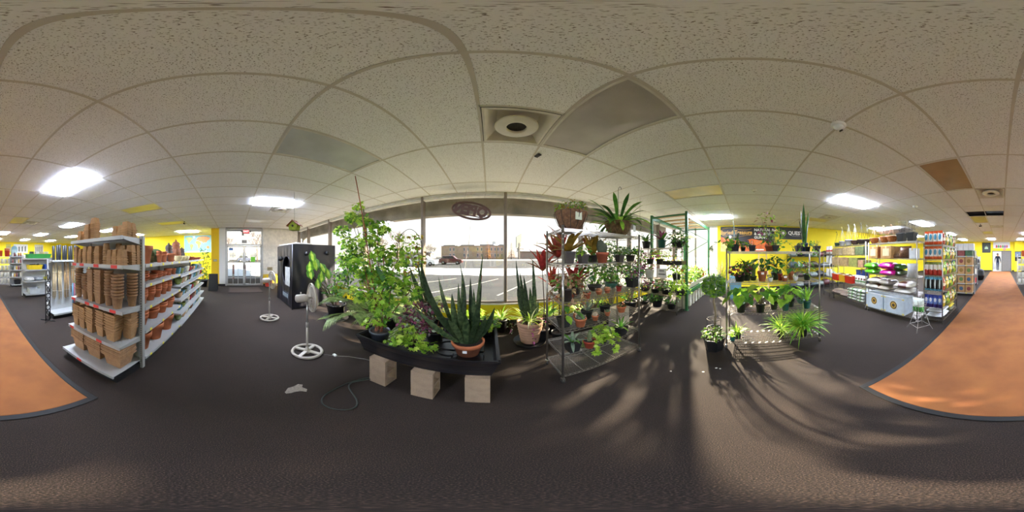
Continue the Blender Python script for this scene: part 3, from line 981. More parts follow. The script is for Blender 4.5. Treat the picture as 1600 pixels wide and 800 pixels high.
def branch(mb, p, d, L, r, lev, rnd):
    q = p + d * L
    mb.tube([p, p + d * L * .5 + Vector((rnd.uniform(-.05, .05), rnd.uniform(-.05, .05), 0)) * L, q], [r, r * .8, r * .62], 5, cap=False)
    if lev == 0: return
    for _ in range(3 if lev > 1 else 4):
        nd = (d + Vector((rnd.uniform(-.8, .8), rnd.uniform(-.8, .8), rnd.uniform(-.15, .5)))).normalized()
        branch(mb, p + d * L * rnd.uniform(.55, 1), nd, L * rnd.uniform(.6, .78), r * .55, lev - 1, rnd)
BARK = mat('#5f534a', .9)
def bare_tree(px, py, h, lab, seed):
    p = floor_at(px, py, GZ); rnd = random.Random(seed)
    t = thing('bare_tree', lab, 'tree', tuple(p), 0, 'bare winter trees')
    MB().tube([(0, 0, 0), (.05 * h * .1, 0, h * .3)], [h * .022, h * .016], 8).build('trunk', BARK, t)
    m_ = MB()
    for k in range(5):
        a = k * 1.26 + rnd.uniform(0, 1)
        branch(m_, Vector((.02 * h * .1, 0, h * (.24 + .012 * k))), Vector((math.cos(a) * .55, math.sin(a) * .55, 1)).normalized(), h * .27, h * .010, 4, rnd)
    m_.build('branches', BARK, t)
bare_tree(622, 407.2, 13.0, 'wide bare winter tree behind the climbing plants', 3)
bare_tree(598, 406, 11.0, 'bare winter tree left of the widest bare tree', 4)
for k, (px, py, h) in enumerate(((668, 405, 9), (676, 404.8, 8))):
    bare_tree(px, py, h, ['bare tree just left of the brick building', 'small bare tree against the corner of the brick building'][k], 9 + k)
for k, (x, y) in enumerate(((-46, -12), (-50, -2), (-48, 7), (-44, 14))):
    rr = math.hypot(x, y); pxx = PX0 + math.atan2(x, y) / (2 * PI) * 1600
    bare_tree(pxx, 400 + math.atan((CAM_H - GZ) / rr) * 800 / PI, 8.5 + k, 'bare tree far outside the entrance, %s from the left' % ORD[k], 20 + k)

def conifer(px, py, h, w, lab, hx, seed):
    p = floor_at(px, py, GZ); rnd = random.Random(seed)
    t = thing('evergreen_tree', lab, 'tree', tuple(p), 0, 'trees by the brick building')
    MB().tube([(0, 0, 0), (0, 0, h * .5)], [h * .03, h * .015], 7).build('trunk', BARK, t)
    m_ = MB()
    for k in range(420):
        z = rnd.random() ** 1.3; rr = w * (1 - z) * rnd.uniform(.3, 1) + .05; a = rnd.uniform(0, 2 * PI)
        d = Vector((math.cos(a), math.sin(a), -.25 + rnd.uniform(-.2, .3)))
        m_.leaf((rr * .55 * math.cos(a), rr * .55 * math.sin(a), h * (.1 + .88 * z)), d, (0, 0, 1), h * .14 * (1.15 - z), 'lance')
    m_.build('foliage', leaf_mat(hx, trans=.1), t)
conifer(784, 405.2, 5.2, 2.0, 'small dark evergreen at the right end of the brick building', '#3c4a38', 1)
conifer(762, 405.4, 11.0, 2.2, 'tall golden tree in front of the brick building', '#9a6b32', 2)
conifer(799, 405.4, 9.5, 2.6, 'brown leafy tree right of the brick building', '#8a6238', 5)
for k, (px, h) in enumerate(((733, 10.5), (752, 10.8), (774, 10.0))):
    conifer(px, 403.9, h + 2.5, 2.6, ['green treetop behind the brick building roof, left one', 'green treetop behind the brick building roof, middle one', 'green treetop behind the brick building roof, right one'][k], '#5d6350', 30 + k)
# ------------------------------------------------------------------ builders: pots
BLKP = mat('#17181a', .45, var=.2, scale=20)
TERRA = mat('#bf7048', .8, var=.10, scale=14, bump=.08, bscale=50, obj_var=.08)
TERRA2 = mat('#a65638', .8, var=.12, scale=14, obj_var=.08)
SOIL = mat('#2e221a', .95, var=.5, scale=60, bump=.6, bscale=60)
GREENP = mat('#1e5750', .4, var=.1)
COIR = mat('#7a5a42', .95, var=.35, scale=30, bump=1.0, bscale=45)

POTM = {}
def pot_mesh(kind, r, h, m):
    key = (kind, round(r, 3), round(h, 3), m.name)
    if key in POTM: return POTM[key]
    b = MB()
    if kind == 'nursery':
        b.lathe([(0, 0), (r * .70, 0), (r * .72, .012 * h), (r * .92, h * .86), (r * 1.0, h * .87), (r * 1.01, h), (r * .95, h), (r * .90, h * .84), (r * .7, .03)], 20)
    elif kind == 'terra':
        b.lathe([(0, 0), (r * .62, 0), (r * .66, .01 * h), (r * .88, h * .74), (r * .97, h * .745), (r * 1.0, h * .97), (r * .98, h), (r * .90, h), (r * .86, h * .8), (r * .6, .04 * h), (0, .05 * h)], 24)
    elif kind == 'round':
        b.lathe([(0, 0), (r * .55, 0), (r * .8, h * .3), (r * .95, h * .62), (r * 1.0, h * .93), (r * .99, h), (r * .92, h), (r * .88, h * .7), (r * .5, .08 * h), (0, .07 * h)], 22)
    elif kind == 'bowl':
        b.lathe([(0, 0), (r * .45, 0), (r * .80, h * .35), (r * .97, h * .8), (r * 1.04, h * .9), (r * 1.04, h), (r * .95, h), (r * .9, h * .8), (r * .4, .1 * h), (0, .1 * h)], 24)
    elif kind == 'square':
        q = 2 ** .5
        b.lathe([(0, 0), (r * .70 * q, 0), (r * .95 * q, h * .86), (r * 1.0 * q, h * .87), (r * 1.0 * q, h), (r * .93 * q, h), (r * .9 * q, h * .8), (r * .66 * q, .03)], 4, poly=True, smooth=False)
    elif kind == 'hex':
        b.lathe([(0, 0), (r * .72, 0), (r * .95, h * .86), (r * 1.0, h * .87), (r * 1.0, h), (r * .93, h), (r * .9, h * .8), (r * .66, .03)], 6, poly=True, smooth=False)
    elif kind == 'band':   # ribbed tall planter
        pr = [(0, 0), (r * .72, 0), (r * .75, .02)]
        for k in range(5):
            z = h * (.22 + .13 * k); rr = r * (.78 + .045 * k)
            pr += [(rr, z - .012), (rr + .008, z), (rr + .004, z + .012)]
        pr += [(r * .97, h * .82), (r * 1.03, h * .84), (r * 1.05, h), (r * .97, h), (r * .92, h * .85), (r * .7, .05)]
        b.lathe(pr, 28)
    elif kind == 'coir':
        rd = random.Random(3)
        b.lathe([(0, 0), (r * .45, .004), (r * .72, h * .3), (r * .9, h * .65), (r * 1.0, h * .95), (r * .97, h), (r * .88, h * .96), (r * .8, h * .8)], 34, wob=.025, rnd=rd)
    me = b.mesh('pot_' + kind, m)
    POTM[key] = me
    return me

SOILM = {}
def soil_mesh(kind, r):
    key = (kind, round(r, 3))
    if key not in SOILM:
        n = {'square': 4, 'hex': 6}.get(kind, 18); q = 2 ** .5 if kind == 'square' else 1
        SOILM[key] = MB().lathe([(r * q, 0), (r * .5 * q, .006), (0, .01)], n, poly=kind in ('square', 'hex')).mesh('soil', SOIL)
    return SOILM[key]

def potted(name, lab, cat, loc, kind, r, h, m, rz=0.0, group=None, soil=True):
    t = thing(name, lab, cat, tuple(loc), rz, group)
    link('pot', pot_mesh(kind, r, h, m), t)
    if soil: link('soil', soil_mesh(kind, r * .9), t, (0, 0, h * .87))
    return t

def saucer(t, r, z=0.0, m=None):
    MB().lathe([(0, 0), (r * .9, 0), (r, .035), (r * .97, .035), (r * .88, .008), (0, .008)], 24).build('saucer', m or BLKP, t, (0, 0, z))

# ------------------------------------------------------------------ builders: leaves
G_BRIGHT = leaf_mat('#6ea52a', '#a9d24a', .45)
G_MID = leaf_mat('#3f7a28', '#6fa43c', .35)
G_DEEP = leaf_mat('#274d22', '#43762f', .28)
G_SANS = leaf_mat('#1a2a1a', '#3c4d33', .12, .35, 30)
G_SANS2 = leaf_mat('#243a22', '#566844', .15, .35, 30)
G_GRAY = leaf_mat('#6f8570', '#a9b9a0', .25)
G_LIME = leaf_mat('#9cc83a', '#d2e664', .45)
G_PALE = leaf_mat('#cfd9a0', '#eef0cf', .4)
L_RED = leaf_mat('#942a2e', '#cc4a48', .4)
L_BROWNRED = leaf_mat('#7a3a2c', '#b5623f', .4)
L_OLIVE = leaf_mat('#7d6a2c', '#b8933c', .45)
L_PURPLE = leaf_mat('#6b2f4a', '#a05878', .3)
L_MAG = leaf_mat('#8a2c66', '#c0609a', .35)
L_DRY = leaf_mat('#8a6a4c', '#b89a70', .3)
STEM = mat('#6d6a3c', .7)
STEMR = mat('#7a4a34', .7)
CANE = mat('#8a4a2c', .7)

def sphere_dir(rd):
    z = rd.uniform(-1, 1); a = rd.uniform(0, 2 * PI); q = (1 - z * z) ** .5
    return Vector((q * math.cos(a), q * math.sin(a), z))

def cloud(mb, c, rad, n, size, shape='oval', rd=RND, shell=.5, up=.5, mis=(0,), hang=0.0):
    c = Vector(c)
    for _ in range(n):
        d = sphere_dir(rd); u = shell + (1 - shell) * rd.random() ** .5
        p = c + Vector((d.x * rad[0], d.y * rad[1], d.z * rad[2])) * u
        nn = (d * (1 - up) + Vector((0, 0, up)) + sphere_dir(rd) * .45)
        T = Vector((d.x, d.y, -.25 - hang)) + sphere_dir(rd) * .6
        mb.leaf(p, T, nn, size * rd.uniform(.65, 1.25), shape, rd.choice(mis))

def arching(mb, n, L, w, rd, base=(0, 0, 0), spread=.02, tilt=(.1, .9), curl=(.8, 1.9), seg=6, mis=(0,), prof=None, fold=.3):
    for k in range(n):
        a = 2 * PI * k / n * 2.618 + rd.uniform(-.3, .3)
        b = Vector(base) + Vector((math.cos(a), math.sin(a), 0)) * spread * rd.random()
        mb.blade(b, a, L * rd.uniform(.6, 1.1), w * rd.uniform(.8, 1.15), rd.uniform(*tilt), rd.uniform(*curl), seg, fold, prof, rd.choice(mis))

def stems(mb, c0, tips, r, rd, seg=5, mi=0):
    for tp in tips:
        a = Vector(c0); b = Vector(tp)
        m = (a + b) / 2 + Vector((rd.uniform(-.04, .04), rd.uniform(-.04, .04), 0)) * (b - a).length
        mb.tube([a, m, b], [r, r * .8, r * .45], seg, mi, cap=False)

SW = lambda t: (.62 + .75 * t if t < .45 else (1.0 - ((t - .45) / .55) ** 2.2))     # snake-plant leaf outline

# generic plant kinds; each adds parts to thing t whose pot rim stands at height z
def p_spider(t, z, L=.3, n=40, w=.016, ms=(G_LIME, G_BRIGHT, G_PALE), seed=1, tilt=(.1, .9), curl=(.9, 2.0), loc=(0, 0)):
    rd = random.Random(seed); mb = MB()
    arching(mb, n, L, w, rd, (loc[0], loc[1], z), .03, tilt, curl, 7, tuple(range(len(ms))))
    o = mb.build('leaf_tuft', list(ms), t); o['kind'] = 'stuff'
    return o

def p_bush(t, z, rad=.13, hgt=.16, n=90, size=.045, shape='oval', ms=(G_MID, G_BRIGHT), seed=1, up=.5, off=(0, 0), stem=STEM, shell=.35, hang=0.0):
    rd = random.Random(seed); mb = MB()
    c = (off[0], off[1], z + hgt * .55)
    cloud(mb, c, (rad, rad, hgt * .55), n, size, shape, rd, shell, up, tuple(range(len(ms))), hang)
    s = MB()
    stems(s, (0, 0, z - .01), [(off[0] + rd.uniform(-.7, .7) * rad, off[1] + rd.uniform(-.7, .7) * rad, z + hgt * rd.uniform(.4, .95)) for _ in range(6)], .004, rd)
    s.build('stems', stem, t)
    o = mb.build('foliage', list(ms), t); o['kind'] = 'stuff'
    return o

def p_trail(t, z, n=9, L=.3, size=.04, shape='oval', ms=(G_MID, G_BRIGHT), seed=1, out=.1, rise=.06, rim=.08):
    """vines that climb over the rim and hang"""
    rd = random.Random(seed); mb = MB(); s = MB()
    for k in range(n):
        a = 2 * PI * k / n + rd.uniform(-.3, .3); l = L * rd.uniform(.5, 1.1)
        h = Vector((math.cos(a), math.sin(a), 0)); pts = []
        for i in range(8):
            u = i / 7
            pts.append(h * (rim * .3 + (rim + out) * min(1, u * 1.7)) + Vector((rd.uniform(-.012, .012), rd.uniform(-.012, .012), z + rise * math.sin(PI * min(1, u * 1.6)) - max(0, u - .3) * l)))
        s.tube(pts, .0022, 4, cap=False)
        for i in range(1, 8):
            for _ in range(2):
                T = h * .6 + sphere_dir(rd) * .7 + Vector((0, 0, -.3))
                mb.leaf(pts[i], T, h + Vector((0, 0, .7)) + sphere_dir(rd) * .4, size * rd.uniform(.7, 1.2), shape, rd.randrange(len(ms)))
    s.build('stems', STEM, t)
    o = mb.build('foliage', list(ms), t); o['kind'] = 'stuff'

def p_snake(t, z, specs, ms=(G_SANS, G_SANS2)):
    """specs: (azimuth, length, width, tilt, curl); every leaf is its own part"""
    for k, (a, L, w, ti, cu) in enumerate(specs):
        mb = MB(); mb.blade((.03 * math.cos(a), .03 * math.sin(a), z), a, L, w, ti, cu, 8, .35, SW, 0, .35 * (-1) ** k)
        mb.build('leaf', ms[k % len(ms)], t)

def p_rosette(t, z, n, L, w, ms, seed=1, tilt=(.1, .9), curl=(.2, .9), prof=None):
    """broad strap leaves, each its own part"""
    rd = random.Random(seed)
    for k in range(n):
        a = k * 2.399 + rd.uniform(-.2, .2); u = k / max(1, n - 1)
        mb = MB(); mb.blade((.012 * math.cos(a), .012 * math.sin(a), z + .01 * (1 - u)), a, L * rd.uniform(.75, 1.08), w * rd.uniform(.85, 1.1), tilt[0] + (tilt[1] - tilt[0]) * u, rd.uniform(*curl), 6, .35, prof)
        mb.build('leaf', ms[rd.randrange(len(ms))], t)

def p_broad(t, z, n, H, size, ms, shape='heart', seed=1, spread=.16, mi2=None):
    """stalked broad leaves, each leaf its own part with its stalk"""
    rd = random.Random(seed)
    for k in range(n):
        a = k * 2.399 + rd.uniform(-.3, .3); u = (k + .5) / n
        h = Vector((math.cos(a), math.sin(a), 0)); hh = H * (1 - .62 * u) * rd.uniform(.85, 1.1)
        tip = h * spread * (.35 + .75 * u) + Vector((0, 0, z + hh))
        mb = MB(); mb.tube([(0, 0, z - .01), tip * .5 + Vector((0, 0, z * .5 + hh * .12)), tip], [.004, .003, .002], 5, 1 if mi2 is None else 2, cap=False)
        T = h + Vector((0, 0, -.55)) + sphere_dir(rd) * .25
        mb.leaf(tip, T, Vector((0, 0, 1)) + h * .5, size * rd.uniform(.8, 1.2), shape, 0, 1 if mi2 is not None else None)
        mm = ms[rd.randrange(len(ms))]
        mb.build('leaf', [mm, STEM] if mi2 is None else [mm, mi2, STEM], t)

def p_cactus(t, z, r, h, ribs=10, m=None, seed=1):
    m = m or mat('#5f6f4a', .8, var=.15, scale=30)
    mb = MB(); n = ribs * 2; vs = []; fs = []; lv = 9
    for i in range(lv + 1):
        u = i / lv; pr = math.sin(PI * (.12 + .86 * u)) ** .45 if u > .5 else (.85 + .3 * u)
        for k in range(n):
            rr = r * pr * (1 if k % 2 else .84); a = 2 * PI * k / n
            vs.append((rr * math.cos(a), rr * math.sin(a), z + h * u))
    for i in range(lv):
        for k in range(n):
            l = (k + 1) % n; fs.append((i * n + k, i * n + l, (i + 1) * n + l, (i + 1) * n + k))
    fs.append(tuple(lv * n + k for k in range(n)))
    mb.add(vs, fs, 0, True); mb.build('stem', m, t)
    rd = random.Random(seed); s = MB()
    for k in range(60):
        a = 2 * PI * (rd.randrange(ribs) * 2 + 1) / n; u = rd.uniform(.1, .95)
        p = Vector((r * math.cos(a), r * math.sin(a), z + h * u)) * 1; p.x *= .92; p.y *= .92
        d = Vector((math.cos(a), math.sin(a), rd.uniform(-.3, .7))).normalized()
        s.tube([p, p + d * .012], [.0008, .0002], 3, cap=False)
    o = s.build('spines', mat('#d8cfae', .7), t); o['kind'] = 'stuff'

def p_palm(t, z, n, L, seed=1, m=G_BRIGHT, tilt=(.15, .8), arc=1.1, leaf=.2, dens=20):
    rd = random.Random(seed)
    for k in range(n):
        a = k * 2.399 + rd.uniform(-.2, .2); u = k / n
        h = Vector((math.cos(a), math.sin(a), 0)); sd = Vector((-math.sin(a), math.cos(a), 0))
        th = tilt[0] + (tilt[1] - tilt[0]) * u; l = L * rd.uniform(.8, 1.1); p = Vector((0, 0, z)) + h * .02; pts = [p.copy()]; N_ = 14; ds = []
        for i in range(N_):
            d = h * math.sin(th) + Vector((0, 0, math.cos(th))); ds.append(d); p = p + d * (l / N_); pts.append(p.copy()); th += arc / N_
        mb = MB(); mb.tube(pts, [.006 * (1 - .8 * i / N_) for i in range(N_ + 1)], 5, 1, cap=False)
        for q in range(dens):
            f = .28 + .72 * q / dens; i = min(N_ - 1, int(f * N_)); P = pts[i].lerp(pts[i + 1], f * N_ - i); d = ds[i]
            ll = leaf * (math.sin(PI * min(1, .25 + .75 * (1 - abs(2 * f - 1.15)))) + .25)
            for s in (-1, 1):
                T = sd * s * .85 + d * .75 + Vector((0, 0, -.18))
                mb.leaf(P, T, d.cross(sd) * 1.0 + sphere_dir(rd) * .2, ll, 'needle', 0)
        mb.build('frond', [m, STEM], t)

# ------------------------------------------------------------------ builders: wire rack, gondola shelving
CHROME = mat('#a8a39c', .30, .9, var=.06)
RUBBER = mat('#3a3838', .6)
def wire_shelf(w, d, along='x', step=.026, truss=True):
    b = MB(); r = .0028
    for z in ((0, -.026) if truss else (0,)):
        for a in (((-w / 2, -d / 2, z), (w / 2, -d / 2, z)), ((-w / 2, d / 2, z), (w / 2, d / 2, z)), ((-w / 2, -d / 2, z), (-w / 2, d / 2, z)), ((w / 2, -d / 2, z), (w / 2, d / 2, z))):
            b.bar(a[0], a[1], .007)
    if truss:
        for y in (-d / 2, d / 2):
            n = int(w / .05)
            for k in range(n):
                b.bar((-w / 2 + w * k / n, y, -.026 if k % 2 else 0), (-w / 2 + w * (k + 1) / n, y, 0 if k % 2 else -.026), .0045)
        for x in (-w / 2, w / 2):
            n = int(d / .05)
            for k in range(n):
                b.bar((x, -d / 2 + d * k / n, -.026 if k % 2 else 0), (x, -d / 2 + d * (k + 1) / n, 0 if k % 2 else -.026), .0045)
    if along == 'x':
        n = int(d / step)
        for k in range(1, n): b.bar((-w / 2, -d / 2 + d * k / n, 0), (w / 2, -d / 2 + d * k / n, 0), .0045)
        m_ = max(2, int(w / .2))
        for k in range(1, m_): b.bar((-w / 2 + w * k / m_, -d / 2, -.006), (-w / 2 + w * k / m_, d / 2, -.006), .007)
    else:
        n = int(w / step)
        for k in range(1, n): b.bar((-w / 2 + w * k / n, -d / 2, 0), (-w / 2 + w * k / n, d / 2, 0), .0045)
        for k in range(1, 4): b.bar((-w / 2, -d / 2 + d * k / 4, -.006), (w / 2, -d / 2 + d * k / 4, -.006), .007)
    return b

def wire_rack(name, lab, loc, rz, w, d, zs, top, along='x', casters=True, m=None, cat='rack', post_r=.0125, step=.026, group=None):
    m = m or CHROME
    t = thing(name, lab, cat, loc, rz, group)
    zb = .10 if casters else 0.0
    pm = MB().tube([(0, 0, zb), (0, 0, top)], post_r, 12)
    z = zb + .05
    while z < top - .03:
        pm.lathe([(post_r + .0008, z), (post_r + .0008, z + .004)], 10); z += .051
    pm.lathe([(post_r, top), (post_r * .8, top + .008), (0, top + .01)], 12)
    pm = pm.mesh('post', m)
    sh = wire_shelf(w - .03, d - .03, along, step).mesh('shelf', m)
    col_ = MB()
    for sx in (-1, 1):
        for sy in (-1, 1):
            x, y = sx * (w / 2 - .0125), sy * (d / 2 - .0125)
            link('post', pm, t, (x, y, 0))
            if casters:
                c = MB().box(-.018, -.022, .062, .018, .022, .078).box(-.018, -.022, .03, -.014, .022, .065).box(.014, -.022, .03, .018, .022, .065).tube([(0, 0, .076), (0, 0, .11)], .008, 8).build('caster', m, t, (x, y, 0))
                wl_ = MB().lathe([(0, -.012), (.03, -.012), (.034, -.006), (.034, .006), (.03, .012), (0, .012)], 16).build('wheel', RUBBER, c, (0, 0, .034)); wl_.rotation_euler = (0, PI / 2, 0)
    for z in zs:
        link('shelf', sh, t, (0, 0, z - .004))
    return t

STEELW = mat('#b0b2b2', .45, .15, var=.05, scale=3)
PEG = peg_mat('#b9bcbc')
REDTAG = mat('#d8433a', .6); YELTAG = mat('#f0e23c', .6); WTAG = mat('#eeeeea', .6)
def gondola(name, lab, loc, rz, w, zs, depths, H, tags=(), back=PEG, base_kick=True, cat='shelving', uprights=(True, True), tagm=REDTAG, rear=None):
    """local x along the face, y = 0 at the back panel, +y towards the shopper"""
    t = thing(name, lab, cat, loc, rz)
    MB().box(-w / 2, -.012, .08, w / 2, 0, H - .02).build('back_panel', back, t)
    for k, s in enumerate((-1, 1)):
        if not uprights[k]: continue
        u = MB().bevbox(s * w / 2 - .022, -.02, 0, s * w / 2 + .022, .035, H, .004)
        z = .12
        while z < H - .05:
            u.box(s * w / 2 - .005, .0345, z, s * w / 2 + .005, .0358, z + .016, 1); z += .032
        u.build('upright', [STEELW, BLACK], t)
    for k, (z, d) in enumerate(zip(zs, depths)):
        sh = MB().box(-w / 2 + .003, .002, z - .006, w / 2 - .003, d, z).box(-w / 2 + .003, d - .002, z - .035, w / 2 - .003, d + .012, z + .004)
        m_ = MB()
        sh.build('shelf', STEELW, t)
        so = t.children[-1]
        for s in (-1, 1):
            x = s * (w / 2 - .004)
            if k > 0:
                b = MB(); b.add([(x, .01, z - .006), (x, d - .01, z - .006), (x, d - .01, z - .03), (x, .06, z - .07), (x, .01, z - .08)], [(0, 1, 2, 3, 4)])
                b.add([(x - .003 * s, p[1], p[2]) for p in [(x, .01, z - .006), (x, d - .01, z - .006), (x, d - .01, z - .03), (x, .06, z - .07), (x, .01, z - .08)]], [(4, 3, 2, 1, 0)])
                b.build('bracket', STEELW, so)
        for (kk, u) in tags:
            if kk == k:
                tw = .085 if tagm is REDTAG else .045
                MB().box(-w / 2 + w * u - tw / 2, d + .012, z - .032, -w / 2 + w * u + tw / 2, d + .0145, z + .002).build('price_tag', tagm, so)
    if base_kick:
        MB().box(-w / 2 + .01, .0, 0, w / 2 - .01, depths[0] - .05, .085).build('kick_plate', mat('#17181a', .6), t)
    return t

# ------------------------------------------------------------------ builders: bags, boxes
BAGM = {}
def bag_mesh(w, d, h, m, seed=0, seam=True):
    """filled pouch standing upright: flat seams at top and bottom, swollen middle"""
    rd = random.Random(seed); b = MB(); nu, nv = 9, 14; vs = []; fs = []
    for i in range(nu + 1):
        u = i / nu; th = max(.02, math.sin(PI * min(.985, max(.03, u * .86 + .10))) ** .6)
        ww = w / 2 * (1 - .10 * math.sin(PI * u)); dd = d / 2 * th
        for k in range(nv):
            a = 2 * PI * k / nv; cx, cy = math.cos(a), math.sin(a)
            x = ww * math.copysign(abs(cx) ** .75, cx); y = dd * math.copysign(abs(cy) ** .85, cy)
            j = .03 * w * rd.uniform(-1, 1) * th
            vs.append((x + j * .4, y + j, h * u))
    for i in range(nu):
        for k in range(nv):
            l = (k + 1) % nv; fs.append((i * nv + k, i * nv + l, (i + 1) * nv + l, (i + 1) * nv + k))
    fs += [tuple(range(nv - 1, -1, -1)), tuple(nu * nv + k for k in range(nv))]
    b.add(vs, fs, 0, True)
    if seam: b.box(-w / 2 * .99, -.003, h * .985, w / 2 * .99, .003, h * 1.04)
    return b.mesh('bag', m)

def sack_mesh(w, l, h, m, seed=0):
    """filled sack lying flat: x width, y length, base on z = 0"""
    rd = random.Random(seed); b = MB(); n = 12; vs = []; fs = []
    for s in (1, -1):
        for i in range(n + 1):
            for j in range(n + 1):
                u, v = i / n * 2 - 1, j / n * 2 - 1
                q = (max(0, 1 - abs(u) ** 3.2) * max(0, 1 - abs(v) ** 3.6)) ** .55
                z = h * .42 + s * (h * .5 if s > 0 else h * .42) * q + (rd.uniform(-.03, .03) * h if q > .2 and s > 0 else 0)
                pin = 1 - .06 * (1 - q) * abs(u * v)
                vs.append((w / 2 * u * pin, l / 2 * v * pin, z))
    N1 = (n + 1) ** 2
    for i in range(n):
        for j in range(n):
            a = i * (n + 1) + j
            fs.append((a, a + n + 1, a + n + 2, a + 1)); fs.append((N1 + a, N1 + a + 1, N1 + a + n + 2, N1 + a + n + 1))
    b.add(vs, fs, 0, True)
    return b.mesh('sack', m)

KRAFT = mat('#b08a5e', .8, var=.08, scale=6, obj_var=.08)
TAPE = mat('#c9b48a', .3, var=.05)
def carton(lab, loc, rz, w, d, h, m=None, label=None, tape=True, name='carton', group=None, cat='box'):
    t = thing(name, lab, cat, loc, rz, group)
    MB().bevbox(-w / 2, -d / 2, 0, w / 2, d / 2, h, .004).build('body', m or KRAFT, t)
    # two top flaps meeting in a seam
    for s in (-1, 1):
        MB().box(min(s * .002, s * (w / 2 - .004)), -d / 2 + .004, h, max(s * .002, s * (w / 2 - .004)), d / 2 - .004, h + .003).build('flap', m or KRAFT, t)
    if tape: MB().box(-.025, -d / 2 - .001, h + .003, .025, d / 2 + .001, h + .0038).box(-.025, d / 2, h * .8, .025, d / 2 + .001, h + .003).build('tape', TAPE, t)
    if label:
        hx, lw, lh = label
        MB().box(-w * lw / 2, d / 2 + .0005, h * (.5 - lh / 2), w * lw / 2, d / 2 + .002, h * (.5 + lh / 2)).build('label', mat(hx, .6), t)
    return t
# ------------------------------------------------------------------ left: end cap with peat pots
R90 = PI / 2
EC = gondola('endcap_shelving', 'white metal end shelving stacked with brown peat pots beside the aisle', (-1.60, -1.455, 0), -R90, .91,
        (.15, .53, .945, 1.425, 1.72), (.49, .40, .36, .36, .36), 1.75,
        tags=((0, .58), (1, .32), (1, .90), (2, .14), (2, .42), (2, .60), (2, .92), (3, .12), (3, .42), (3, .72), (3, .90)))
PEAT = mat('#b08a62', .95, var=.14, scale=30, bump=.5, bscale=90, obj_var=.10)
PEAT2 = mat('#a5805e', .95, var=.14, scale=30, bump=.5, bscale=90, obj_var=.10)
PMS = {}
def peat_mesh(kind, r, h, inv, m):
    k = (kind, r, h, inv, m.name)
    if k not in PMS:
        pr = [(0, .003), (r * .66, 0), (r * .68, .004), (r * .86, h * .87), (r * 1.0, h * .885), (r * 1.01, h * .985), (r * .92, h), (r * .84, h * .85), (r * .62, .02), (0, .02)]
        q = 1.0
        b = MB()
        if kind == 'square':
            b.lathe([(a * 2 ** .5, z) for a, z in pr], 4, poly=True, smooth=False)
        else:
            b.lathe(pr, 16)
        if inv: b.v = [(x, -y, h - z) for x, y, z in b.v]
        PMS[k] = b.mesh('peat_pot', m)
    return PMS[k]
def peat_stack(where_, x, y, z, kind, r, h, n, step, inv=False, m=PEAT, rz=0.0, seed=0):
    rd = random.Random(seed + int(abs(y) * 1000))
    me = peat_mesh(kind, r, h, inv, m)
    for k in range(n):
        o = link('peat_pot', me, None, (x + rd.uniform(-.002, .002), y + rd.uniform(-.002, .002), z + k * step))
        o.rotation_euler = (0, 0, rz + rd.uniform(-.04, .04))
        a_, b_ = where_.split(' peat pot ', 1)
        tag(o, '%s peat pot, %s, %s' % (a_, (ORD[k] + ' up') if k else 'lowest', b_), 'pot', 'peat pots ' + b_)
SQ = 'square'; RO = 'round'
bl = ['back', 'middle', 'front']
for q, y in enumerate((-1.755, -1.455, -1.155)):
    peat_stack('large square peat pot in the %s stack on the bottom shelf' % ['farthest', 'middle', 'nearest'][q], -1.36, y, .15, SQ, .138, .19, 6, .028, m=PEAT2)
for q, (x, y, r, n) in enumerate(((-1.31, -1.83, .066, 6), (-1.30, -1.68, .066, 6), (-1.30, -1.52, .072, 7), (-1.31, -1.355, .066, 7), (-1.31, -1.185, .078, 7), (-1.47, -1.09, .072, 7))):
    peat_stack('square tapered peat pot in the %s stack on the second shelf up' % ['leftmost', 'second', 'third', 'fourth', 'big fifth', 'rear right'][q], x, y, .53, SQ, r, .15, n, .033, m=PEAT)
for q, (x, y, k, r, n) in enumerate(((-1.33, -1.85, RO, .062, 9), (-1.33, -1.70, RO, .058, 7), (-1.33, -1.56, SQ, .056, 9), (-1.33, -1.42, SQ, .06, 9), (-1.34, -1.285, RO, .058, 9), (-1.32, -1.14, RO, .072, 8), (-1.49, -1.07, RO, .066, 8))):
    peat_stack('%s peat pot in the %s stack on the middle shelf' % (['round', 'square'][k == SQ], ['leftmost', 'short second', 'third', 'fourth', 'fifth', 'widest sixth', 'rear right'][q]), x, y, .945, k, r, .14, n, .034, m=PEAT2)
for q, (x, y, k, r, n) in enumerate(((-1.30, -1.85, SQ, .040, 6), (-1.30, -1.76, SQ, .036, 5), (-1.31, -1.66, SQ, .045, 6), (-1.31, -1.555, SQ, .048, 6), (-1.33, -1.44, SQ, .052, 6), (-1.34, -1.325, RO, .050, 7), (-1.46, -1.24, RO, .05, 7),
                                     (-1.30, -1.225, SQ, .036, 4), (-1.30, -1.15, SQ, .036, 4), (-1.30, -1.06, SQ, .045, 4), (-1.44, -1.145, SQ, .045, 6), (-1.44, -1.05, SQ, .045, 6), (-1.53, -1.04, SQ, .042, 6))):
    peat_stack('small peat pot in the %s inverted stack on the fourth shelf' % ['leftmost', 'second', 'third', 'fourth', 'fifth', 'round sixth', 'round rear', 'front left', 'front middle', 'front right', 'rear left', 'rear middle', 'rear right'][q],
               x, y, 1.425, k, r, .085, n, .026, inv=True, m=PEAT)
for q, (x, y, r, n) in enumerate(((-1.33, -1.80, .05, 3), (-1.35, -1.66, .055, 6), (-1.38, -1.57, .052, 9), (-1.38, -1.215, .037, 3), (-1.38, -1.135, .037, 3), (-1.36, -1.05, .045, 4), (-1.46, -1.055, .045, 4))):
    peat_stack('square peat pot in the %s inverted stack on the top shelf' % ['short left', 'medium left', 'tallest', 'first right', 'second right', 'third right', 'rear right'][q], x, y, 1.72, SQ, r, .085, n, .026, inv=True, m=PEAT)

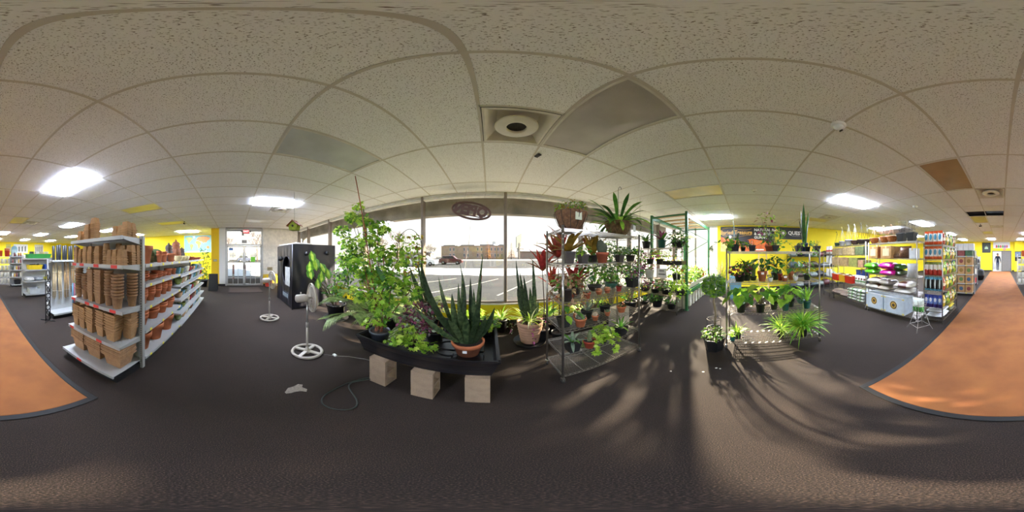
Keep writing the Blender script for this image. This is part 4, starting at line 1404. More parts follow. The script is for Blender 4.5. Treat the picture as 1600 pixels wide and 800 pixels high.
# run of shelving beside it
RUN1 = gondola('gondola_shelving', 'white metal shelving of terracotta pots next to the peat pot end', (-2.28, -1.46, 0), 0, 1.29, (.16, .57, .89, 1.18, 1.42), (.47,) * 5, 1.50,
        tags=tuple((k, u) for k in range(5) for u in (.08, .35, .62, .9)), tagm=YELTAG, back=mat('#c5c7c6', .5), uprights=(True, False))
RUN2 = gondola('gondola_shelving', 'white metal shelving of glazed pots running towards the entrance', (-4.11, -1.46, 0), 0, 2.36, (.13, .37, .65, .93, 1.14, 1.415), (.47,) * 6, 1.50,
        tags=tuple((k, u) for k in range(6) for u in (.3, .75)), tagm=YELTAG, back=mat('#c5c7c6', .5), uprights=(True, True))
def tpot(lab, x, y, z, kind, r, h, m, group=None, n=1, step=0.0, name='flower_pot'):
    me = pot_mesh(kind, r, h, m)
    for k in range(n):
        o = link(name, me, None, (x, y, z + k * step)); tag(o, lab if n == 1 else lab + (', %s up' % ORD[k] if k else ', lowest'), 'pot', group or ('pots: ' + lab))
        o.rotation_euler = (0, 0, RND.uniform(0, 6))
tpot('largest terracotta pot on the top shelf beside the upright', -1.86, -1.16, 1.42, 'terra', .145, .235, TERRA)
for q, (x, r) in enumerate(((-2.24, .045), (-2.42, .052))):
    tpot('slim terracotta pot in the %s stack on the top shelf' % ['first', 'second'][q], x, -1.10, 1.42, 'terra', r, .13, TERRA, n=2, step=.045)
tpot('medium terracotta pot on the top shelf right of the slim stacks', -2.72, -1.10, 1.42, 'terra', .075, .15, TERRA)
for q, x in enumerate((-2.20, -2.52)):
    t = thing('moss_dome', ['dark green mossy dome on the top shelf, nearer one', 'dark green mossy dome on the top shelf, farther one'][q], 'ornament', (x, -1.31, 1.42))
    MB().lathe([(.12, 0), (.13, .02), (.13, .1)], 20).build('base', mat('#5c5a33', .9, var=.4, scale=40), t)
    MB().lathe([(.135, .1), (.135, .13), (.10, .19), (.05, .22), (0, .225)], 20, wob=.03).build('dome', mat('#3c4a26', .95, var=.5, scale=50, bump=.8, bscale=70), t)
for q, (x, r, h, n) in enumerate(((-1.79, .125, .05, 4), (-2.05, .115, .05, 2), (-2.28, .10, .05, 3), (-2.48, .085, .06, 2))):
    tpot('low terracotta saucer in the %s pile on the fourth shelf' % ORD[q], x, -1.16, 1.18, 'bowl', r, h, TERRA, n=n, step=.03)
tpot('rounded terracotta pot on the fourth shelf', -2.68, -1.14, 1.18, 'terra', .075, .12, TERRA)
tpot('small terracotta pot at the far end of the fourth shelf', -2.84, -1.10, 1.18, 'terra', .055, .11, TERRA)
for q, x in enumerate((-1.78, -2.00, -2.22, -2.44, -2.66)):
    tpot('nested terracotta pot in the %s stack on the middle shelf' % ORD[q], x, -1.13, .89, 'terra', .088 - .004 * q, .13, TERRA, n=4 - (q > 2), step=.037)
for q, (x, n) in enumerate(((-1.80, 4), (-2.12, 3), (-2.42, 2), (-2.74, 2))):
    tpot('terracotta pot in the %s stack on the second shelf from the floor' % ORD[q], x, -1.16, .57, 'terra', .115, .15, TERRA, n=n, step=.044)
for q, x in enumerate((-1.84, -2.22, -2.64)):
    tpot('big terracotta pot on the bottom shelf, %s from the near end' % ORD[q], x, -1.18, .16, 'terra', .158, .29, TERRA)
    MB().box(-.03, .151, .20, .03, .156, .24).build('price_sticker', WTAG, bpy.context.scene.collection.objects[-1]) if False else None
glz = [('olive green', '#6f7a34'), ('cream', '#d8cdb0'), ('chestnut brown', '#6d4028'), ('teal blue', '#4f7f8c'), ('grey', '#8f9490'), ('dark red', '#8a2a2a'), ('tan', '#b08a62'), ('moss green', '#56603a'), ('pale blue', '#9fb3bd')]
rd = random.Random(5)
shn = ['bottom', 'second', 'third', 'fourth', 'fifth']
for k, z in enumerate((.13, .37, .65, .93, 1.14)):
    x = -3.08; q = 0
    while x > -5.2:
        r = rd.uniform(.075, .105); h = rd.uniform(.10, .15) if k not in (0,) else rd.uniform(.12, .17)
        if k == 3: h = min(h, .13)
        nm, hx = glz[(q * 5 + k * 3 + (q * q) % 4) % 9]
        tpot('%s glazed pot on the %s shelf of glazed pots, %s from the near end' % (nm, shn[k], ORD[min(q, 11)]), x - r, -1.13, z, 'round' if (q + k) % 3 else 'bowl', r, h, mat(hx, .22, var=.18, scale=12, coat=.4), group='glazed pots on the ' + shn[k] + ' shelf', name='glazed_pot')
        x -= 2 * r + .035; q += 1
# top of the glazed section: carved figures, cream pots, clay trays
for q, x in enumerate((-3.05, -3.30, -3.55)):
    tpot('cream fluted pot on top of the glazed pot shelves, %s one' % ['near', 'middle', 'far'][q], x, -1.08, 1.415, 'round', .10, .11, mat('#d9c89a', .6, var=.08), group='cream pots on top', name='cream_pot')
WOOD = mat('#8a4f2c', .6, var=.35, scale=18); DWOOD = mat('#3a2a24', .5, var=.3, scale=14)
def owl(lab, x, y, z, s, m):
    t = thing('carved_figure', lab, 'figurine', (x, y, z), .2)
    MB().lathe([(.0, 0), (.075 * s, 0), (.085 * s, .03 * s), (.095 * s, .12 * s), (.085 * s, .2 * s), (.07 * s, .23 * s), (.08 * s, .27 * s), (.075 * s, .32 * s), (.04 * s, .35 * s), (0, .355 * s)], 18).build('body', m, t)
    for e_ in (-1, 1):
        MB().lathe([(.025 * s, 0), (.012 * s, .04 * s), (0, .07 * s)], 8).build('ear', m, t, (e_ * .045 * s, 0, .33 * s))
        MB().lathe([(.02 * s, 0), (.014 * s, .008 * s), (0, .01 * s)], 12).build('eye', mat('#d8c9a0', .4), t, (e_ * .03 * s, .07 * s, .28 * s)).rotation_euler = (-R90, 0, 0)
    for e_ in (-1, 1):
        MB().lathe([(0, 0), (.03 * s, .02 * s), (.035 * s, .1 * s), (.02 * s, .16 * s), (0, .17 * s)], 8, sy=.5).build('wing', m, t, (e_ * .088 * s, .01, .05 * s))
owl('dark carved owl figure on top of the glazed pot shelves', -3.05, -1.28, 1.415, .95, DWOOD)
owl('large reddish brown carved wooden figure between two dark carved figures', -3.42, -1.26, 1.415, 1.2, WOOD)
owl('dark carved figure right of the big reddish carving', -3.78, -1.24, 1.415, .85, DWOOD)
for q, (x, r) in enumerate(((-3.95, .13), (-4.28, .12), (-4.58, .11), (-4.88, .11))):
    if q == 0:
        t = potted('potted_succulent', 'clay tray of small green succulents on the top shelf', 'plant', (x, -1.10, 1.415), 'bowl', r, .09, TERRA2)
        p_bush(t, .08, .1, .09, 60, .04, 'lance', (G_MID, G_GRAY), 3)
    else:
        tpot('low clay tray on the far top shelf, %s from the succulents' % ORD[q - 1], x, -1.10, 1.415, 'bowl', r, .07, TERRA2, group='clay trays on the far top shelf')
# rear face of this row
gondola('gondola_shelving', 'plain back side of the pot shelving row', (-3.46, -1.475, 0), PI, 3.66, (.16, .57, .95), (.40, .36, .36), 1.46, back=PEG)

# ------------------------------------------------------------------ rows further back on the left
def row(lab, x0, x1, y, zs, H, depths=None, back=PEG):
    return gondola('gondola_shelving', lab, ((x0 + x1) / 2, y, 0), 0, abs(x1 - x0), zs, depths or (.40,) * len(zs), H, back=back)
row('grey pegboard shelving hung with bamboo stakes', -1.66, -2.88, -3.62, (.14, 1.42), 1.44, (.34, .25))
rd = random.Random(8)
def stakes(lab, x, z0, z1, n, hx, w):
    t = thing('stake_bundle', lab, 'garden stakes', (x, -3.52, z0), 0, 'stake bundles on the pegboard')
    mm = mat(hx, .7, var=.2, scale=20)
    for k in range(n):
        u = (k + .5) / n - .5
        MB().tube([(u * w, rd.uniform(-.03, .03), rd.uniform(0, .06)), (u * w + rd.uniform(-.01, .01), rd.uniform(-.03, .03), z1 - z0 - rd.uniform(0, .08))], .007, 6).build('stake', mm, t)
    for zz in (.25, .75):
        MB().ring((0, 0, (z1 - z0) * zz), w / 2 + .008, .005, 14, 5, ry=.045).build('tie', mat('#d8d0b8', .7), t)
    MB().tube([(0, -.09, (z1 - z0) * .86), (0, -.02, (z1 - z0) * .86)], .005, 6).build('peg_hook', ALU, t)
stakes('leftmost pale bundle of thin bamboo stakes on the pegboard', -1.80, .44, 1.36, 8, '#cdb98e', .10)
stakes('second pale bundle of bamboo stakes on the pegboard', -1.95, .42, 1.34, 8, '#c9b384', .10)
stakes('thick tan bundle of bamboo stakes on the pegboard', -2.14, .44, 1.38, 9, '#b8935c', .13)
stakes('shorter brown bundle of bamboo stakes on the pegboard', -2.32, .55, 1.38, 8, '#a5804c', .11)
for q in range(9):
    o = MB().lathe([(0, 0), (.034, 0), (.036, .01), (.036, .34), (.03, .345), (.026, .33), (.026, .02)], 14).build('black_tube', BLKP, None, (-1.76 - .085 * q, -3.50 + .04 * (q % 2), 1.42)); o.scale = (1, 1, 1 + .12 * ((q * 7) % 5) / 5)
    tag(o, 'black plastic tube standing above the bamboo stakes, %s from the aisle' % ORD[q], 'tube', 'black tubes above the stakes')
t = potted('potted_bamboo', 'black pot of upright green bamboo canes at the pegboard foot', 'plant', (-2.36, -3.40, .14), 'nursery', .07, .14, BLKP)
for k in range(9):
    MB().tube([(.03 * math.cos(k), .03 * math.sin(k * 1.7), .1), (.04 * math.cos(k), .04 * math.sin(k * 1.7), .75 + .05 * (k % 3))], .008, 6).build('cane', mat('#4a6a2c', .5), t)
carton('kraft box of green foliage at the pegboard foot', (-2.62, -3.42, .14), 0, .22, .2, .42)
t = potted('potted_shrub', 'leafy green shrub in dark pot at the right end of the pegboard', 'plant', (-2.86, -3.36, .14), 'square', .09, .16, BLKP)
p_bush(t, .15, .10, .62, 150, .06, 'oval', (G_DEEP, G_MID), 12)
for q, (hx, nm) in enumerate((('#5f8fb0', 'blue'), ('#b06a80', 'pink'))):
    o = MB().lathe([(0, 0), (.018, 0), (.018, .7), (.014, .705), (0, .7)], 10).build('rolled_tube', mat(hx, .5), None, (-2.22 - .05 * q, -3.36, .14)); tag(o, 'slim %s tube standing at the pegboard foot' % nm, 'tube')
carton('white box on top of the pegboard shelving', (-2.62, -3.52, 1.42), 0, .22, .2, .24, mat('#d8d4c8', .6))
carton('small grey box on top of the pegboard shelving', (-2.84, -3.50, 1.42), .2, .16, .16, .15, mat('#8f8a84', .6))
# black wire carousel at the row end
t = thing('wire_stand', 'narrow black wire stand with hanging rings by the pegboard', 'rack', (-1.52, -3.30, 0))
for s in (-1, 1):
    MB().tube([(s * .05, 0, 0), (s * .06, 0, 1.05), (s * .03, 0, 1.18), (0, 0, 1.22)], .012, 6).build('upright', BLACK, t)
MB().tube([(-.12, -.12, .012), (.12, .12, .012)], .012, 6).build('foot', BLACK, t)
MB().tube([(-.12, .12, .012), (.12, -.12, .012)], .012, 6).build('foot', BLACK, t)
for k in range(7):
    MB().ring((0, .01, .2 + .14 * k), .055, .014, 16, 6, 'Y' if k % 2 else 'X').build('ring', BLACK, t)
for k in (2, 5):
    MB().lathe([(0, 0), (.03, .012), (.03, .05), (0, .06)], 12).build('white_tag', WTAG, t, (0, .0, .13 + .14 * k))

row('white shelving holding a green crate and small bins', -1.68, -2.90, -5.95, (.12, .59, 1.02, 1.43), 1.46, (.42, .36, .36, .36), STEELW)
def bin_(lab, x, y, z, w, d, h, hx, name='storage_bin', fill=None, cat='bin'):
    t = thing(name, lab, cat, (x, y, z))
    b = MB(); o_ = .012
    vs = []
    for zz, k in ((0, .9), (h, 1.0), (h, .96), (.01, .86)):
        vs += [(-w / 2 * k, -d / 2 * k, zz), (w / 2 * k, -d / 2 * k, zz), (w / 2 * k, d / 2 * k, zz), (-w / 2 * k, d / 2 * k, zz)]
    fs = [(3, 2, 1, 0)] + [(4 * r + k, 4 * r + (k + 1) % 4, 4 * r + 4 + (k + 1) % 4, 4 * r + 4 + k) for r in range(3) for k in range(4)] + [(12, 13, 14, 15)]
    b.add(vs, fs); b.box(-w / 2 - .01, -d / 2 - .01, h - .02, w / 2 + .01, -d / 2 + .004, h); b.box(-w / 2 - .01, d / 2 - .004, h - .02, w / 2 + .01, d / 2 + .01, h)
    b.build('tub', mat(hx, .4, var=.06), t)
    if fill:
        f = MB(); cloud(f, (0, 0, h * .9), (w * .4, d * .4, h * .25), 60, .09, 'round', random.Random(4), .2)
        q = f.build('contents', mat(fill, .6), t); q['kind'] = 'stuff'
    return t
bin_('bright green open crate on top of the white shelving', -2.25, -5.76, 1.43, .95, .30, .17, '#3aa04a')
for q in range(4):
    carton('small carton standing in the green crate, %s from the left' % ORD[q], (-2.58 + .2 * q, -5.76, 1.445), 0, .14, .12, .24, mat(['#c9c3b5', '#b9a888', '#d8d4cc', '#3b3a3a'][q], .6), tape=False, group='cartons in the green crate')
carton('cream cube box above the green crate', (-2.2, -5.90, 1.70), 0, .2, .1, .2, mat('#d8c39a', .7)) if False else None
bin_('yellow open bin of black fittings on the white shelving', -2.1, -5.78, 1.02, .55, .3, .17, '#e6c81e', fill='#191919')
bin_('blue open bin beside the yellow bin', -2.6, -5.78, 1.02, .28, .3, .18, '#2a4f9c')
for q, (x, hx, nm) in enumerate(((-1.90, '#dcdcd8', 'white'), (-2.28, '#9da3aa', 'grey'), (-2.66, '#d8d23c', 'yellow'))):
    o = link('hose_bag', sack_mesh(.36, .3, .15, mat(hx, .35, var=.25, scale=10), q), None, (x, -5.78, .59)); tag(o, '%s soft plastic bundle on the middle white shelf' % nm, 'bag')
bin_('clear plastic tote on the floor level shelf of the white shelving', -2.05, -5.72, .12, .42, .34, .2, '#b9bfc2')

row('white shelving lined with small bottles far down the aisle', -1.62, -2.3, -8.05, (.12, .50, .85, 1.18, 1.50), 1.60, (.36,) * 5, STEELW)
rd = random.Random(4)
bm = [MB().lathe([(0, 0), (.034, 0), (.036, .01), (.036, .14), (.014, .165), (.014, .2), (0, .202)], 10).mesh('bottle', mat(h_, .35)) for h_ in ('#d9d7cf', '#2e3a2c', '#7a2a26', '#c9a03c')]
for k, z in enumerate((.50, .85, 1.18, 1.50)):
    for q in range(6):
        o = link('bottle', bm[(q * 3 + k) % 4 if k < 3 else rd.choice((0, 2))], None, (-1.70 - .1 * q, -7.76, z))
        tag(o, 'small bottle on the %s shelf of the far shelving, %s from the aisle' % (['second', 'third', 'fourth', 'top'][k], ORD[q]), 'bottle', 'bottles on the far shelving, level %d' % (k + 2))
bin_('black bin on the lowest shelf of the bottle shelving', -1.95, -7.85, .12, .3, .25, .2, '#1c1c1e')
for q, (x, h_, w_) in enumerate(((-2.47, 1.32, .24), (-2.86, 1.05, .22))):
    carton(['tall upright kraft carton beside the bottle shelving', 'shorter leaning kraft carton beside the tall one'][q], (x, -7.8, 0), .1 * q, w_, .16, h_)
row('grey shelving against the far left side of the shop', -2.6, -4.6, -10.4, (.12, .55, .95, 1.35), 1.5, None, STEELW)
for q in range(9):
    hx = ['#8a3a30', '#c9c3b5', '#3b4a3a', '#5a6f86', '#b98a4c'][q % 5]
    carton('assorted carton on the far grey shelving top, %s from the aisle' % ORD[q], (-2.75 - .2 * q, -10.15, 1.35), 0, .17, .2, .18 + .06 * (q % 3), mat(hx, .6), tape=False, group='cartons on the far grey shelving')

# unit across the aisle end with white rolls and red buckets
WR = wire_rack('wire_rack', 'white wire rack of white rolls with red buckets far down the aisle', (-1.25, -8.3, 0), 0, .9, .45, (.12, .45, .8, 1.15, 1.5), 1.6, casters=False, m=mat('#d4d4d2', .4, .2), step=.05)
rm = MB().lathe([(0, 0), (.075, 0), (.075, .24), (.03, .24), (.03, .2), (0, .2)], 14).mesh('roll', mat('#dedcd2', .8))
for k, z in enumerate((.12, .45, .8, 1.15)):
    for q in range(5):
        o = link('white_roll', rm, None, (-1.59 + .17 * q, -8.2, z)); tag(o, 'white roll on the %s shelf of the far wire rack, %s from the left' % (['bottom', 'second', 'third', 'fourth'][k], ORD[q]), 'roll', 'white rolls level %d' % k)
def bucket(lab, x, y, z, hx, r=.14, h=.3):
    t = thing('bucket', lab, 'bucket', (x, y, z))
    MB().lathe([(0, 0), (r * .86, 0), (r * .98, h * .9), (r * 1.05, h * .91), (r * 1.05, h), (r * .95, h), (r * .85, .02), (0, .02)], 18).build('pail', mat(hx, .4), t)
    MB().tube([(-r * 1.05, 0, h * .9)] + [(r * 1.08 * math.cos(PI - PI * k / 8), -.02 - .06 * math.sin(PI * k / 8), h * .9 - .1 * math.sin(PI * k / 8)) for k in range(1, 8)] + [(r * 1.05, 0, h * .9)], .004, 5).build('handle', ALU, t)
bucket('red bucket on the far wire rack, left one', -1.52, -8.3, 1.5, '#c8381e')
bucket('orange red bucket on the far wire rack, right one', -1.15, -8.3, 1.5, '#d8592a')
bucket('pale orange bucket stacked in the red bucket', -1.52, -8.3, 1.62, '#d88a5c')
t = thing('arched_sign', 'pale blue arched display board on the bottle shelving', 'sign', (-1.80, -7.86, 1.50))
mb = MB(); mb.poly([(-.16, 0), (.16, 0), (.16, .38)] + [(.16 * math.cos(PI * k / 8), .38 + .14 * math.sin(PI * k / 8)) for k in range(1, 8)] + [(-.16, .38)], -.015, .015); mb.build('board', mat('#7fa8b4', .5), t)
MB().box(-.12, .015, .08, .12, .018, .34).build('print', mat('#a9c4c8', .5), t)

# ------------------------------------------------------------------ posters and fittings on walls
def panel(name, lab, cat, loc, right, w, h, hx, kind=None, rough=.5):
    """flat board on a wall, local x = reading direction, y up, z out of the wall"""
    t = thing(name, lab, cat, (0, 0, 0))
    r = Vector(right).normalized(); u = Vector((0, 0, 1)); n = r.cross(u)
    M_ = Matrix((r, u, n)).transposed().to_4x4(); M_.translation = Vector(loc); t.matrix_world = M_
    MB().box(-w / 2, -h / 2, .002, w / 2, h / 2, .012).build('board', hx if not isinstance(hx, str) else mat(hx, rough), t)
    return t
def flat(t, pts, z, m, name):
    mb = MB(); n = len(pts); mb.add([(p[0], p[1], z) for p in pts] + [(p[0], p[1], z - .002) for p in pts], [tuple(range(n))] + [(i, n + i, n + (i + 1) % n, (i + 1) % n) for i in range(n)])
    return mb.build(name, m, t)
# world map
mp = panel('world_map', 'large world map poster with blue oceans on the yellow wall', 'map', (XLL, -2.36, 2.33), (0, 1, 0), 1.84, 1.14, '#7fb4c4')
cont = {'#b9c56a': [[(-.82, .40), (-.62, .46), (-.42, .44), (-.30, .34), (-.42, .24), (-.50, .12), (-.56, .06), (-.50, -.02), (-.60, .02), (-.68, .16), (-.72, .28), (-.84, .32)]],
        '#8fb04c': [[(-.50, -.02), (-.38, .0), (-.26, -.10), (-.32, -.24), (-.40, -.42), (-.46, -.46), (-.47, -.28), (-.54, -.14)]],
        '#d98a4c': [[(-.06, .34), (.06, .44), (.3, .48), (.62, .46), (.84, .38), (.78, .26), (.66, .2), (.58, .06), (.48, .10), (.40, .02), (.30, .12), (.16, .16), (.04, .24), (-.08, .24)]],
        '#c9a84c': [[(-.10, .18), (.06, .20), (.18, .12), (.26, .02), (.18, -.10), (.14, -.28), (.06, -.34), (.02, -.16), (-.02, -.02), (-.14, .04)]],
        '#cf7a3c': [[(.60, -.18), (.72, -.14), (.80, -.24), (.74, -.34), (.60, -.30)]],
        '#eef0ea': [[(-.34, .50), (-.18, .52), (-.16, .42), (-.26, .34)], [(-.8, -.52), (.8, -.52), (.7, -.47), (-.6, -.48)]]}
for hx, ps in cont.items():
    for p in ps: flat(mp, p, .0145, mat(hx, .5, var=.15, scale=8), 'continent')
MB().box(-.92, .555, .012, .92, .57, .014).box(-.92, -.57, .012, .92, -.555, .014).box(-.92, -.57, .012, -.905, .57, .014).box(.905, -.57, .012, .92, .57, .014).build('border', mat('#d8d4c4', .5), mp)
sw = panel('switch_plate', 'grey switch plate on the orange yellow pillar', 'switch', (XL, -.93, 1.30), (0, 1, 0), .2, .12, '#a89c78')
for q in (-.035, .035): MB().box(q - .015, -.03, .012, q + .015, .03, .018).build('switch', mat('#d8d4c4', .4), sw)
sw = panel('wall_control', 'small cream control box on the white stucco wall', 'control box', (XL, 1.85, .86), (0, 1, 0), .28, .18, '#b5a27c')
MB().box(-.1, -.05, .012, .1, .05, .03).build('cover', mat('#9a8a68', .5), sw)
# signs at the back
pb = panel('sign_board', 'white sign with red green and purple plant shapes above the back door', 'sign', (0, YB, 2.60), (-1, 0, 0), 1.66, .62, '#cfd0d4')
for k, (x, hx) in enumerate(((-.5, '#a8323a'), (-.3, '#3f8a46'), (-.1, '#c0392f'), (.12, '#5a8a3c'), (.32, '#7a4a8a'), (.52, '#b04a4a'))):
    flat(pb, [(x - .09, -.25), (x + .08, -.26), (x + .1, -.1), (x + .03, .02), (x - .06, -.02)], .0145, mat(hx, .5), 'printed_shape')
put_text('FLOWERING', .13, .001, mat('#3a3a3c', .5), pb, (0, .19, .014), (1, 0, 0), (0, 1, 0)) if False else None
pb = panel('wall_poster', 'black framed poster with pale leaf figure on the back wall', 'poster', (1.52, YB, 2.35), (-1, 0, 0), .86, 1.02, '#14161a')
MB().box(-.36, -.44, .012, .36, .44, .014).build('print', mat('#222a26', .5), pb)
for k in range(7):
    a = R90 + (k - 3) * .48; L_ = .34 - .04 * abs(k - 3)
    d = Vector((math.cos(a), math.sin(a))); n_ = Vector((-d.y, d.x)); o_ = Vector((0, -.12))
    flat(pb, [tuple(o_), tuple(o_ + d * L_ * .5 - n_ * .04), tuple(o_ + d * L_), tuple(o_ + d * L_ * .5 + n_ * .04)], .016, mat('#a8c4a4', .5), 'leaf_figure')
tv = panel('television', 'dark flat screen hanging on the back wall right of the door', 'screen', (-1.6, YB + .35, 1.50), (-1, 0, 0), .62, .95, '#15171c', rough=.15)
MB().box(-.27, -.1, .012, .27, .42, .013).build('picture', mat('#5f6a78', .2), tv)
for k, (x, w_, hx) in enumerate(((-4.4, 1.5, '#c9c9c6'), (-6.4, 1.0, '#b9b3a0'), (-3.1, .5, '#a9a13a'))):
    pp = panel('wall_poster', ['wide pale poster on the back wall left of the aisle', 'tan poster further left on the back wall', 'narrow olive poster on the back wall left of the aisle'][k], 'poster', (x, YB, 2.28), (-1, 0, 0), w_, .9, hx)
    for q in range(4): flat(pp, [(-w_ * .4 + w_ * .22 * q, -.3), (-w_ * .28 + w_ * .22 * q, -.3), (-w_ * .28 + w_ * .22 * q, .15 + .05 * q), (-w_ * .4 + w_ * .22 * q, .2)], .0145, mat('#6a6a66', .5), 'printed_shape')

# banners on the yellow wall (reading towards -Y)
bt = panel('banner', 'black and orange product banner with gold script lettering on the yellow wall', 'banner', (XR, -.09, 2.30), (0, -1, 0), 2.48, 1.16, '#1a1210')
flat(bt, [(-1.24, -.58), (1.24, -.58), (1.24, -.2), (.7, -.1), (.2, .02), (-.3, -.12), (-.8, .0), (-1.24, .1)], .0142, mat('#c25a1e', .55, var=.45, scale=3.5), 'printed_field')
flat(bt, [(-1.24, -.58), (-.2, -.58), (-.5, -.3), (-1.24, -.14)], .0154, mat('#e0a060', .55, var=.3, scale=5), 'printed_field')
GOLD = mat('#d8a23a', .4)
put_text('Buried Treasure', .27, .002, GOLD, bt, (-.52, .30, .015), (1, 0, 0), (0, 1, 0), xscale=.82, bold=.004)
for s in (0, 1):
    mb = MB(); pts = [(-1.16 + 1.34 * k / 24, (.13 if s else .47) + .05 * math.sin(k / 24 * 2 * PI + s * 2), .016) for k in range(25)]
    mb.tube(pts, .006, 5); mb.build('flourish', GOLD, bt)
for q in (-1.12, .12): MB().ring((q, .26, .016), .065, .006, 18, 5).build('flourish', GOLD, bt)
WL = mat('#e8e4dc', .5)
for k, (s_, y) in enumerate((('NATURAL BAT', .42), ('& SEABIRD', .24), ('GUANO', .07))):
    put_text(s_, .17, .002, WL, bt, (.30, y, .015), (1, 0, 0), (0, 1, 0), align='LEFT', bold=.004)
flat(bt, [(.28, -.06), (.78, -.06), (.78, -.26), (.28, -.26)], .0165, mat('#d8732a', .5), 'printed_field')
flat(bt, [(-.32, -.12), (-.12, -.02), (.06, -.06), (.1, -.3), (-.3, -.32)], .0165, mat('#2a1a14', .6), 'printed_shape')
mb = MB(); mb.lathe([(.07, .016), (0, .0165)], 18, (-.80, .10, 0)); mb.build('printed_moon', mat('#d8d4c8', .5), bt)
flat(bt, [(.3, -.46), (.75, -.46), (.75, -.52), (.3, -.52)], .0165, mat('#f0e8d8', .5), 'printed_field')
bq = panel('banner', 'dark banner with green hexagon emblem and white lettering on the yellow wall', 'banner', (XR, -2.17, 2.60), (0, -1, 0), 1.20, .58, '#20211f')
def hexa(r): return [(-.42 + r * math.cos(PI / 3 * k), r * math.sin(PI / 3 * k)) for k in range(6)]
flat(bq, hexa(.155), .0142, mat('#8fb52c', .5), 'emblem'); flat(bq, hexa(.11), .0152, mat('#20211f', .5), 'emblem'); flat(bq, hexa(.075), .0162, WL, 'emblem')
put_text('QUEST', .24, .002, WL, bq, (.18, .01, .015), (1, 0, 0), (0, 1, 0), bold=.008)
MB().box(-.0, -.135, .014, .4, -.12, .015).build('strap_line', mat('#9a9a94', .5), bq)

# OPEN sign hanging in the window, facing the street
os_ = thing('open_sign', 'oval open sign hanging in the window, seen from behind', 'sign', tuple(on_y(736, 3.30, 0)))
cz = CAM_H + math.hypot(os_.location.x, 3.30) * math.tan((400 - 329) / 800 * PI)
os_.location.z = cz
os_.rotation_euler = (0, math.radians(13.5), 0)
SIGN = mat('#5c4240', .5)
MB().ring((0, 0, 0), .40, .024, 48, 8, 'Y', ry=.175).build('oval_frame', SIGN, os_)
put_text('OPEN', .29, .014, SIGN, os_, (-.01, 0, .0), (-1, 0, 0), (0, 0, 1), bold=.016, xscale=.92)
MB().box(-.29, -.006, .098, .29, .006, .12).box(-.29, -.006, -.12, .29, .006, -.098).build('letter_rail', SIGN, os_)
MB().tube([(-.2, 0, .15), (-.2, 0, .53)], .002, 4).build('hanging_wire', ALU, os_); MB().tube([(.2, 0, .15), (.2, 0, .43)], .002, 4).build('hanging_wire', ALU, os_)
MB().tube([(.03, .03, -.16), (.10, .05, -.6), (.15, .05, -1.2), (.2, .04, -1.62)], .003, 5).build('power_cord', mat('#c9c5bc', .6), os_)

# ------------------------------------------------------------------ entrance end
t = thing('door_mat', 'flat brown ribbed door mat inside the entrance', 'mat', (0, 0, 0))
MB().bevbox(-7.75, -.22, .001, -6.62, 1.22, .012, .004).build('mat_body', mat('#3a302e', .95, var=.2, scale=60), t)
MB().box(-7.70, -.17, .012, -6.67, 1.17, .0135).build('ribs', mat('#4a3c36', .95, var=.3, scale=90), t)
t = thing('a_frame_stand', 'black folding stand against the orange yellow pillar', 'stand', (-7.05, -.88, 0), -R90)
for s in (-1, 1):
    mb = MB(); mb.bar((0, s * .16, .0), (0, s * .02, .74), .40, .012); mb.build('board', BLACK, t)
MB().tube([(-.08, .10, .1), (0, .045, .5), (.08, .10, .1)], .008, 6).build('white_strut', WTAG, t)
t = potted('potted_plant', 'tall leafy plant in dark pot below the world map', 'plant', (-7.9, -1.45, 0), 'nursery', .2, .35, BLKP)
p_bush(t, .33, .30, 1.55, 260, .11, 'oval', (G_DEEP, G_MID), 5)
bin_('red tub on the floor beside the entrance door', -7.95, 1.72, 0, .3, .3, .34, '#c23a2a', fill='#3f7a3a')
t = potted('potted_palm', 'small palm standing against the white stucco wall', 'plant', (-6.75, 2.1, 0), 'nursery', .17, .3, BLKP)
p_palm(t, .28, 9, 1.05, 6, G_GRAY, (.1, .7), 1.3, .22, 16)
# birdhouse
p = at_r(460, 353.5, 3.45)
t = thing('birdhouse', 'small mossy birdhouse with brown roof hanging from the ceiling', 'birdhouse', tuple(p), .7)
mb = MB(); mb.poly([(-.085, -.09), (.085, -.09), (.10, .01), (0, .10), (-.10, .01)], -.08, .08); mb.build('box', mat('#8a9a34', .9, var=.3, scale=30), t)
for s in (-1, 1):
    mb = MB(); mb.bar((s * -.01, 0, .122), (s * .14, 0, .0), .22, .014); mb.build('roof_board', mat('#7a3f22', .8, var=.3, scale=40), t)
MB().lathe([(.025, 0), (.025, .004), (0, .004)], 14).build('entrance_hole', BLACK, t, (0, -.081, 0)).rotation_euler = (R90, 0, 0)
MB().tube([(0, 0, .12), (0, 0, CEIL - p.z)], .003, 5).build('hanging_wire', BLACK, t)

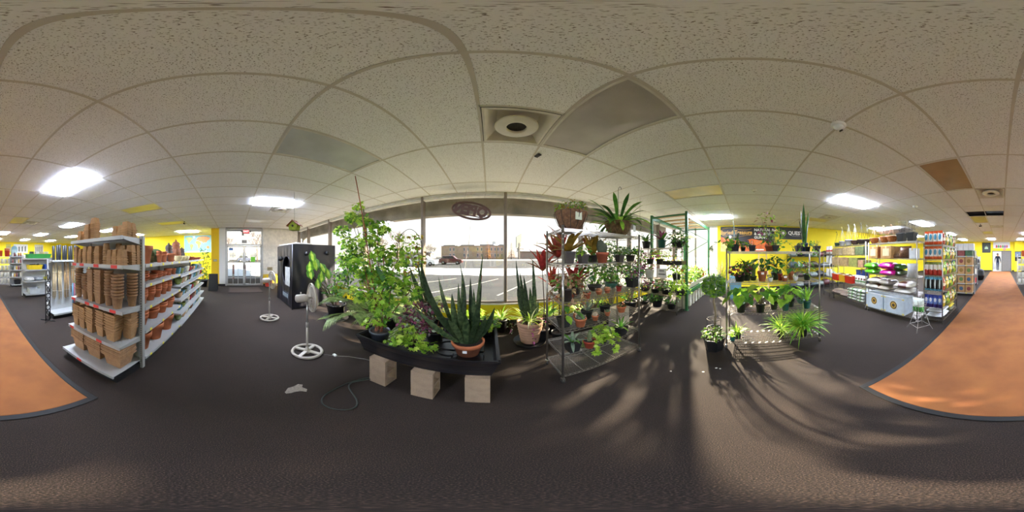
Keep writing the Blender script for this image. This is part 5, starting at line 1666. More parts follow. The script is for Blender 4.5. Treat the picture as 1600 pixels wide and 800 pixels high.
# ------------------------------------------------------------------ grow tent
TX0, TX1, TY0, TY1, TH = -5.62, -4.16, 1.57, 2.97, 1.85
t = thing('grow_tent', 'black fabric grow tent with oval side opening near the window', 'tent', (TX0, TY0, 0))
TF = mat('#1b1b25', .38, var=.18, scale=3)
rd = random.Random(2)
def wrinkled(p0, du, dv, nrm, nu=26, nv=30, amp=.028, seed=1, hole=None):
    r = random.Random(seed); ph = [(r.uniform(3, 9), r.uniform(-6, 6), r.uniform(0, 6)) for _ in range(6)]
    mb = MB(); vs = []; fs = []
    for i in range(nu + 1):
        for j in range(nv + 1):
            u, v = i / nu, j / nv
            e_ = min(1, 10 * min(u, 1 - u, v, 1 - v))
            a = sum(abs(math.sin(k1 * u * 2 + k2 * v * 1.5 + f)) ** 2 for k1, k2, f in ph) / 6
            vs.append(Vector(p0) + Vector(du) * u + Vector(dv) * v + Vector(nrm) * amp * (a * 2 - 1) * e_)
    for i in range(nu):
        for j in range(nv):
            if hole and hole((i + .5) / nu, (j + .5) / nv): continue
            a = i * (nv + 1) + j
            fs.append((a, a + nv + 1, a + nv + 2, a + 1))
    mb.add(vs, fs, 0, True); return mb
wx, wy = TX1 - TX0, TY1 - TY0
def hol(u, v):
    return ((u - .66) / .26) ** 2 + ((v - .585) / .225) ** 2 < 1
wrinkled((0, 0, .02), (wx, 0, 0), (0, 0, TH - .02), (0, -1, 0), 40, 52, seed=3, hole=hol).build('front_wall', TF, t)
wrinkled((wx, 0, .02), (0, wy, 0), (0, 0, TH - .02), (1, 0, 0), 34, 40, .034, 5).build('side_wall', TF, t)
wrinkled((0, wy, .02), (0, -wy, 0), (0, 0, TH - .02), (-1, 0, 0), seed=7).build('side_wall', TF, t)
wrinkled((wx, wy, .02), (-wx, 0, 0), (0, 0, TH - .02), (0, 1, 0), seed=8).build('back_wall', TF, t)
wrinkled((0, 0, TH), (wx, 0, 0), (0, wy, 0), (0, 0, 1), 12, 12, .01, 9).build('roof', TF, t)
cxh, czh = .66 * wx, .02 + .585 * (TH - .02)
MB().ring((cxh, -.004, czh), .265 * wx, .014, 36, 6, 'Y', ry=.232 * TH).build('zipper_rim', mat('#2e2e38', .4), t)
SILV = mat('#d9dcdf', .25, .4, var=.1, scale=8, bump=.3, bscale=14)
MB().box(.02, .35, .05, wx - .02, .36, TH - .04).build('lining', SILV, t)
mb = wrinkled((cxh - .05, -.03, czh - .44), (.42, 0, 0), (0, 0, .55), (0, -1, 0), 12, 14, .03, 4); mb.build('rolled_flap', mat('#b9bcbc', .5, var=.15), t)
MB().box(.42 * wx, -.012, .22, .80 * wx, -.004, .42).build('vent_panel', mat('#3d4450', .6, var=.3, scale=60), t)
for k in range(4): MB().box(.44 * wx + .09 * k * wx, -.016, .26, .50 * wx + .09 * k * wx, -.012, .38).build('vent_mesh', mat('#8a97a0', .5), t)
for x, y in ((0, 0), (wx, 0), (0, wy), (wx, wy)):
    MB().tube([(x, y, 0), (x, y, TH)], .016, 8).build('corner_pole', TF, t)
for z_, y_ in ((1.60, .42), (1.62, 1.1)):
    MB().tube([(wx - .01, y_, z_), (wx + .05, y_, z_ - .01), (wx + .06, y_, z_ - .06)], [.05, .06, .05], 12).build('duct_sleeve', BLACK, t)
MB().tube([(.35 * wx, -.005, 1.45), (.35 * wx, -.07, 1.44), (.35 * wx, -.08, 1.36)], [.07, .08, .06], 12).build('duct_sleeve', BLACK, t)
o = thing('roof_board', 'white flat board lying on top of the grow tent', 'board', (TX0 + .75, TY0 + .3, TH + .012), .1)
MB().bevbox(-.65, -.25, 0, .62, .3, .035, .004).build('slab', mat('#cfcac2', .6), o); MB().box(-.60, -.05, .035, .58, .0, .04).build('strip', mat('#a9a49c', .6), o)

# ------------------------------------------------------------------ pedestal fans
FANW = mat('#aca498', .45, var=.06); FANG = mat('#8f8b84', .45)
def fan(lab, loc, z, face):
    t = thing('pedestal_fan', lab, 'fan', loc, math.atan2(face[1], face[0]))
    b = MB().ring((0, 0, .022), .205, .022, 36, 8)
    b.build('base_ring', FANW, t)
    for k in range(4):
        a = PI / 4 + k * R90
        mb = MB(); mb.bar((.03 * math.cos(a), .03 * math.sin(a), .035), (.2 * math.cos(a), .2 * math.sin(a), .022), .05, .022); mb.build('base_spoke', FANW, t)
    MB().lathe([(.05, .0), (.05, .04), (.025, .07), (.02, .12)], 16).build('base_hub', FANW, t)
    MB().tube([(0, 0, .06), (0, 0, .5)], .016, 12).build('lower_pole', FANW, t)
    MB().tube([(0, 0, .46), (0, 0, .54)], .021, 12).build('height_collar', FANG, t)
    MB().tube([(0, 0, .5), (0, 0, z - .06)], .012, 12).build('upper_pole', mat('#a9a8a4', .3, .7), t)
    h = link('fan_head', MB().lathe([(0, -.17), (.035, -.168), (.055, -.15), (.06, -.04), (.05, .0), (.02, .01), (.012, .08), (0, .082)], 18).mesh('motor', FANW), t, (0, 0, z))
    h.rotation_euler = (0, R90, 0)
    for s, z0, dz in ((1, .075, .05), (-1, .055, -.05)):
        g = MB()
        g.ring((0, 0, (z0 + .0)), .205, .006, 36, 6)
        for rr in (.06, .11, .155, .185):
            g.ring((0, 0, z0 + dz * (1 - (rr / .205) ** 2)), rr, .0018, 28, 4)
        for k in range(40):
            a = 2 * PI * k / 40
            g.tube([(r_ * math.cos(a + q * .1), r_ * math.sin(a + q * .1), z0 + dz * (1 - (r_ / .205) ** 2)) for q, r_ in enumerate((.05, .11, .16, .205))], .0016, 3, cap=False)
        if s > 0: g.lathe([(.055, z0 + dz), (.05, z0 + dz + .01), (0, z0 + dz + .012)], 20)
        g.build('grille', FANW, h)
    MB().lathe([(.207, .052), (.215, .058), (.215, .072), (.207, .078)], 36).build('grille_rim', FANW, h)
    bl_ = MB()
    for k in range(3):
        a0 = 2 * PI * k / 3; vs = []
        for i in range(5):
            for j in range(4):
                rr = .03 + .155 * i / 4; aa = a0 + (j / 3 - .5) * (1.3 if i > 0 else .6)
                vs.append((rr * math.cos(aa), rr * math.sin(aa), .065 + .03 * (j / 3 - .5)))
        bl_.add(vs, [(i * 4 + j, i * 4 + j + 1, i * 4 + j + 5, i * 4 + j + 4) for i in range(4) for j in range(3)], 0, True)
    bl_.build('blades', mat('#a39d92', .4), h)
    MB().lathe([(.01, 0), (.01, .03), (0, .032)], 10).build('oscillation_knob', FANG, h, (-.06, 0, -.09)).rotation_euler = (0, -R90, 0)
    return t
f1 = floor_at(421, 497.5); f2 = floor_at(480, 550)
def facing(px, out):
    a = AZ(px); return (math.cos(a) + out * math.sin(a), -math.sin(a) + out * math.cos(a))
fan('pedestal fan nearer the entrance, beside the grow tent', tuple(f1), .955, facing(421, .4))
fan('nearest pedestal fan with cream head and round spoked base', tuple(f2), .92, facing(480, .25))
t = thing('power_cord', 'thin grey cord running from the nearest fan to the plant tray', 'cord')
pp = [floor_at(480, 545, .01), floor_at(495, 551, .004), floor_at(510, 554, .004), floor_at(524, 556, .004), floor_at(545, 557, .004), floor_at(570, 561, .004), floor_at(590, 566, .004)]
MB().tube(pp, .0035, 6).build('cable', mat('#8f8a82', .5), t)
q = floor_at(523, 556); MB().bevbox(q.x - .03, q.y - .02, 0, q.x + .03, q.y + .02, .03, .006).build('plug', WTAG, t)
def smooth_path(P, n=5):
    out = []
    for i in range(len(P) - 1):
        p0 = P[max(i - 1, 0)]; p1 = P[i]; p2 = P[i + 1]; p3 = P[min(i + 2, len(P) - 1)]
        for k in range(n):
            s = k / n
            out.append(.5 * ((2 * p1) + (p2 - p0) * s + (2 * p0 - 5 * p1 + 4 * p2 - p3) * s * s + (3 * p1 - p0 - 3 * p2 + p3) * s ** 3))
    return out + [P[-1]]
hp = [(612, 586), (590, 588), (566, 592), (540, 600), (516, 612), (504, 622), (505, 632), (522, 639), (545, 640), (557, 634), (557, 624), (549, 612), (545, 604), (552, 598), (575, 594)]
t = thing('garden_hose', 'thin dark green hose looped on the carpet by the blocks', 'hose')
P = smooth_path([floor_at(x, y, .008) for x, y in hp]); P[-12:] = [v + Vector((0, 0, .012)) for v in P[-12:]]
MB().tube(P, .0065, 7).build('tubing', mat('#26312c', .4), t)
MB().tube([P[-1], P[-1] + (P[-1] - P[-2]).normalized() * .04], .009, 8).build('end_fitting', BLACK, t)
# ------------------------------------------------------------------ flood tray on concrete blocks
CONC = mat('#9c8770', .95, var=.10, scale=12, bump=.6, bscale=80)
def block_mesh():
    b = MB(); w, d, h = .19, .19, .39; t_ = .032
    # front and back shells, webs; two open cores facing sideways
    b.box(-w / 2, -d / 2, 0, w / 2, -d / 2 + t_, h).box(-w / 2, d / 2 - t_, 0, w / 2, d / 2, h)
    for z in (0, h / 2 - t_ / 2, h - t_):
        b.box(-w / 2, -d / 2 + t_, z, w / 2, d / 2 - t_, z + t_)
    return b.mesh('concrete_block', CONC)
BM = block_mesh()
bp_ = [(-.975, 1.275, 'front left'), (-.525, 1.275, 'front middle'), (-.09, 1.30, 'front right'), (-.975, 2.0, 'rear left'), (-.525, 2.0, 'rear middle'), (-.09, 2.0, 'rear right')]
for x, y, nm in bp_:
    o = link('concrete_block', BM, None, (x, y, 0)); o.rotation_euler = (0, 0, RND.uniform(-.05, .05))
    tag(o, 'upright hollow concrete block under the %s of the black tray' % nm, 'block', 'blocks under the tray')
TRX0, TRX1, TRY0, TRY1 = -1.29, .085, 1.20, 2.20
tr = thing('flood_tray', 'large shallow black plastic plant tray on concrete blocks', 'tray', ((TRX0 + TRX1) / 2, (TRY0 + TRY1) / 2, .39))
w, d = TRX1 - TRX0, TRY1 - TRY0
TRM = mat('#1c1a1c', .38, var=.15, scale=8); TRF = mat('#2c2a2c', .33, var=.25, scale=8)
b = MB(); vs = []
rings = [(.90, .88, .0), (.955, .945, .13), (.955, .945, .135), (1.0, 1.0, .20), (1.0, 1.0, .21), (.955, .945, .21), (.93, .91, .06)]
for kx, ky, z in rings:
    vs += [(-w / 2 * kx, -d / 2 * ky, z), (w / 2 * kx, -d / 2 * ky, z), (w / 2 * kx, d / 2 * ky, z), (-w / 2 * kx, d / 2 * ky, z)]
fs = [(3, 2, 1, 0)] + [(4 * r + k, 4 * r + (k + 1) % 4, 4 * r + 4 + (k + 1) % 4, 4 * r + 4 + k) for r in range(len(rings) - 1) for k in range(4)]
b.add(vs, fs); b.build('basin', TRM, tr)
MB().box(-w / 2 * .93, -d / 2 * .91, .052, w / 2 * .93, d / 2 * .91, .06).build('basin_floor', TRF, tr)
for i in range(4):
    for j in range(3):
        x = -w / 2 * .84 + w * .84 * (i + .5) / 4; y = -d / 2 * .82 + d * .82 * (j + .5) / 3
        MB().bevbox(x - .12, y - .11, .06, x + .12, y + .11, .072, .008).build('raised_pad', TRF, tr)
for s in (-1, 1):
    MB().box(-w / 2 * .96, s * d / 2 * .985 - .008, .205, w / 2 * .96, s * d / 2 * .985 + .008, .222).build('rim_lip', TRM, tr)
    MB().box(s * w / 2 * .985 - .008, -d / 2 * .96, .205, s * w / 2 * .985 + .008, d / 2 * .96, .222).build('rim_lip', TRM, tr)
MB().box(-w / 2 * .90, -d / 2 * .90, -.0, w / 2 * .90, -d / 2 * .86, .03).build('under_rib', TRM, tr)
ZT = .39 + .072
hs = thing('drip_ring', 'thin black drip hose ring lying in the plant tray', 'hose', (-.40, 1.62, ZT + .006))
MB().ring((0, 0, 0), .16, .006, 28, 6).build('tubing', BLACK, hs); MB().tube([(.16, 0, 0), (.22, .02, 0)], .007, 6).build('connector', BLACK, hs)

def blade_to(t, base, tip, w, bow, m, name='leaf', seg=10, prof=SW, fold=.35, twist=0.0):
    """one upright leaf from base to tip in the thing's frame, bowed sideways"""
    base = Vector(base); tip = Vector(tip); bow = Vector(bow); mb = MB(); vs = []; fs = []
    d = (tip - base); view = Vector((base.x + t.location.x, base.y + t.location.y, 0)).normalized()
    for i in range(seg + 1):
        s = i / seg; p = base + d * s + bow * math.sin(PI * s)
        tg = (d + bow * PI * math.cos(PI * s)).normalized()
        sd = tg.cross(view)
        if sd.length < 1e-3: sd = Vector((1, 0, 0))
        sd.normalize(); n = sd.cross(tg)
        sd = sd * math.cos(twist * s) + n * math.sin(twist * s)
        ww = w / 2 * prof(s)
        if i == seg: vs.append(p)
        else: vs += [p - sd * ww + n * fold * ww, p, p + sd * ww + n * fold * ww]
    for i in range(seg):
        a = i * 3
        fs += [(a, a + 1, a + 4, a + 3), (a + 1, a + 2, a + 5, a + 4)] if i < seg - 1 else [(a, a + 1, a + 3), (a + 1, a + 2, a + 3)]
    mb.add(vs, fs, 0, True); return mb.build(name, m, t)

# terracotta snake plant, the hero on the tray
loc = Vector((-.21, 1.56, ZT))
t = potted('potted_snake_plant', 'snake plant with dark upright leaves in terracotta pot on the tray', 'plant', loc, 'terra', .165, .17, TERRA)
MB().box(-.028, -.152, .085, .012, -.147, .115).build('price_sticker', WTAG, t)
LS = [G_SANS, G_SANS2]
tips = [((657, 406), 1.42, .075, (-.10, 0, .05)), ((646, 478), 1.40, .06, (.02, 0, -.05)), ((674, 480), 1.38, .085, (-.02, 0, .04)), ((685, 432), 1.62, .05, (-.03, 0, .02)), ((718, 410), 1.66, .032, (.04, 0, .05)),
        ((716, 441), 1.60, .05, (.0, 0, 0)), ((727, 447), 1.55, .05, (.0, 0, 0)), ((755, 393), 1.55, .038, (-.01, 0, 0)), ((753, 439), 1.60, .035, (0, 0, 0)), ((740, 450), 1.5, .055, (.01, 0, 0)),
        ((773, 480), 1.40, .06, (.03, 0, 0)), ((722, 425), 1.58, .045, (.01, 0, 0)), ((735, 432), 1.62, .05, (0, 0, 0)), ((706, 458), 1.45, .07, (-.02, 0, 0)), ((748, 472), 1.38, .075, (.01, 0, 0)), ((727, 490), 1.33, .08, (0, 0, 0)), ((759, 495), 1.35, .06, (.02, 0, .02)), ((700, 500), 1.34, .07, (0, 0, .03)),
        ((743, 505), 1.32, .06, (0, 0, 0)), ((716, 470), 1.4, .065, (0, 0, 0))]
for k, ((px, py), r, w_, bow) in enumerate(tips):
    tp = at_r(px, py, r) - loc
    a = math.atan2(tp.y, tp.x); q = .07
    blade_to(t, (q * math.cos(a), q * math.sin(a), .14), tp, w_ * .88, bow, L_PURPLE if k == 0 and False else LS[k % 2], twist=.3 * (-1) ** k)
MB().tube([(.02, .05, .14), tuple(at_r(753, 430, 1.56) - loc)], .004, 6).build('plant_stake', CANE, t)

# small terracotta with seedlings
loc = floor_at(686, 531, ZT)
t = potted('potted_seedling', 'small terracotta pot with pale wilted leaves on the tray', 'plant', loc, 'terra', .058, .095, TERRA)
p_bush(t, .08, .06, .09, 30, .05, 'round', (G_LIME, L_OLIVE), 2)
MB().box(-.006, -.004, .08, .006, 0, .2).build('plant_label', mat('#d8c23c', .5), t)

# black pot geranium on the tray corner
loc = Vector((-1.115, 1.395, ZT))
t = potted('potted_geranium', 'tall scented geranium in grey black pot on the tray corner', 'plant', loc, 'nursery', .118, .19, mat('#3c4148', .45))
rd = random.Random(31); s_ = MB(); f_ = MB()
def blobs(t, loc, lst, size, shape, ms, seed, base, stem=STEMR, name='foliage', shell=.2, dens=1.0):
    rd = random.Random(seed); f_ = MB(); s_ = MB()
    for px, py, r, rx, rz_, n in lst:
        c = at_r(px, py, r) - loc
        cloud(f_, c, (rx, rx, rz_), int(n * dens), size, shape, rd, shell, .45, tuple(range(len(ms))), .1)
        a = Vector(base) + Vector((rd.uniform(-.04, .04), rd.uniform(-.04, .04), 0))
        m1 = a.lerp(c, .5) + Vector((rd.uniform(-.06, .06), rd.uniform(-.06, .06), .05))
        s_.tube([a, m1, c, c + Vector((rd.uniform(-.4, .4) * rx, rd.uniform(-.4, .4) * rx, rz_ * .7))], [.007, .006, .005, .002], 6, cap=False)
        for _ in range(4):
            e2 = c + Vector((rd.uniform(-1, 1) * rx, rd.uniform(-1, 1) * rx, rd.uniform(-.6, .9) * rz_)); s_.tube([m1.lerp(c, .6), e2], [.003, .0015], 4, cap=False)
    s_.build('stems', stem, t)
    o = f_.build(name, list(ms), t); o['kind'] = 'stuff'
blobs(t, loc, [(598, 470, 1.75, .16, .14, 55), (612, 440, 1.72, .17, .13, 60), (590, 425, 1.85, .17, .14, 60), (600, 395, 1.85, .14, .11, 45), (578, 372, 1.9, .13, .10, 38), (590, 355, 1.95, .11, .08, 30), (568, 345, 2.0, .10, .10, 26), (640, 455, 1.75, .13, .12, 36), (622, 405, 1.85, .12, .12, 32), (560, 418, 1.85, .14, .12, 38), (585, 500, 1.72, .10, .06, 18), (565, 455, 1.8, .13, .12, 38)],
      .068, 'lobed', (G_BRIGHT, G_LIME, G_MID), 7, (0, 0, .17), dens=1.7)
MB().tube([(.03, 0, .15), tuple(at_r(555, 275, 1.9) - loc)], [.008, .006], 6).build('bamboo_stake', CANE, t)
MB().tube([(-.03, .03, .15), tuple(at_r(570, 420, 1.8) - loc)], [.007, .006], 6).build('bamboo_stake', CANE, t)
mb = MB(); c = at_r(602, 425, 1.66) - loc
blade_to(t, at_r(608, 456, 1.66) - loc, at_r(587, 414, 1.66) - loc, .055, (0, 0, .01), G_DEEP, name='dark_leaf', prof=lambda s: math.sin(PI * min(1, .08 + .92 * s)) ** .6)

# trailing light green plant at the tray front
loc = floor_at(640, 540, ZT)
t = potted('potted_geranium', 'low spreading lime green plant in the tray foreground', 'plant', loc + Vector((0, .05, 0)), 'nursery', .06, .05, BLKP)
loc = t.location.copy()
blobs(t, loc, [(625, 525, 1.56, .09, .05, 30), (645, 535, 1.50, .10, .045, 34), (668, 541, 1.46, .08, .04, 26), (610, 533, 1.55, .06, .04, 16), (650, 522, 1.6, .07, .05, 22), (636, 512, 1.65, .06, .05, 18)], .06, 'lobed', (G_LIME, G_BRIGHT), 8, (0, 0, .03), STEM)
# purple heart plant with trailing stems
loc = Vector((-.62, 1.78, ZT))
t = potted('potted_wandering_jew', 'bushy purple and grey trailing plant at the middle of the tray', 'plant', loc, 'nursery', .12, .14, BLKP)
blobs(t, loc, [(640, 500, 1.8, .15, .10, 110), (660, 490, 1.85, .16, .11, 120), (680, 478, 1.9, .13, .08, 70), (665, 512, 1.7, .12, .07, 70), (648, 476, 1.95, .14, .09, 80)], .055, 'oval', (L_PURPLE, L_PURPLE, G_GRAY, mat('#5a4a4c', .5, var=.3)), 9, (0, 0, .12), STEMR)
# second small snake plant (two broad leaves)
loc = Vector((-.70, 1.52, ZT))
t = potted('potted_snake_plant', 'small snake plant with two broad leaves behind the purple plant', 'plant', Vector((-.74, 2.0, ZT)), 'nursery', .07, .1, BLKP)
loc = t.location.copy()
for (px, py), w_, bw in (((639, 415), .07, .0), ((651, 410), .06, .02), ((670, 459), .07, .03)):
    blade_to(t, (0, 0, .08), at_r(px, py, 2.05) - loc, w_, (bw, 0, 0), G_SANS2)
# green ferny plant behind the hero pot
t = potted('potted_fern', 'light green ferny plant in black tray cell behind the terracotta pot', 'plant', Vector((-.05, 2.0, ZT)), 'square', .09, .12, BLKP)
p_bush(t, .10, .17, .16, 130, .05, 'lobed', (G_LIME, G_BRIGHT, G_MID), 14)

# ------------------------------------------------------------------ floor plants by the window, left
loc = floor_at(525, 497)
t = potted('potted_dieffenbachia', 'big leafy dieffenbachia in glossy black pot with saucer beside the tent', 'plant', Vector((loc.x, loc.y, .03)), 'nursery', .24, .36, mat('#0f1012', .2, coat=.4))
saucer(t, .30, -.03)
loc = t.location.copy()
blobs(t, loc, [(528, 440, 3.5, .22, .22, 90), (545, 425, 3.5, .26, .24, 100), (540, 455, 3.4, .26, .16, 80), (556, 395, 3.5, .22, .22, 80), (520, 455, 3.35, .16, .12, 40)], .10, 'oval', (G_MID, G_DEEP, G_BRIGHT), 15, (0, 0, .33))
for k, (px, py, r, sz) in enumerate(((495, 412, 3.25, .33), (487, 425, 3.2, .26), (502, 430, 3.2, .25), (508, 415, 3.3, .26), (498, 440, 3.15, .22), (484, 414, 3.2, .24), (515, 425, 3.3, .25), (490, 398, 3.3, .25))):
    c = at_r(px, py + 12, r) - loc; mb = MB()
    mb.tube([(-.05, -.05, .33), c * .5 + Vector((0, 0, .25)), c], [.012, .008, .004], 6, 2, cap=False)
    T = Vector((-.3 + .25 * (k % 3), -.1, 1.0 - .5 * (k % 2)))
    mb.leaf(c, T, Vector((-c.x - loc.x, -c.y - loc.y, .4)), sz, 'varieg', 0, 1)
    mb.build('leaf', [G_MID, G_LIME, STEM], t)
MB().tube([(-.05, -.05, .33), tuple(at_r(497, 440, 3.2) - loc)], [.02, .014], 8).build('stalk', STEM, t)

def tall_vine(lab, loc, kind, r, h, lst, size, shape, ms, seed, name='climbing_plant'):
    t = potted(name, lab, 'plant', loc, kind, r, h, BLKP)
    blobs(t, Vector(loc), lst, size * .85, shape, ms, seed, (0, 0, h * .9), STEM, dens=1.7)
    return t
tall_vine('tall climbing plant with small leaves against the window, left of the stake', (-2.25, 2.75, 0), 'nursery', .18, .3,
          [(548, 380, 3.4, .24, .18, 80), (535, 360, 3.4, .16, .14, 46), (552, 340, 3.4, .16, .12, 42), (560, 322, 3.35, .12, .07, 24), (562, 400, 3.4, .24, .16, 80), (540, 405, 3.4, .22, .18, 70), (575, 430, 3.3, .22, .2, 70), (545, 335, 3.4, .1, .07, 18)], .085, 'lobed', (G_BRIGHT, G_MID, G_LIME), 21)
t = tall_vine('pale climbing plant on a hoop trellis in front of the window', (-1.30, 2.85, 0), 'nursery', .16, .28,
          [(640, 385, 3.05, .20, .12, 40), (655, 405, 3.0, .14, .16, 36), (628, 400, 3.05, .14, .15, 32), (640, 425, 3.0, .22, .12, 40), (650, 370, 3.05, .13, .06, 16), (622, 372, 3.1, .1, .08, 16)], .075, 'lobed', (G_BRIGHT, L_OLIVE, G_LIME), 23)
l0 = t.location
hp_ = [at_r(622, 470, 3.0), at_r(620, 420, 3.0), at_r(621, 385, 3.0), at_r(628, 366, 3.0), at_r(640, 358, 3.0), at_r(652, 366, 3.0), at_r(659, 385, 3.0), at_r(660, 420, 3.0), at_r(656, 470, 3.0)]
MB().tube(smooth_path([p - l0 for p in hp_]), .006, 6).build('hoop_trellis', mat('#2c2a26', .5), t)
t = potted('potted_palm', 'feathery areca palm between the geranium and the window', 'plant', (-1.85, 2.15, 0), 'nursery', .17, .32, BLKP)
p_palm(t, .3, 16, 1.05, 5, leaf_mat('#6f8c48', '#a8c070', .45), (.05, .75), 1.25, .24, 34)
t = potted('potted_palm', 'lower pale palm close to the window behind the tray', 'plant', (-1.30, 2.42, 0), 'nursery', .16, .3, BLKP)
p_palm(t, .28, 13, .9, 9, leaf_mat('#8fae5c', '#d0dca8', .5), (.1, .85), 1.3, .22, 32)
t = potted('potted_plant', 'dark fallen plant pot on its saucer under the geranium', 'plant', tuple(floor_at(562, 487)), 'nursery', .10, .14, BLKP)
saucer(t, .14, 0); p_bush(t, .13, .12, .18, 50, .05, 'oval', (G_DEEP, G_GRAY), 41)
t = potted('potted_ivy', 'pale silvery trailing plant on the carpet beside the black pot', 'plant', tuple(floor_at(549, 493)), 'bowl', .05, .05, BLKP)
p_bush(t, .04, .10, .09, 70, .035, 'oval', (G_GRAY, G_PALE), 42)
# floor plants under the sill behind the tray
for k, (x, y, sz) in enumerate(((-.30, 3.0, .2), (.22, 3.05, .2))):
    t = potted('potted_spider_plant', ['leafy lime plant on the floor behind the tray', 'lime spider plant on the floor left of the big planter'][k], 'plant', (x, y, 0), 'nursery', .11, .28, BLKP)
    p_bush(t, .26, .22, .24, 120, .06, 'lobed', (G_LIME, G_BRIGHT), 50 + k) if k == 0 else p_spider(t, .26, .34, 46, .018, seed=51)

# ------------------------------------------------------------------ big ribbed planter with snake plant
loc = Vector((.645, 2.56, .015))
t = potted('potted_snake_plant', 'tall snake plant in big ribbed clay planter beside the wire rack', 'plant', loc, 'band', .205, .40, mat('#b08a70', .8, var=.12, scale=10))
saucer(t, .27, -.015)
for k, ((px, py), w_, bw) in enumerate((((806, 404), .05, -.02), ((812, 424), .06, 0), ((818, 430), .065, .01), ((832, 402), .06, .03), ((815, 440), .06, 0), ((841, 470), .07, .01), ((808, 450), .06, -.02), ((828, 448), .07, .01), ((823, 460), .07, 0), ((836, 440), .05, .02))):
    tp = at_r(px, py, 2.62) - loc; blade_to(t, ((px - 823) * .004, .02 * (k % 3), .36), tp, w_, (bw, 0, 0), LS[k % 2], twist=.2)
p_spider(t, .36, .42, 60, .02, (G_LIME, G_BRIGHT, G_PALE), 61, (.2, 1.0), (.7, 1.7))
p_trail(t, .38, 4, .38, .05, 'oval', (L_MAG, L_PURPLE, G_GRAY), 62, .06, .04, .19)
t = potted('potted_ivy', 'grey trailing vine lying on the carpet left of the planter', 'plant', tuple(floor_at(795, 515)), 'bowl', .05, .06, BLKP)
p_bush(t, .04, .14, .12, 46, .045, 'oval', (G_GRAY, L_PURPLE), 63)
# ------------------------------------------------------------------ wire rack of plants in front of the window
AX0, AX1, AY0, AY1 = .66, 1.83, 1.38, 1.84
ZA = (.13, .43, .755, 1.06, 1.44, 1.79)
wire_rack('wire_rack', 'six tier chrome wire rack of small plants in front of the window', ((AX0 + AX1) / 2, (AY0 + AY1) / 2, 0), 0, AX1 - AX0, AY1 - AY0, ZA, 1.81, 'x')
SQB = mat('#1d1e20', .5, var=.15)
DKP = mat('#3a3330', .5, var=.15)
# top shelf
loc = on_y(892, 1.60, ZA[5])
t = potted('coir_basket', 'coir hanging bowl of low green plants on the rack top', 'plant', loc, 'coir', .185, .225, COIR)
p_bush(t, .20, .18, .15, 420, .032, 'oval', (G_MID, G_BRIGHT, L_OLIVE), 71, shell=.4)
MB().box(-.04, -.175, .11, .035, -.168, .20).build('care_tag', mat('#c9d0b8', .5), t)
for k in range(12):
    a = 2 * PI * k / 12; MB().tube([(.075 * math.cos(a), .075 * math.sin(a), .004), (.145 * math.cos(a), .145 * math.sin(a), .075), (.178 * math.cos(a), .178 * math.sin(a), .15), (.192 * math.cos(a), .192 * math.sin(a), .215)], .003, 5).build('wire_rib', BLACK, t)
loc = on_y(966, 1.63, ZA[5])
t = potted('staghorn_fern', 'big staghorn fern in hanging basket at the right end of the rack', 'plant', loc, 'coir', .20, .21, mat('#6d5638', .95, var=.4, scale=30, bump=1, bscale=40))
rd = random.Random(73)
for k in range(42):
    a = k * 2.399; mb = MB(); L_ = rd.uniform(.28, .52)
    mb.blade((.08 * math.cos(a), .08 * math.sin(a), .2), a, L_, rd.uniform(.05, .08), rd.uniform(.3, 1.7), rd.uniform(.3, 1.8), 7, .2, lambda s: .55 + .55 * s if s < .7 else 1.0 - (s - .7) * 2.2)
    mb.build('frond', [G_MID, G_DEEP, G_BRIGHT][k % 3], t)
p_trail(t, .2, 7, .42, .06, 'lance', (G_DEEP, G_MID), 74, .08, .03, .19)
MB().tube([(0, 0, .2), (0, 0, .72), (.01, 0, .76), (.035, 0, .79), (.06, 0, .775), (.062, 0, .75)], .004, 6).build('hanger_hook', mat('#4a4a4a', .4, .7), t)
MB().box(.09, -.205, .07, .14, -.198, .16).build('care_tag', mat('#d8dcd0', .5), t)
def A(px, lev, Y): return on_y(px, Y, ZA[lev])
def small(name, lab, px, lev, Y, kind, r, h, m):
    t = potted(name, lab, 'plant', A(px, lev, Y), kind, r, h, m)
    t.scale = (1.28, 1.28, 1.18)
    return t
# second shelf from the top
t = small('potted_bromeliad', 'bromeliad with arching olive orange leaves in square dark pot', 888, 4, 1.52, 'square', .045, .11, DKP)
p_rosette(t, .10, 13, .30, .05, (L_OLIVE, L_OLIVE, L_BROWNRED), 75, (.3, 1.3), (.1, .8))
t = small('potted_plant', 'small yellow green plant in dark square pot beside the bromeliad', 911, 4, 1.50, 'square', .040, .085, DKP)
p_bush(t, .075, .065, .09, 60, .04, 'oval', (G_MID, G_LIME), 76)
t = small('potted_bromeliad', 'upright brown orange leaved plant behind the paddle cactus', 926, 4, 1.74, 'nursery', .06, .08, DKP)
p_rosette(t, .07, 8, .33, .06, (L_OLIVE, L_BROWNRED), 77, (.05, .7), (.0, .5))
t = small('potted_cactus', 'dark paddle cactus in terracotta coloured pot', 941, 4, 1.50, 'terra', .062, .105, TERRA2)
for dx, h_, w_ in ((-.02, .15, .05), (.025, .12, .04)):
    mb = MB(); mb.lathe([(.012, 0), (w_ * .7, h_ * .2), (w_, h_ * .55), (w_ * .7, h_ * .88), (0, h_)], 14, sy=.35); mb.build('pad', mat('#3f4632', .7, var=.3, scale=60), t, (dx, 0, .085))
t = small('potted_plant', 'small bushy plant in dark pot near the right post', 968, 4, 1.50, 'square', .040, .08, DKP)
p_bush(t, .07, .10, .12, 70, .045, 'oval', (G_MID, G_GRAY), 79)
t = small('potted_plant', 'trailing green plant at the right end below the fern', 985, 4, 1.62, 'nursery', .06, .08, DKP)
p_bush(t, .07, .14, .12, 90, .05, 'oval', (G_MID, G_DEEP), 80); p_trail(t, .08, 6, .3, .05, 'oval', (G_MID, G_BRIGHT), 81, .06)
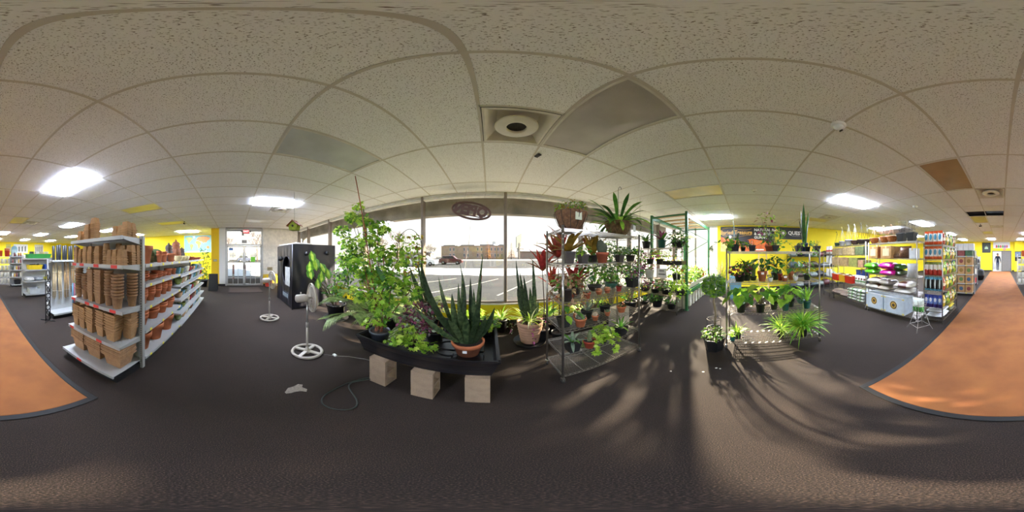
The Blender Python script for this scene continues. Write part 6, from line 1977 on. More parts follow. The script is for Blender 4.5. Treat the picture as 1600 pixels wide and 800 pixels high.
# third shelf
t = small('potted_cordyline', 'cordyline with upright bright red leaves at the left of the rack', 897, 3, 1.70, 'nursery', .075, .10, DKP)
p_rosette(t, .09, 14, .27, .05, (L_RED, L_RED, L_BROWNRED), 82, (.0, .9), (.0, .5))
t = small('potted_succulent', 'bushy dry brown trailing plant hanging over the rack edge', 886, 3, 1.47, 'nursery', .075, .12, DKP)
p_bush(t, .10, .12, .14, 150, .045, 'oval', (L_DRY, L_DRY, G_MID), 83); p_trail(t, .12, 10, .26, .045, 'oval', (L_DRY, L_BROWNRED, L_DRY), 84, .04, .03, .07)
t = small('potted_ficus', 'twiggy ficus in low dark bowl on the third shelf', 929, 3, 1.70, 'bowl', .075, .065, DKP)
p_bush(t, .06, .16, .34, 170, .05, 'oval', (G_MID, G_DEEP, G_BRIGHT), 85)
t = small('potted_ficus', 'leafy plant in green bowl on the third shelf', 955, 3, 1.72, 'bowl', .075, .065, mat('#3f6f5c', .35))
p_bush(t, .06, .16, .30, 150, .05, 'oval', (G_MID, G_BRIGHT), 86)
t = small('potted_cactus', 'empty looking small clay pot on the third shelf edge', 917, 3, 1.43, 'terra', .036, .06, TERRA2); p_bush(t, .05, .03, .03, 14, .02, 'oval', (G_GRAY,), 87)
for px, nm, sd in ((936, 'left', 88), (949, 'right', 89)):
    t = small('potted_cactus', 'small round brown cactus on the third shelf, %s of the pair' % nm, px, 3, 1.50, 'terra', .032, .04, TERRA)
    p_cactus(t, .035, .03, .032, 9, mat('#a5744c', .8, var=.3, scale=50), sd)
t = small('potted_cactus', 'tiny red pot near the right post on the third shelf', 967, 3, 1.48, 'nursery', .032, .055, mat('#a03c34', .5)); p_bush(t, .05, .03, .07, 16, .035, 'lance', (G_MID,), 90)
t = small('potted_plant', 'bushy grey pink variegated plant in black pot at the right post', 988, 3, 1.55, 'square', .065, .12, SQB)
p_bush(t, .10, .14, .17, 200, .04, 'oval', (G_GRAY, L_PURPLE, G_MID), 91)
# fourth shelf
t = small('potted_plant', 'black square pot of broad green leaves at the left post', 881, 2, 1.50, 'square', .048, .09, SQB); p_broad(t, .08, 8, .16, .10, (G_MID, G_BRIGHT), 'oval', 92, .10)
t = small('potted_cactus', 'grey round cactus in terracotta pot on the fourth shelf', 907, 2, 1.42, 'terra', .052, .085, TERRA); p_cactus(t, .07, .04, .05, 11, mat('#6f7260', .8, var=.3, scale=60), 93)
t = small('potted_succulent', 'pale agave in black pot on the fourth shelf', 917, 2, 1.60, 'nursery', .06, .085, SQB); p_rosette(t, .075, 12, .11, .035, (G_GRAY, G_PALE), 94, (.2, 1.1), (.0, .3))
t = small('potted_cactus', 'small clay pot with a pale bud shaped cactus', 930, 2, 1.47, 'terra', .032, .055, TERRA); p_cactus(t, .045, .025, .05, 8, mat('#a89a80', .8, var=.2, scale=60), 95)
t = small('potted_succulent', 'green plant in black pot behind the clay pots', 945, 2, 1.66, 'nursery', .065, .08, SQB); p_bush(t, .07, .09, .11, 60, .05, 'lance', (G_MID, G_LIME), 96)
t = small('potted_cactus', 'tiny clay pot cactus in front of the black pot', 949, 2, 1.50, 'terra', .030, .05, TERRA); p_cactus(t, .04, .025, .03, 8, None, 97)
t = small('potted_cactus', 'terracotta pot with small sprouts at the right of the fourth shelf', 971, 2, 1.48, 'terra', .050, .075, TERRA); p_bush(t, .065, .05, .04, 30, .025, 'oval', (G_MID, L_OLIVE), 98)
# fifth shelf
t = small('potted_succulent', 'black square pot with grey trailing leaves on the fifth shelf', 894, 1, 1.46, 'square', .058, .105, SQB); p_rosette(t, .095, 9, .14, .03, (G_GRAY, G_MID), 99, (.3, 1.5), (.6, 1.6))
t = small('potted_cactus', 'columnar cactus in red clay pot on the fifth shelf', 921, 1, 1.43, 'terra', .056, .085, mat('#a8432c', .7, var=.1)); p_cactus(t, .07, .022, .12, 8, None, 100)
t = small('potted_ivy', 'bright lime ivy spilling over the fifth shelf edge', 942, 1, 1.44, 'nursery', .05, .06, SQB); p_bush(t, .05, .10, .14, 46, .06, 'lobed', (G_LIME, G_LIME, G_BRIGHT), 101); p_trail(t, .05, 5, .12, .05, 'lobed', (G_LIME,), 102, .05)
t = small('potted_succulent', 'tilted black square pot of aloe on the fifth shelf', 970, 1, 1.46, 'square', .056, .10, SQB); p_rosette(t, .09, 10, .16, .022, (G_MID, G_BRIGHT), 103, (.2, 1.4), (.2, .9))
MB().box(-.02, -.02, .09, .02, .02, .1).build('moss', G_MID, t)

# plants standing behind the rack at the window
def cordy(lab, loc, h, n, L_, w_, ms, seed):
    t = potted('potted_cordyline', lab, 'plant', loc, 'nursery', .11, .24, BLKP)
    MB().tube([(0, 0, .2), (.03, 0, h * .5), (.0, .02, h)], [.012, .009, .007], 7).build('cane', mat('#4a382e', .8), t)
    p_rosette(t, h - .03, n, L_, w_, ms, seed, (.05, 1.0), (-.2, .6))
cordy('red bronze cordyline on a bare cane left of the rack', tuple(on_y(848, 2.55)), 1.30, 13, .42, .085, (L_BROWNRED, L_BROWNRED, L_RED), 105)
cordy('lower bronze cordyline between the planter and the rack', tuple(on_y(863, 2.75)), .98, 12, .42, .09, (L_BROWNRED, L_BROWNRED, L_RED), 106)
cordy('tall red cordyline behind the coir bowl', tuple(on_y(872, 2.35)), 1.52, 18, .46, .085, (L_RED, L_BROWNRED), 107)
for k, (px, Y, h, sd) in enumerate(((925, 2.7, 1.5, 108), (955, 2.75, 1.7, 109), (985, 2.8, 1.5, 110))):
    t = potted('potted_ficus', 'tall small leaved ficus behind the rack, %s of three' % ['left', 'middle', 'right'][k], 'plant', on_y(px, Y), 'nursery', .17, .3, BLKP)
    rd = random.Random(sd); tips_ = [(rd.uniform(-.35, .35), rd.uniform(-.3, .3), h * rd.uniform(.55, 1.05)) for _ in range(18)]
    s_ = MB(); stems(s_, (0, 0, .25), tips_, .010, rd, 6); s_.build('branches', mat('#7a6a52', .8), t)
    f_ = MB()
    for tp in tips_: cloud(f_, tp, (.17, .17, .17), 30, .065, 'oval', rd, .1, .4, (0, 1, 2))
    o = f_.build('foliage', [G_MID, G_BRIGHT, G_DEEP], t); o['kind'] = 'stuff'
for k, (px, Y) in enumerate(((858, 2.95), (905, 2.9), (935, 2.95))):
    t = potted('potted_spider_plant', 'bright spider plant on the floor under the window, %s' % ['left of the rack', 'behind the rack middle', 'behind the rack right half'][k], 'plant', on_y(px, Y), 'nursery', .13, .30, BLKP)
    p_spider(t, .28, .38, 70, .024, (G_LIME, G_BRIGHT, G_PALE), 120 + k, (.1, .9), (.8, 1.8))
carton('white topped kraft box on the floor under the window', tuple(on_y(967, 2.38)), .1, .32, .3, .42, mat('#d0c6b4', .7))
t = potted('potted_tree', 'bushy small tree in clay pot under the window right of the rack', 'plant', (3.35, 2.95, 0), 'terra', .16, .22, TERRA2)
p_bush(t, .2, .22, .6, 200, .07, 'oval', (G_MID, G_DEEP), 130)
t = potted('hanging_plant', 'magenta trailing plant hanging beside the green rack upright', 'plant', on_y(1000, 2.30, 1.08), 'nursery', .10, .13, BLKP)
for k in range(3): MB().tube([(.1 * math.cos(k * 2.094), .1 * math.sin(k * 2.094), .125), (0, 0, .6), (0, 0, CEIL - 1.08)], .003, 5).build('hanger_wire', BLACK, t)
p_bush(t, .1, .16, .30, 160, .06, 'oval', (L_MAG, L_PURPLE), 131); p_trail(t, .13, 9, .5, .05, 'oval', (L_MAG, L_PURPLE, L_MAG), 132, .05)

# ------------------------------------------------------------------ green pallet rack with grow bed
PG = mat('#2f6a3c', .45, var=.1, scale=6)
GX0, GX1, GY0, GY1 = 4.12, 6.76, 1.56, 2.67
t = thing('pallet_rack', 'tall green steel pallet rack holding a grow bed by the window', 'rack', (GX0, GY0, 0))
gw, gd = GX1 - GX0, GY1 - GY0
for x in (0, gw):
    for y in (0, gd):
        u = MB().bevbox(x - .04, y - .035, 0, x + .04, y + .035, 2.76, .006)
        for k in range(48): u.box(x - .0415, y - .012, .14 + k * .054, x - .04, y + .012, .165 + k * .054, 1)
        u.build('upright', [PG, mat('#16301c', .6)], t)
        MB().box(x - .06, y - .06, 0, x + .06, y + .06, .006).build('foot_plate', PG, t)
    for k in range(4):
        mb = MB(); mb.bar((x, 0 if k % 2 else gd, .35 + .6 * k), (x, gd if k % 2 else 0, .95 + .6 * k), .035, .02); mb.build('brace', PG, t)
    mb = MB(); mb.bar((x, 0, 2.68), (x, gd, 2.68), .03, .05); mb.build('brace', PG, t)
for y in (0, gd):
    for z in (.50, 2.66):
        mb = MB(); mb.bar((0, y, z), (gw, y, z), .045, .10); mb.build('beam', PG, t)
for k in range(5):
    x = .25 + k * (gw - .5) / 4; mb = MB(); mb.bar((x, .0, 2.72), (x, gd, 2.72), .09, .03); mb.build('cross_slat', mat('#b08a58', .7), t)
gb = thing('grow_bed', 'long cream grow bed of leafy seedlings on the green rack', 'planter', ((GX0 + GX1) / 2, (GY0 + GY1) / 2, .552))
BW, BD = gw - .12, gd - .02
b = MB(); vs = []
for kx, ky, z in ((.95, .92, 0), (1, 1, .16), (.975, .95, .16), (.96, .92, .05)):
    vs += [(-BW / 2 * kx, -BD / 2 * ky, z), (BW / 2 * kx, -BD / 2 * ky, z), (BW / 2 * kx, BD / 2 * ky, z), (-BW / 2 * kx, BD / 2 * ky, z)]
b.add(vs, [(3, 2, 1, 0)] + [(4 * r + k, 4 * r + (k + 1) % 4, 4 * r + 4 + (k + 1) % 4, 4 * r + 4 + k) for r in range(3) for k in range(4)] + [(12, 13, 14, 15)])
b.build('trough', mat('#d8d0bc', .5), gb)
MB().box(-BW / 2 * .965, -BD / 2 * .93, .1, BW / 2 * .965, BD / 2 * .93, .125).build('soil', SOIL, gb)
rd = random.Random(140)
nmp = ['tomato', 'herb', 'lettuce', 'pepper']
for k in range(18):
    x = GX0 + .3 + (k % 6) * .42 + rd.uniform(-.05, .05); y = GY0 + .22 + (k // 6) * .33 + rd.uniform(-.04, .04)
    h = rd.uniform(.14, .24) if k % 6 < 3 else rd.uniform(.3, .5)
    q = thing('seedling', 'leafy seedling in the cream grow bed, %s row, %s from the near end' % (['front', 'middle', 'rear'][k // 6], ORD[k % 6]), 'plant', (x, y, .677), 0, 'seedlings in the grow bed')
    p_bush(q, 0, .19, h, 95, .075, rd.choice(('oval', 'lobed')), (G_BRIGHT, G_LIME, G_MID) if k % 4 else (L_OLIVE, G_LIME, L_BROWNRED), 141 + k)
for k in range(9):     # upright planter boxes under the bed
    x = GX0 + .14 + k * .29
    tt = thing('planter_box', 'upright white planter box under the grow bed, %s from the near end' % ORD[k], 'planter', (x, GY0 + .15, 0), 0, 'planter boxes under the grow bed')
    MB().bevbox(-.075, -.12, 0, .075, .2, .42, .006).build('body', mat('#d6d3c6', .6), tt); MB().box(-.085, -.13, .40, .085, .21, .43).build('rim', BLKP, tt)
# grow light hood
hd = thing('grow_light', 'white winged reflector grow light lit above the grow bed', 'grow light', (5.25, 2.1, 2.22))
m_ = MB(); vs = []
for (x, y, z) in ((.14, .10, .20), (.50, .36, .0), (.52, .38, -.03)):
    vs += [(-x, -y * .55, z), (-x * .6, -y, z), (x * .6, -y, z), (x, -y * .55, z), (x, y * .55, z), (x * .6, y, z), (-x * .6, y, z), (-x, y * .55, z)]
m_.add(vs, [tuple(range(8))] + [(8 * r + k, 8 * r + (k + 1) % 8, 8 * r + 8 + (k + 1) % 8, 8 * r + 8 + k) for r in range(2) for k in range(8)])
m_.build('reflector', mat('#e8e4d8', .35), hd)
MB().tube([(-.16, 0, .07), (.16, 0, .07)], .05, 12).build('bulb', emit_mat('#fff1c8', 60, 'grow_bulb'), hd)
for s in (-1, 1): MB().tube([(s * .1, 0, .2), (s * .3, 0, .49)], .004, 5).build('hanging_wire', ALU, hd)
MB().box(-.06, -.05, .20, .06, .05, .27).build('socket_box', mat('#c9c9c6', .5), hd)

# ------------------------------------------------------------------ small rack of plants before the green rack
BX0, BX1, BY0, BY1 = 3.62, 3.99, 1.62, 2.72
ZB = (.13, .52, .92, 1.30, 1.73)
wire_rack('wire_rack', 'low plant rack crowded with small plants before the green pallet rack', ((BX0 + BX1) / 2, (BY0 + BY1) / 2, 0), R90, BY1 - BY0, BX1 - BX0, ZB, 1.76, 'x', False)
def Bp(px, lev, X=3.74): return on_x(px, X, ZB[lev])
def bplant(name, lab, px, lev, kind, r, h, m, X=3.74):
    t = potted(name, lab, 'plant', Bp(px, lev, X), kind, r, h, m)
    t.scale = (1.42, 1.42, 1.22)
    return t
t = bplant('potted_spider_plant', 'green strappy plant at the left of the top shelf', 1010, 4, 'nursery', .09, .16, BLKP); p_spider(t, .15, .28, 40, .026, (G_MID, G_DEEP, G_BRIGHT), 160)
t = bplant('potted_orchid', 'broad leaved plant in teal pot on the top shelf', 1034, 4, 'nursery', .085, .17, GREENP); p_rosette(t, .15, 13, .30, .06, (G_MID, G_DEEP, L_PURPLE), 161, (.1, 1.1), (.0, .9))
t = bplant('potted_plant', 'round trailing grey green plant at the right of the top shelf', 1060, 4, 'bowl', .13, .12, BLKP); p_bush(t, .06, .20, .28, 240, .05, 'oval', (G_DEEP, G_GRAY, G_MID), 162); p_trail(t, .12, 8, .35, .05, 'oval', (G_MID, G_DEEP), 163, .06)
t = bplant('potted_plant', 'pink and green leaved plant on the fourth shelf', 1016, 3, 'nursery', .08, .12, BLKP); p_bush(t, .1, .16, .2, 130, .055, 'oval', (L_MAG, G_MID, L_PURPLE), 164)
t = bplant('potted_plant', 'yellow green fern like plant on the fourth shelf', 1031, 3, 'nursery', .08, .12, BLKP); p_bush(t, .1, .17, .22, 130, .06, 'oval', (G_LIME, G_BRIGHT, L_OLIVE), 165)
tt = thing('plant_tray', 'black tray of reddish seedlings on the fourth shelf', 'tray', tuple(Bp(1054, 3)), R90)
MB().box(-.24, -.15, 0, .24, .15, .02).box(-.25, -.16, .0, .25, -.145, .10).box(-.25, .145, 0, .25, .16, .10).box(-.25, -.16, 0, -.235, .16, .1).box(.235, -.16, 0, .25, .16, .1).build('tray', BLKP, tt); p_bush(tt, .05, .22, .2, 160, .05, 'oval', (L_OLIVE, G_BRIGHT, L_BROWNRED), 166)
t = bplant('potted_plant', 'white pot plant behind the small card on the third shelf', 1015, 2, 'nursery', .10, .2, mat('#d9d9d6', .5)); p_bush(t, .18, .12, .12, 60, .05, 'oval', (G_MID, L_MAG), 167)
tt = thing('card_sign', 'small white printed card standing on the third shelf', 'sign', tuple(Bp(1034, 2, 3.63)), 0)
mb = MB(); mb.bar((0, -.14, .16), (0, .14, .16), .006, .24); mb.build('card', WTAG, tt)
for z_, l_ in ((.22, .07), (.13, .1)): MB().box(-.006, -l_, z_ - .012, -.0035, l_, z_ + .012).build('printed_line', mat('#5a5a5a', .6), tt)
t = bplant('potted_plant', 'yellow and green leaved plant on the third shelf', 1057, 2, 'nursery', .09, .14, BLKP); p_bush(t, .12, .18, .26, 130, .07, 'oval', (G_LIME, G_MID, L_OLIVE), 168)
t = bplant('potted_plant', 'purple flowered violet on the second shelf', 1008, 1, 'bowl', .10, .07, BLKP); p_bush(t, .06, .13, .16, 120, .05, 'oval', (G_DEEP, L_MAG, G_MID), 169)
t = bplant('potted_plant', 'dark leafy begonia at the middle of the second shelf', 1024, 1, 'nursery', .09, .10, BLKP); p_bush(t, .09, .19, .26, 160, .07, 'oval', (G_DEEP, L_PURPLE, G_GRAY), 170)
t = bplant('potted_plant', 'silver grey bushy plant on the second shelf', 1041, 1, 'nursery', .10, .12, BLKP); p_bush(t, .1, .19, .24, 160, .06, 'oval', (G_GRAY, G_DEEP, G_MID), 171)
t = bplant('potted_plant', 'lime leaved plant at the right of the second shelf', 1062, 1, 'nursery', .09, .12, BLKP); p_bush(t, .1, .15, .22, 90, .08, 'oval', (G_LIME, G_BRIGHT), 172); p_trail(t, .12, 5, .22, .06, 'oval', (G_LIME, G_BRIGHT), 173, .08)
t = bplant('potted_succulent', 'green aloe on the bottom shelf, leftmost', 1007, 0, 'bowl', .10, .08, BLKP); p_rosette(t, .07, 14, .17, .03, (G_MID, G_GRAY), 174, (.1, 1.1), (.1, .7))
t = bplant('potted_plant', 'black pot of dark foliage on the bottom shelf', 1027, 0, 'nursery', .11, .18, BLKP); p_bush(t, .15, .14, .14, 80, .06, 'oval', (G_DEEP, G_MID), 175)
t = bplant('potted_plant', 'grey leafed plant at the right of the bottom shelf', 1049, 0, 'nursery', .09, .13, BLKP); p_bush(t, .11, .14, .16, 90, .05, 'oval', (G_GRAY, G_MID), 176)
# ------------------------------------------------------------------ wire rack of plants before the yellow wall
CX0, CX1, CY0, CY1 = 2.36, 2.82, -1.17, .29
ZC = (.14, .65, 1.13, 1.59)
wire_rack('wire_rack', 'four tier chrome wire rack of house plants before the yellow wall', ((CX0 + CX1) / 2, (CY0 + CY1) / 2, 0), R90, CY1 - CY0, CX1 - CX0, ZC, 1.625, 'y')
def Cp(px, lev, X): return on_x(px, X, ZC[lev])
def cplant(name, lab, px, lev, X, kind, r, h, m):
    t = potted(name, lab, 'plant', Cp(px, lev, X), kind, r, h, m)
    t.scale = (1.16, 1.16, 1.12)
    return t
# top
t = cplant('potted_vine', 'vine with pale lobed leaves in black pot at the left of the top', 1142, 3, 2.50, 'square', .05, .085, BLKP); p_bush(t, .07, .10, .12, 26, .055, 'lobed', (G_MID, G_BRIGHT), 201); p_trail(t, .08, 4, .1, .05, 'lobed', (G_BRIGHT, G_MID), 202, .14)
t = cplant('potted_snake_plant', 'single narrow grey snake leaf in black pot on the rack top', 1150, 3, 2.56, 'square', .045, .10, BLKP); p_snake(t, .09, [(1.2, .50, .045, .03, .03), (3.6, .18, .03, .2, .2)], (G_GRAY, G_SANS2))
t = cplant('potted_plant', 'nearly bare black pot with white tag on the rack top', 1175, 3, 2.50, 'square', .048, .085, BLKP); p_bush(t, .07, .06, .07, 16, .035, 'oval', (G_GRAY, G_MID), 203); MB().box(-.008, -.003, .06, .008, 0, .14).build('plant_label', WTAG, t)
t = cplant('potted_vine', 'small trailing ivy between two pots on the rack top', 1161, 3, 2.52, 'nursery', .035, .06, BLKP); p_bush(t, .05, .07, .08, 22, .045, 'lobed', (G_MID, G_BRIGHT), 204)
t = cplant('potted_begonia', 'large vine with reddish and green leaves on the rack top', 1202, 3, 2.58, 'terra', .065, .085, TERRA2); p_bush(t, .08, .20, .48, 80, .06, 'oval', (G_MID, L_PURPLE, G_BRIGHT, L_PURPLE), 205)
t = cplant('potted_vine', 'black pot of climbing vine right of the reddish vine', 1212, 3, 2.48, 'square', .045, .085, BLKP); p_bush(t, .07, .12, .22, 40, .06, 'oval', (G_MID, G_BRIGHT), 206); p_trail(t, .08, 4, .08, .045, 'oval', (G_MID,), 207, .16)
t = cplant('potted_cactus', 'black square pot with small cactus on the rack top', 1248, 3, 2.48, 'square', .050, .085, BLKP); p_cactus(t, .075, .03, .045, 9, None, 208)
t = cplant('potted_snake_plant', 'tall dark snake plant in blue pot on the rack top', 1257, 3, 2.54, 'nursery', .055, .13, mat('#2e4a7a', .35)); p_snake(t, .11, [(.3, .55, .045, .10, .0), (2.6, .62, .045, .06, .05), (4.4, .50, .05, .08, .05), (5.4, .58, .04, .16, .0), (1.5, .40, .04, .12, .05)], (G_SANS, G_DEEP))
t = cplant('potted_vine', 'ivy trailing over the front edge below the blue pot', 1262, 3, 2.44, 'nursery', .04, .07, BLKP); p_trail(t, .07, 6, .16, .045, 'oval', (G_MID, G_BRIGHT), 209, .04)
t = cplant('potted_plant', 'black pot at the right end of the rack top', 1276, 3, 2.52, 'square', .048, .09, BLKP); p_bush(t, .08, .04, .1, 18, .04, 'lance', (G_DEEP,), 210)
# second shelf
t = cplant('potted_begonia', 'dark purple leaved begonia on the second shelf down', 1156, 2, 2.50, 'nursery', .075, .09, BLKP); p_bush(t, .06, .14, .20, 150, .06, 'oval', (L_PURPLE, G_DEEP, G_DEEP, L_BROWNRED), 211)
t = cplant('potted_spider_plant', 'grassy green plant in black pot beside the dark begonia', 1166, 2, 2.58, 'nursery', .07, .12, BLKP); p_spider(t, .11, .30, 34, .02, (G_MID, G_BRIGHT), 212, (.1, .8), (.7, 1.5))
t = cplant('potted_cactus', 'tall green column cactus on the second shelf down', 1177, 2, 2.60, 'nursery', .05, .06, BLKP); p_cactus(t, .05, .035, .19, 8, mat('#5d7a34', .7, var=.2, scale=40), 213)
t = cplant('potted_plant', 'plant with dark drooping leaves in labelled terracotta pot', 1191, 2, 2.50, 'terra', .066, .14, TERRA); p_broad(t, .12, 14, .22, .13, (G_DEEP, L_BROWNRED, G_MID), 'oval', 214, .14); MB().box(-.067, -.018, .10, -.063, .018, .128).build('price_sticker', WTAG, t)
t = cplant('potted_succulent', 'small white cup with grey succulent left of centre', 1204, 2, 2.44, 'round', .034, .055, mat('#d5d6d4', .4)); p_bush(t, .045, .04, .05, 30, .03, 'oval', (G_GRAY,), 215)
t = cplant('potted_plant', 'dark pot of tall green stems behind the white cup', 1211, 2, 2.62, 'nursery', .06, .11, BLKP); p_bush(t, .1, .11, .24, 70, .07, 'oval', (G_DEEP, G_MID), 216)
t = cplant('potted_cactus', 'narrow red pot on the second shelf down', 1219, 2, 2.52, 'nursery', .036, .10, mat('#8f2a22', .5)); p_cactus(t, .08, .024, .08, 8, None, 217)
t = cplant('potted_succulent', 'terracotta pot with white label right of the red pot', 1226, 2, 2.44, 'terra', .046, .075, TERRA); p_bush(t, .06, .045, .05, 26, .03, 'lance', (G_GRAY, G_MID), 218); MB().box(-.049, -.02, .05, -.045, .02, .075).build('price_sticker', WTAG, t)
t = cplant('potted_plant', 'orange terracotta pot behind the labelled pot', 1236, 2, 2.56, 'terra', .05, .13, TERRA); p_bush(t, .11, .05, .07, 20, .04, 'oval', (G_MID,), 219)
t = cplant('potted_succulent', 'small white pot of grey echeveria on the second shelf down', 1243, 2, 2.44, 'round', .036, .06, mat('#dcdcd8', .4)); p_rosette(t, .05, 12, .05, .025, (G_GRAY, G_PALE), 220, (.1, 1.2), (-.3, .1))
t = cplant('potted_palm', 'small fan leaved plant behind the echeveria', 1240, 2, 2.70, 'nursery', .05, .08, BLKP); p_broad(t, .07, 10, .28, .12, (G_DEEP, G_MID), 'oval', 221, .17)
t = cplant('potted_plant', 'tall leafy plant in black pot at the right of the second shelf', 1261, 2, 2.46, 'nursery', .055, .085, BLKP); p_bush(t, .07, .10, .22, 60, .08, 'lance', (G_BRIGHT, G_MID), 222); MB().box(-.01, -.03, .07, .01, -.027, .16).build('plant_label', WTAG, t)
# hanging pots below the second shelf
t = cplant('potted_plant', 'purple bowl plant behind at the left of the third shelf', 1163, 1, 2.70, 'bowl', .09, .08, mat('#6a4a52', .5)); p_bush(t, .07, .12, .16, 60, .06, 'oval', (G_DEEP, L_PURPLE), 223)
# third shelf
for px, X, kind, r, h, m_, n, H_, sz, sd, lab in (
        (1158, 2.44, 'nursery', .068, .13, BLKP, 15, .24, .16, 224, 'glossy green pothos in black pot, leftmost on the third shelf'),
        (1188, 2.43, 'nursery', .068, .13, BLKP, 16, .26, .16, 225, 'yellow green pothos in black pot, second on the third shelf'),
        (1209, 2.55, 'nursery', .060, .11, BLKP, 13, .20, .14, 226, 'dark leaved plant in black pot at the middle of the third shelf'),
        (1227, 2.45, 'nursery', .058, .11, GREENP, 10, .24, .15, 227, 'plant in green pot right of the middle of the third shelf'),
        (1236, 2.62, 'nursery', .055, .13, BLKP, 11, .22, .15, 228, 'plant in black pot behind the green pot'),
        (1261, 2.46, 'nursery', .060, .115, GREENP, 9, .30, .13, 229, 'long leaved plant in green pot at the right of the third shelf')):
    t = cplant('potted_pothos', lab, px, 1, X, kind, r, h, m_)
    if sd == 229:
        p_rosette(t, h * .9, 10, .26, .035, (G_BRIGHT, G_MID), sd, (.05, .9), (.1, .8))
    else:
        p_broad(t, h * .9, n, H_, sz, (G_MID, G_BRIGHT) if sd != 225 else (G_LIME, G_BRIGHT, G_MID), 'heart', sd, .15)
    MB().box(-.008, -.003, h * .8, .008, 0, h * 1.6).build('plant_label', WTAG, t)
t = cplant('potted_plant', 'grey blue leaved plant at the back right of the third shelf', 1252, 1, 2.74, 'bowl', .08, .09, mat('#6f8a92', .4)); p_bush(t, .07, .12, .2, 60, .07, 'oval', (G_GRAY, G_DEEP), 230)
# bottom
t = cplant('potted_spider_plant', 'lime spider plant in small black pot at the bottom left', 1153, 0, 2.50, 'square', .045, .10, BLKP); p_spider(t, .09, .20, 44, .012, (G_LIME, G_BRIGHT), 231)
t = cplant('potted_spider_plant', 'tiny spider plant in green pot beside the left front post', 1145, 0, 2.42, 'square', .035, .07, GREENP); p_spider(t, .06, .12, 26, .010, (G_LIME, G_BRIGHT), 232)
t = cplant('potted_spider_plant', 'arching spider plant in black pot at the bottom middle', 1220, 0, 2.52, 'nursery', .065, .14, BLKP); p_spider(t, .12, .36, 60, .014, (G_LIME, G_BRIGHT, G_MID), 233, (.3, 1.1), (.8, 1.7))
t = cplant('potted_grass', 'huge fountain of bright green grass at the bottom right', 1254, 0, 2.44, 'nursery', .075, .15, BLKP); p_spider(t, .13, .46, 230, .017, (G_BRIGHT, G_LIME, leaf_mat('#5fa82c', '#8fd04a', .45)), 234, (.1, 1.15), (.8, 1.9))
# topiary in hexagonal pot with wire cage
loc = Vector((2.33, .46, 0))
t = potted('potted_shrub', 'small variegated shrub in hexagonal black pot with wire cage', 'plant', loc, 'hex', .17, .23, BLKP)
p_bush(t, .2, .17, .18, 130, .06, 'oval', (G_MID, G_PALE, G_BRIGHT), 240)
for z_ in (.30, .42, .56): MB().ring((0, 0, z_), .10, .004, 20, 5).build('cage_ring', BLACK, t)
for k in range(4):
    a = R90 * k; MB().tube([(.10 * math.cos(a), .10 * math.sin(a), .18), (.10 * math.cos(a), .10 * math.sin(a), .58)], .004, 5).build('cage_leg', BLACK, t)
t = potted('potted_topiary', 'round ball topiary with twisted trunk beside the wire rack', 'plant', Vector((2.68, .52, 0)), 'nursery', .13, .24, BLKP)
MB().tube([(0, 0, .2), (.02, -.02, .5), (-.01, .01, .75), (0, 0, .95)], [.02, .018, .018, .014], 8).build('trunk', mat('#8a7a68', .9, var=.2), t)
rd = random.Random(241); f_ = MB(); cloud(f_, (0, 0, 1.02), (.19, .19, .17), 1700, .055, 'oval', rd, .8, .3, (0, 1, 2)); o = f_.build('ball_foliage', [G_MID, G_GRAY, G_BRIGHT], t); o['kind'] = 'stuff'

# things between the rack and the yellow wall
t = thing('step_ladder', 'pale wooden step ladder leaning at the yellow wall', 'ladder', (6.9, -.75, 0), 0)
for s in (-1, 1):
    mb = MB(); mb.bar((-.35, s * .2, 0), (.35, s * .17, 1.7), .05, .03); mb.build('rail', mat('#c9a878', .7), t)
for k in range(6): MB().box(-.30 + .1 * k, -.18, .24 + .25 * k, -.18 + .1 * k, .18, .26 + .25 * k).build('rung', mat('#c9a878', .7), t)
bin_('pale blue plastic barrel standing behind the plant rack', 5.75, .35, 0, .4, .4, .8, '#7fb4cc', name='barrel')
for k, (px, X, H_) in enumerate(((1113, 6.1, .8), (1127, 6.75, 1.3))):
    t = potted('potted_yucca', ['dry yucca clump on the floor near the yellow wall', 'tall spiky plant against the yellow wall'][k], 'plant', on_x(px, X), 'nursery', .18, .32, BLKP); p_spider(t, .3, H_ * .9, 40, .03, (L_OLIVE, G_GRAY, G_LIME), 250 + k, (.05, .45), (.1, .6))
# dark back shelving with mixed goods along the yellow wall
t = wire_rack('wire_rack', 'dark shelving of mixed goods against the yellow wall', (7.05, -3.1, 0), R90, 2.4, .6, (.12, .55, 1.0, 1.5), 1.6, 'y', False, m=mat('#2c2c2e', .5, .4), step=.05)
rd = random.Random(260)
for k, z in enumerate((.12, .55, 1.0, 1.5)):
    for q in range(7):
        hx = ['#3a3f46', '#6d3a3a', '#54626a', '#8f9a9a', '#4a3a30', '#9aa39c', '#26282c'][(q * 3 + k) % 7]
        o = link('sack', sack_mesh(.32, .42, .18 + .06 * ((q + k) % 3), mat(hx, .45, var=.3, scale=12), q), None, (7.02, -2.10 - .33 * q, z)); o.rotation_euler = (0, 0, rd.uniform(-.2, .2))
        tag(o, 'dark packed sack on the %s shelf by the yellow wall, %s from the left' % (['bottom', 'second', 'third', 'top'][k], ORD[q]), 'sack', 'sacks on the dark wall shelving')

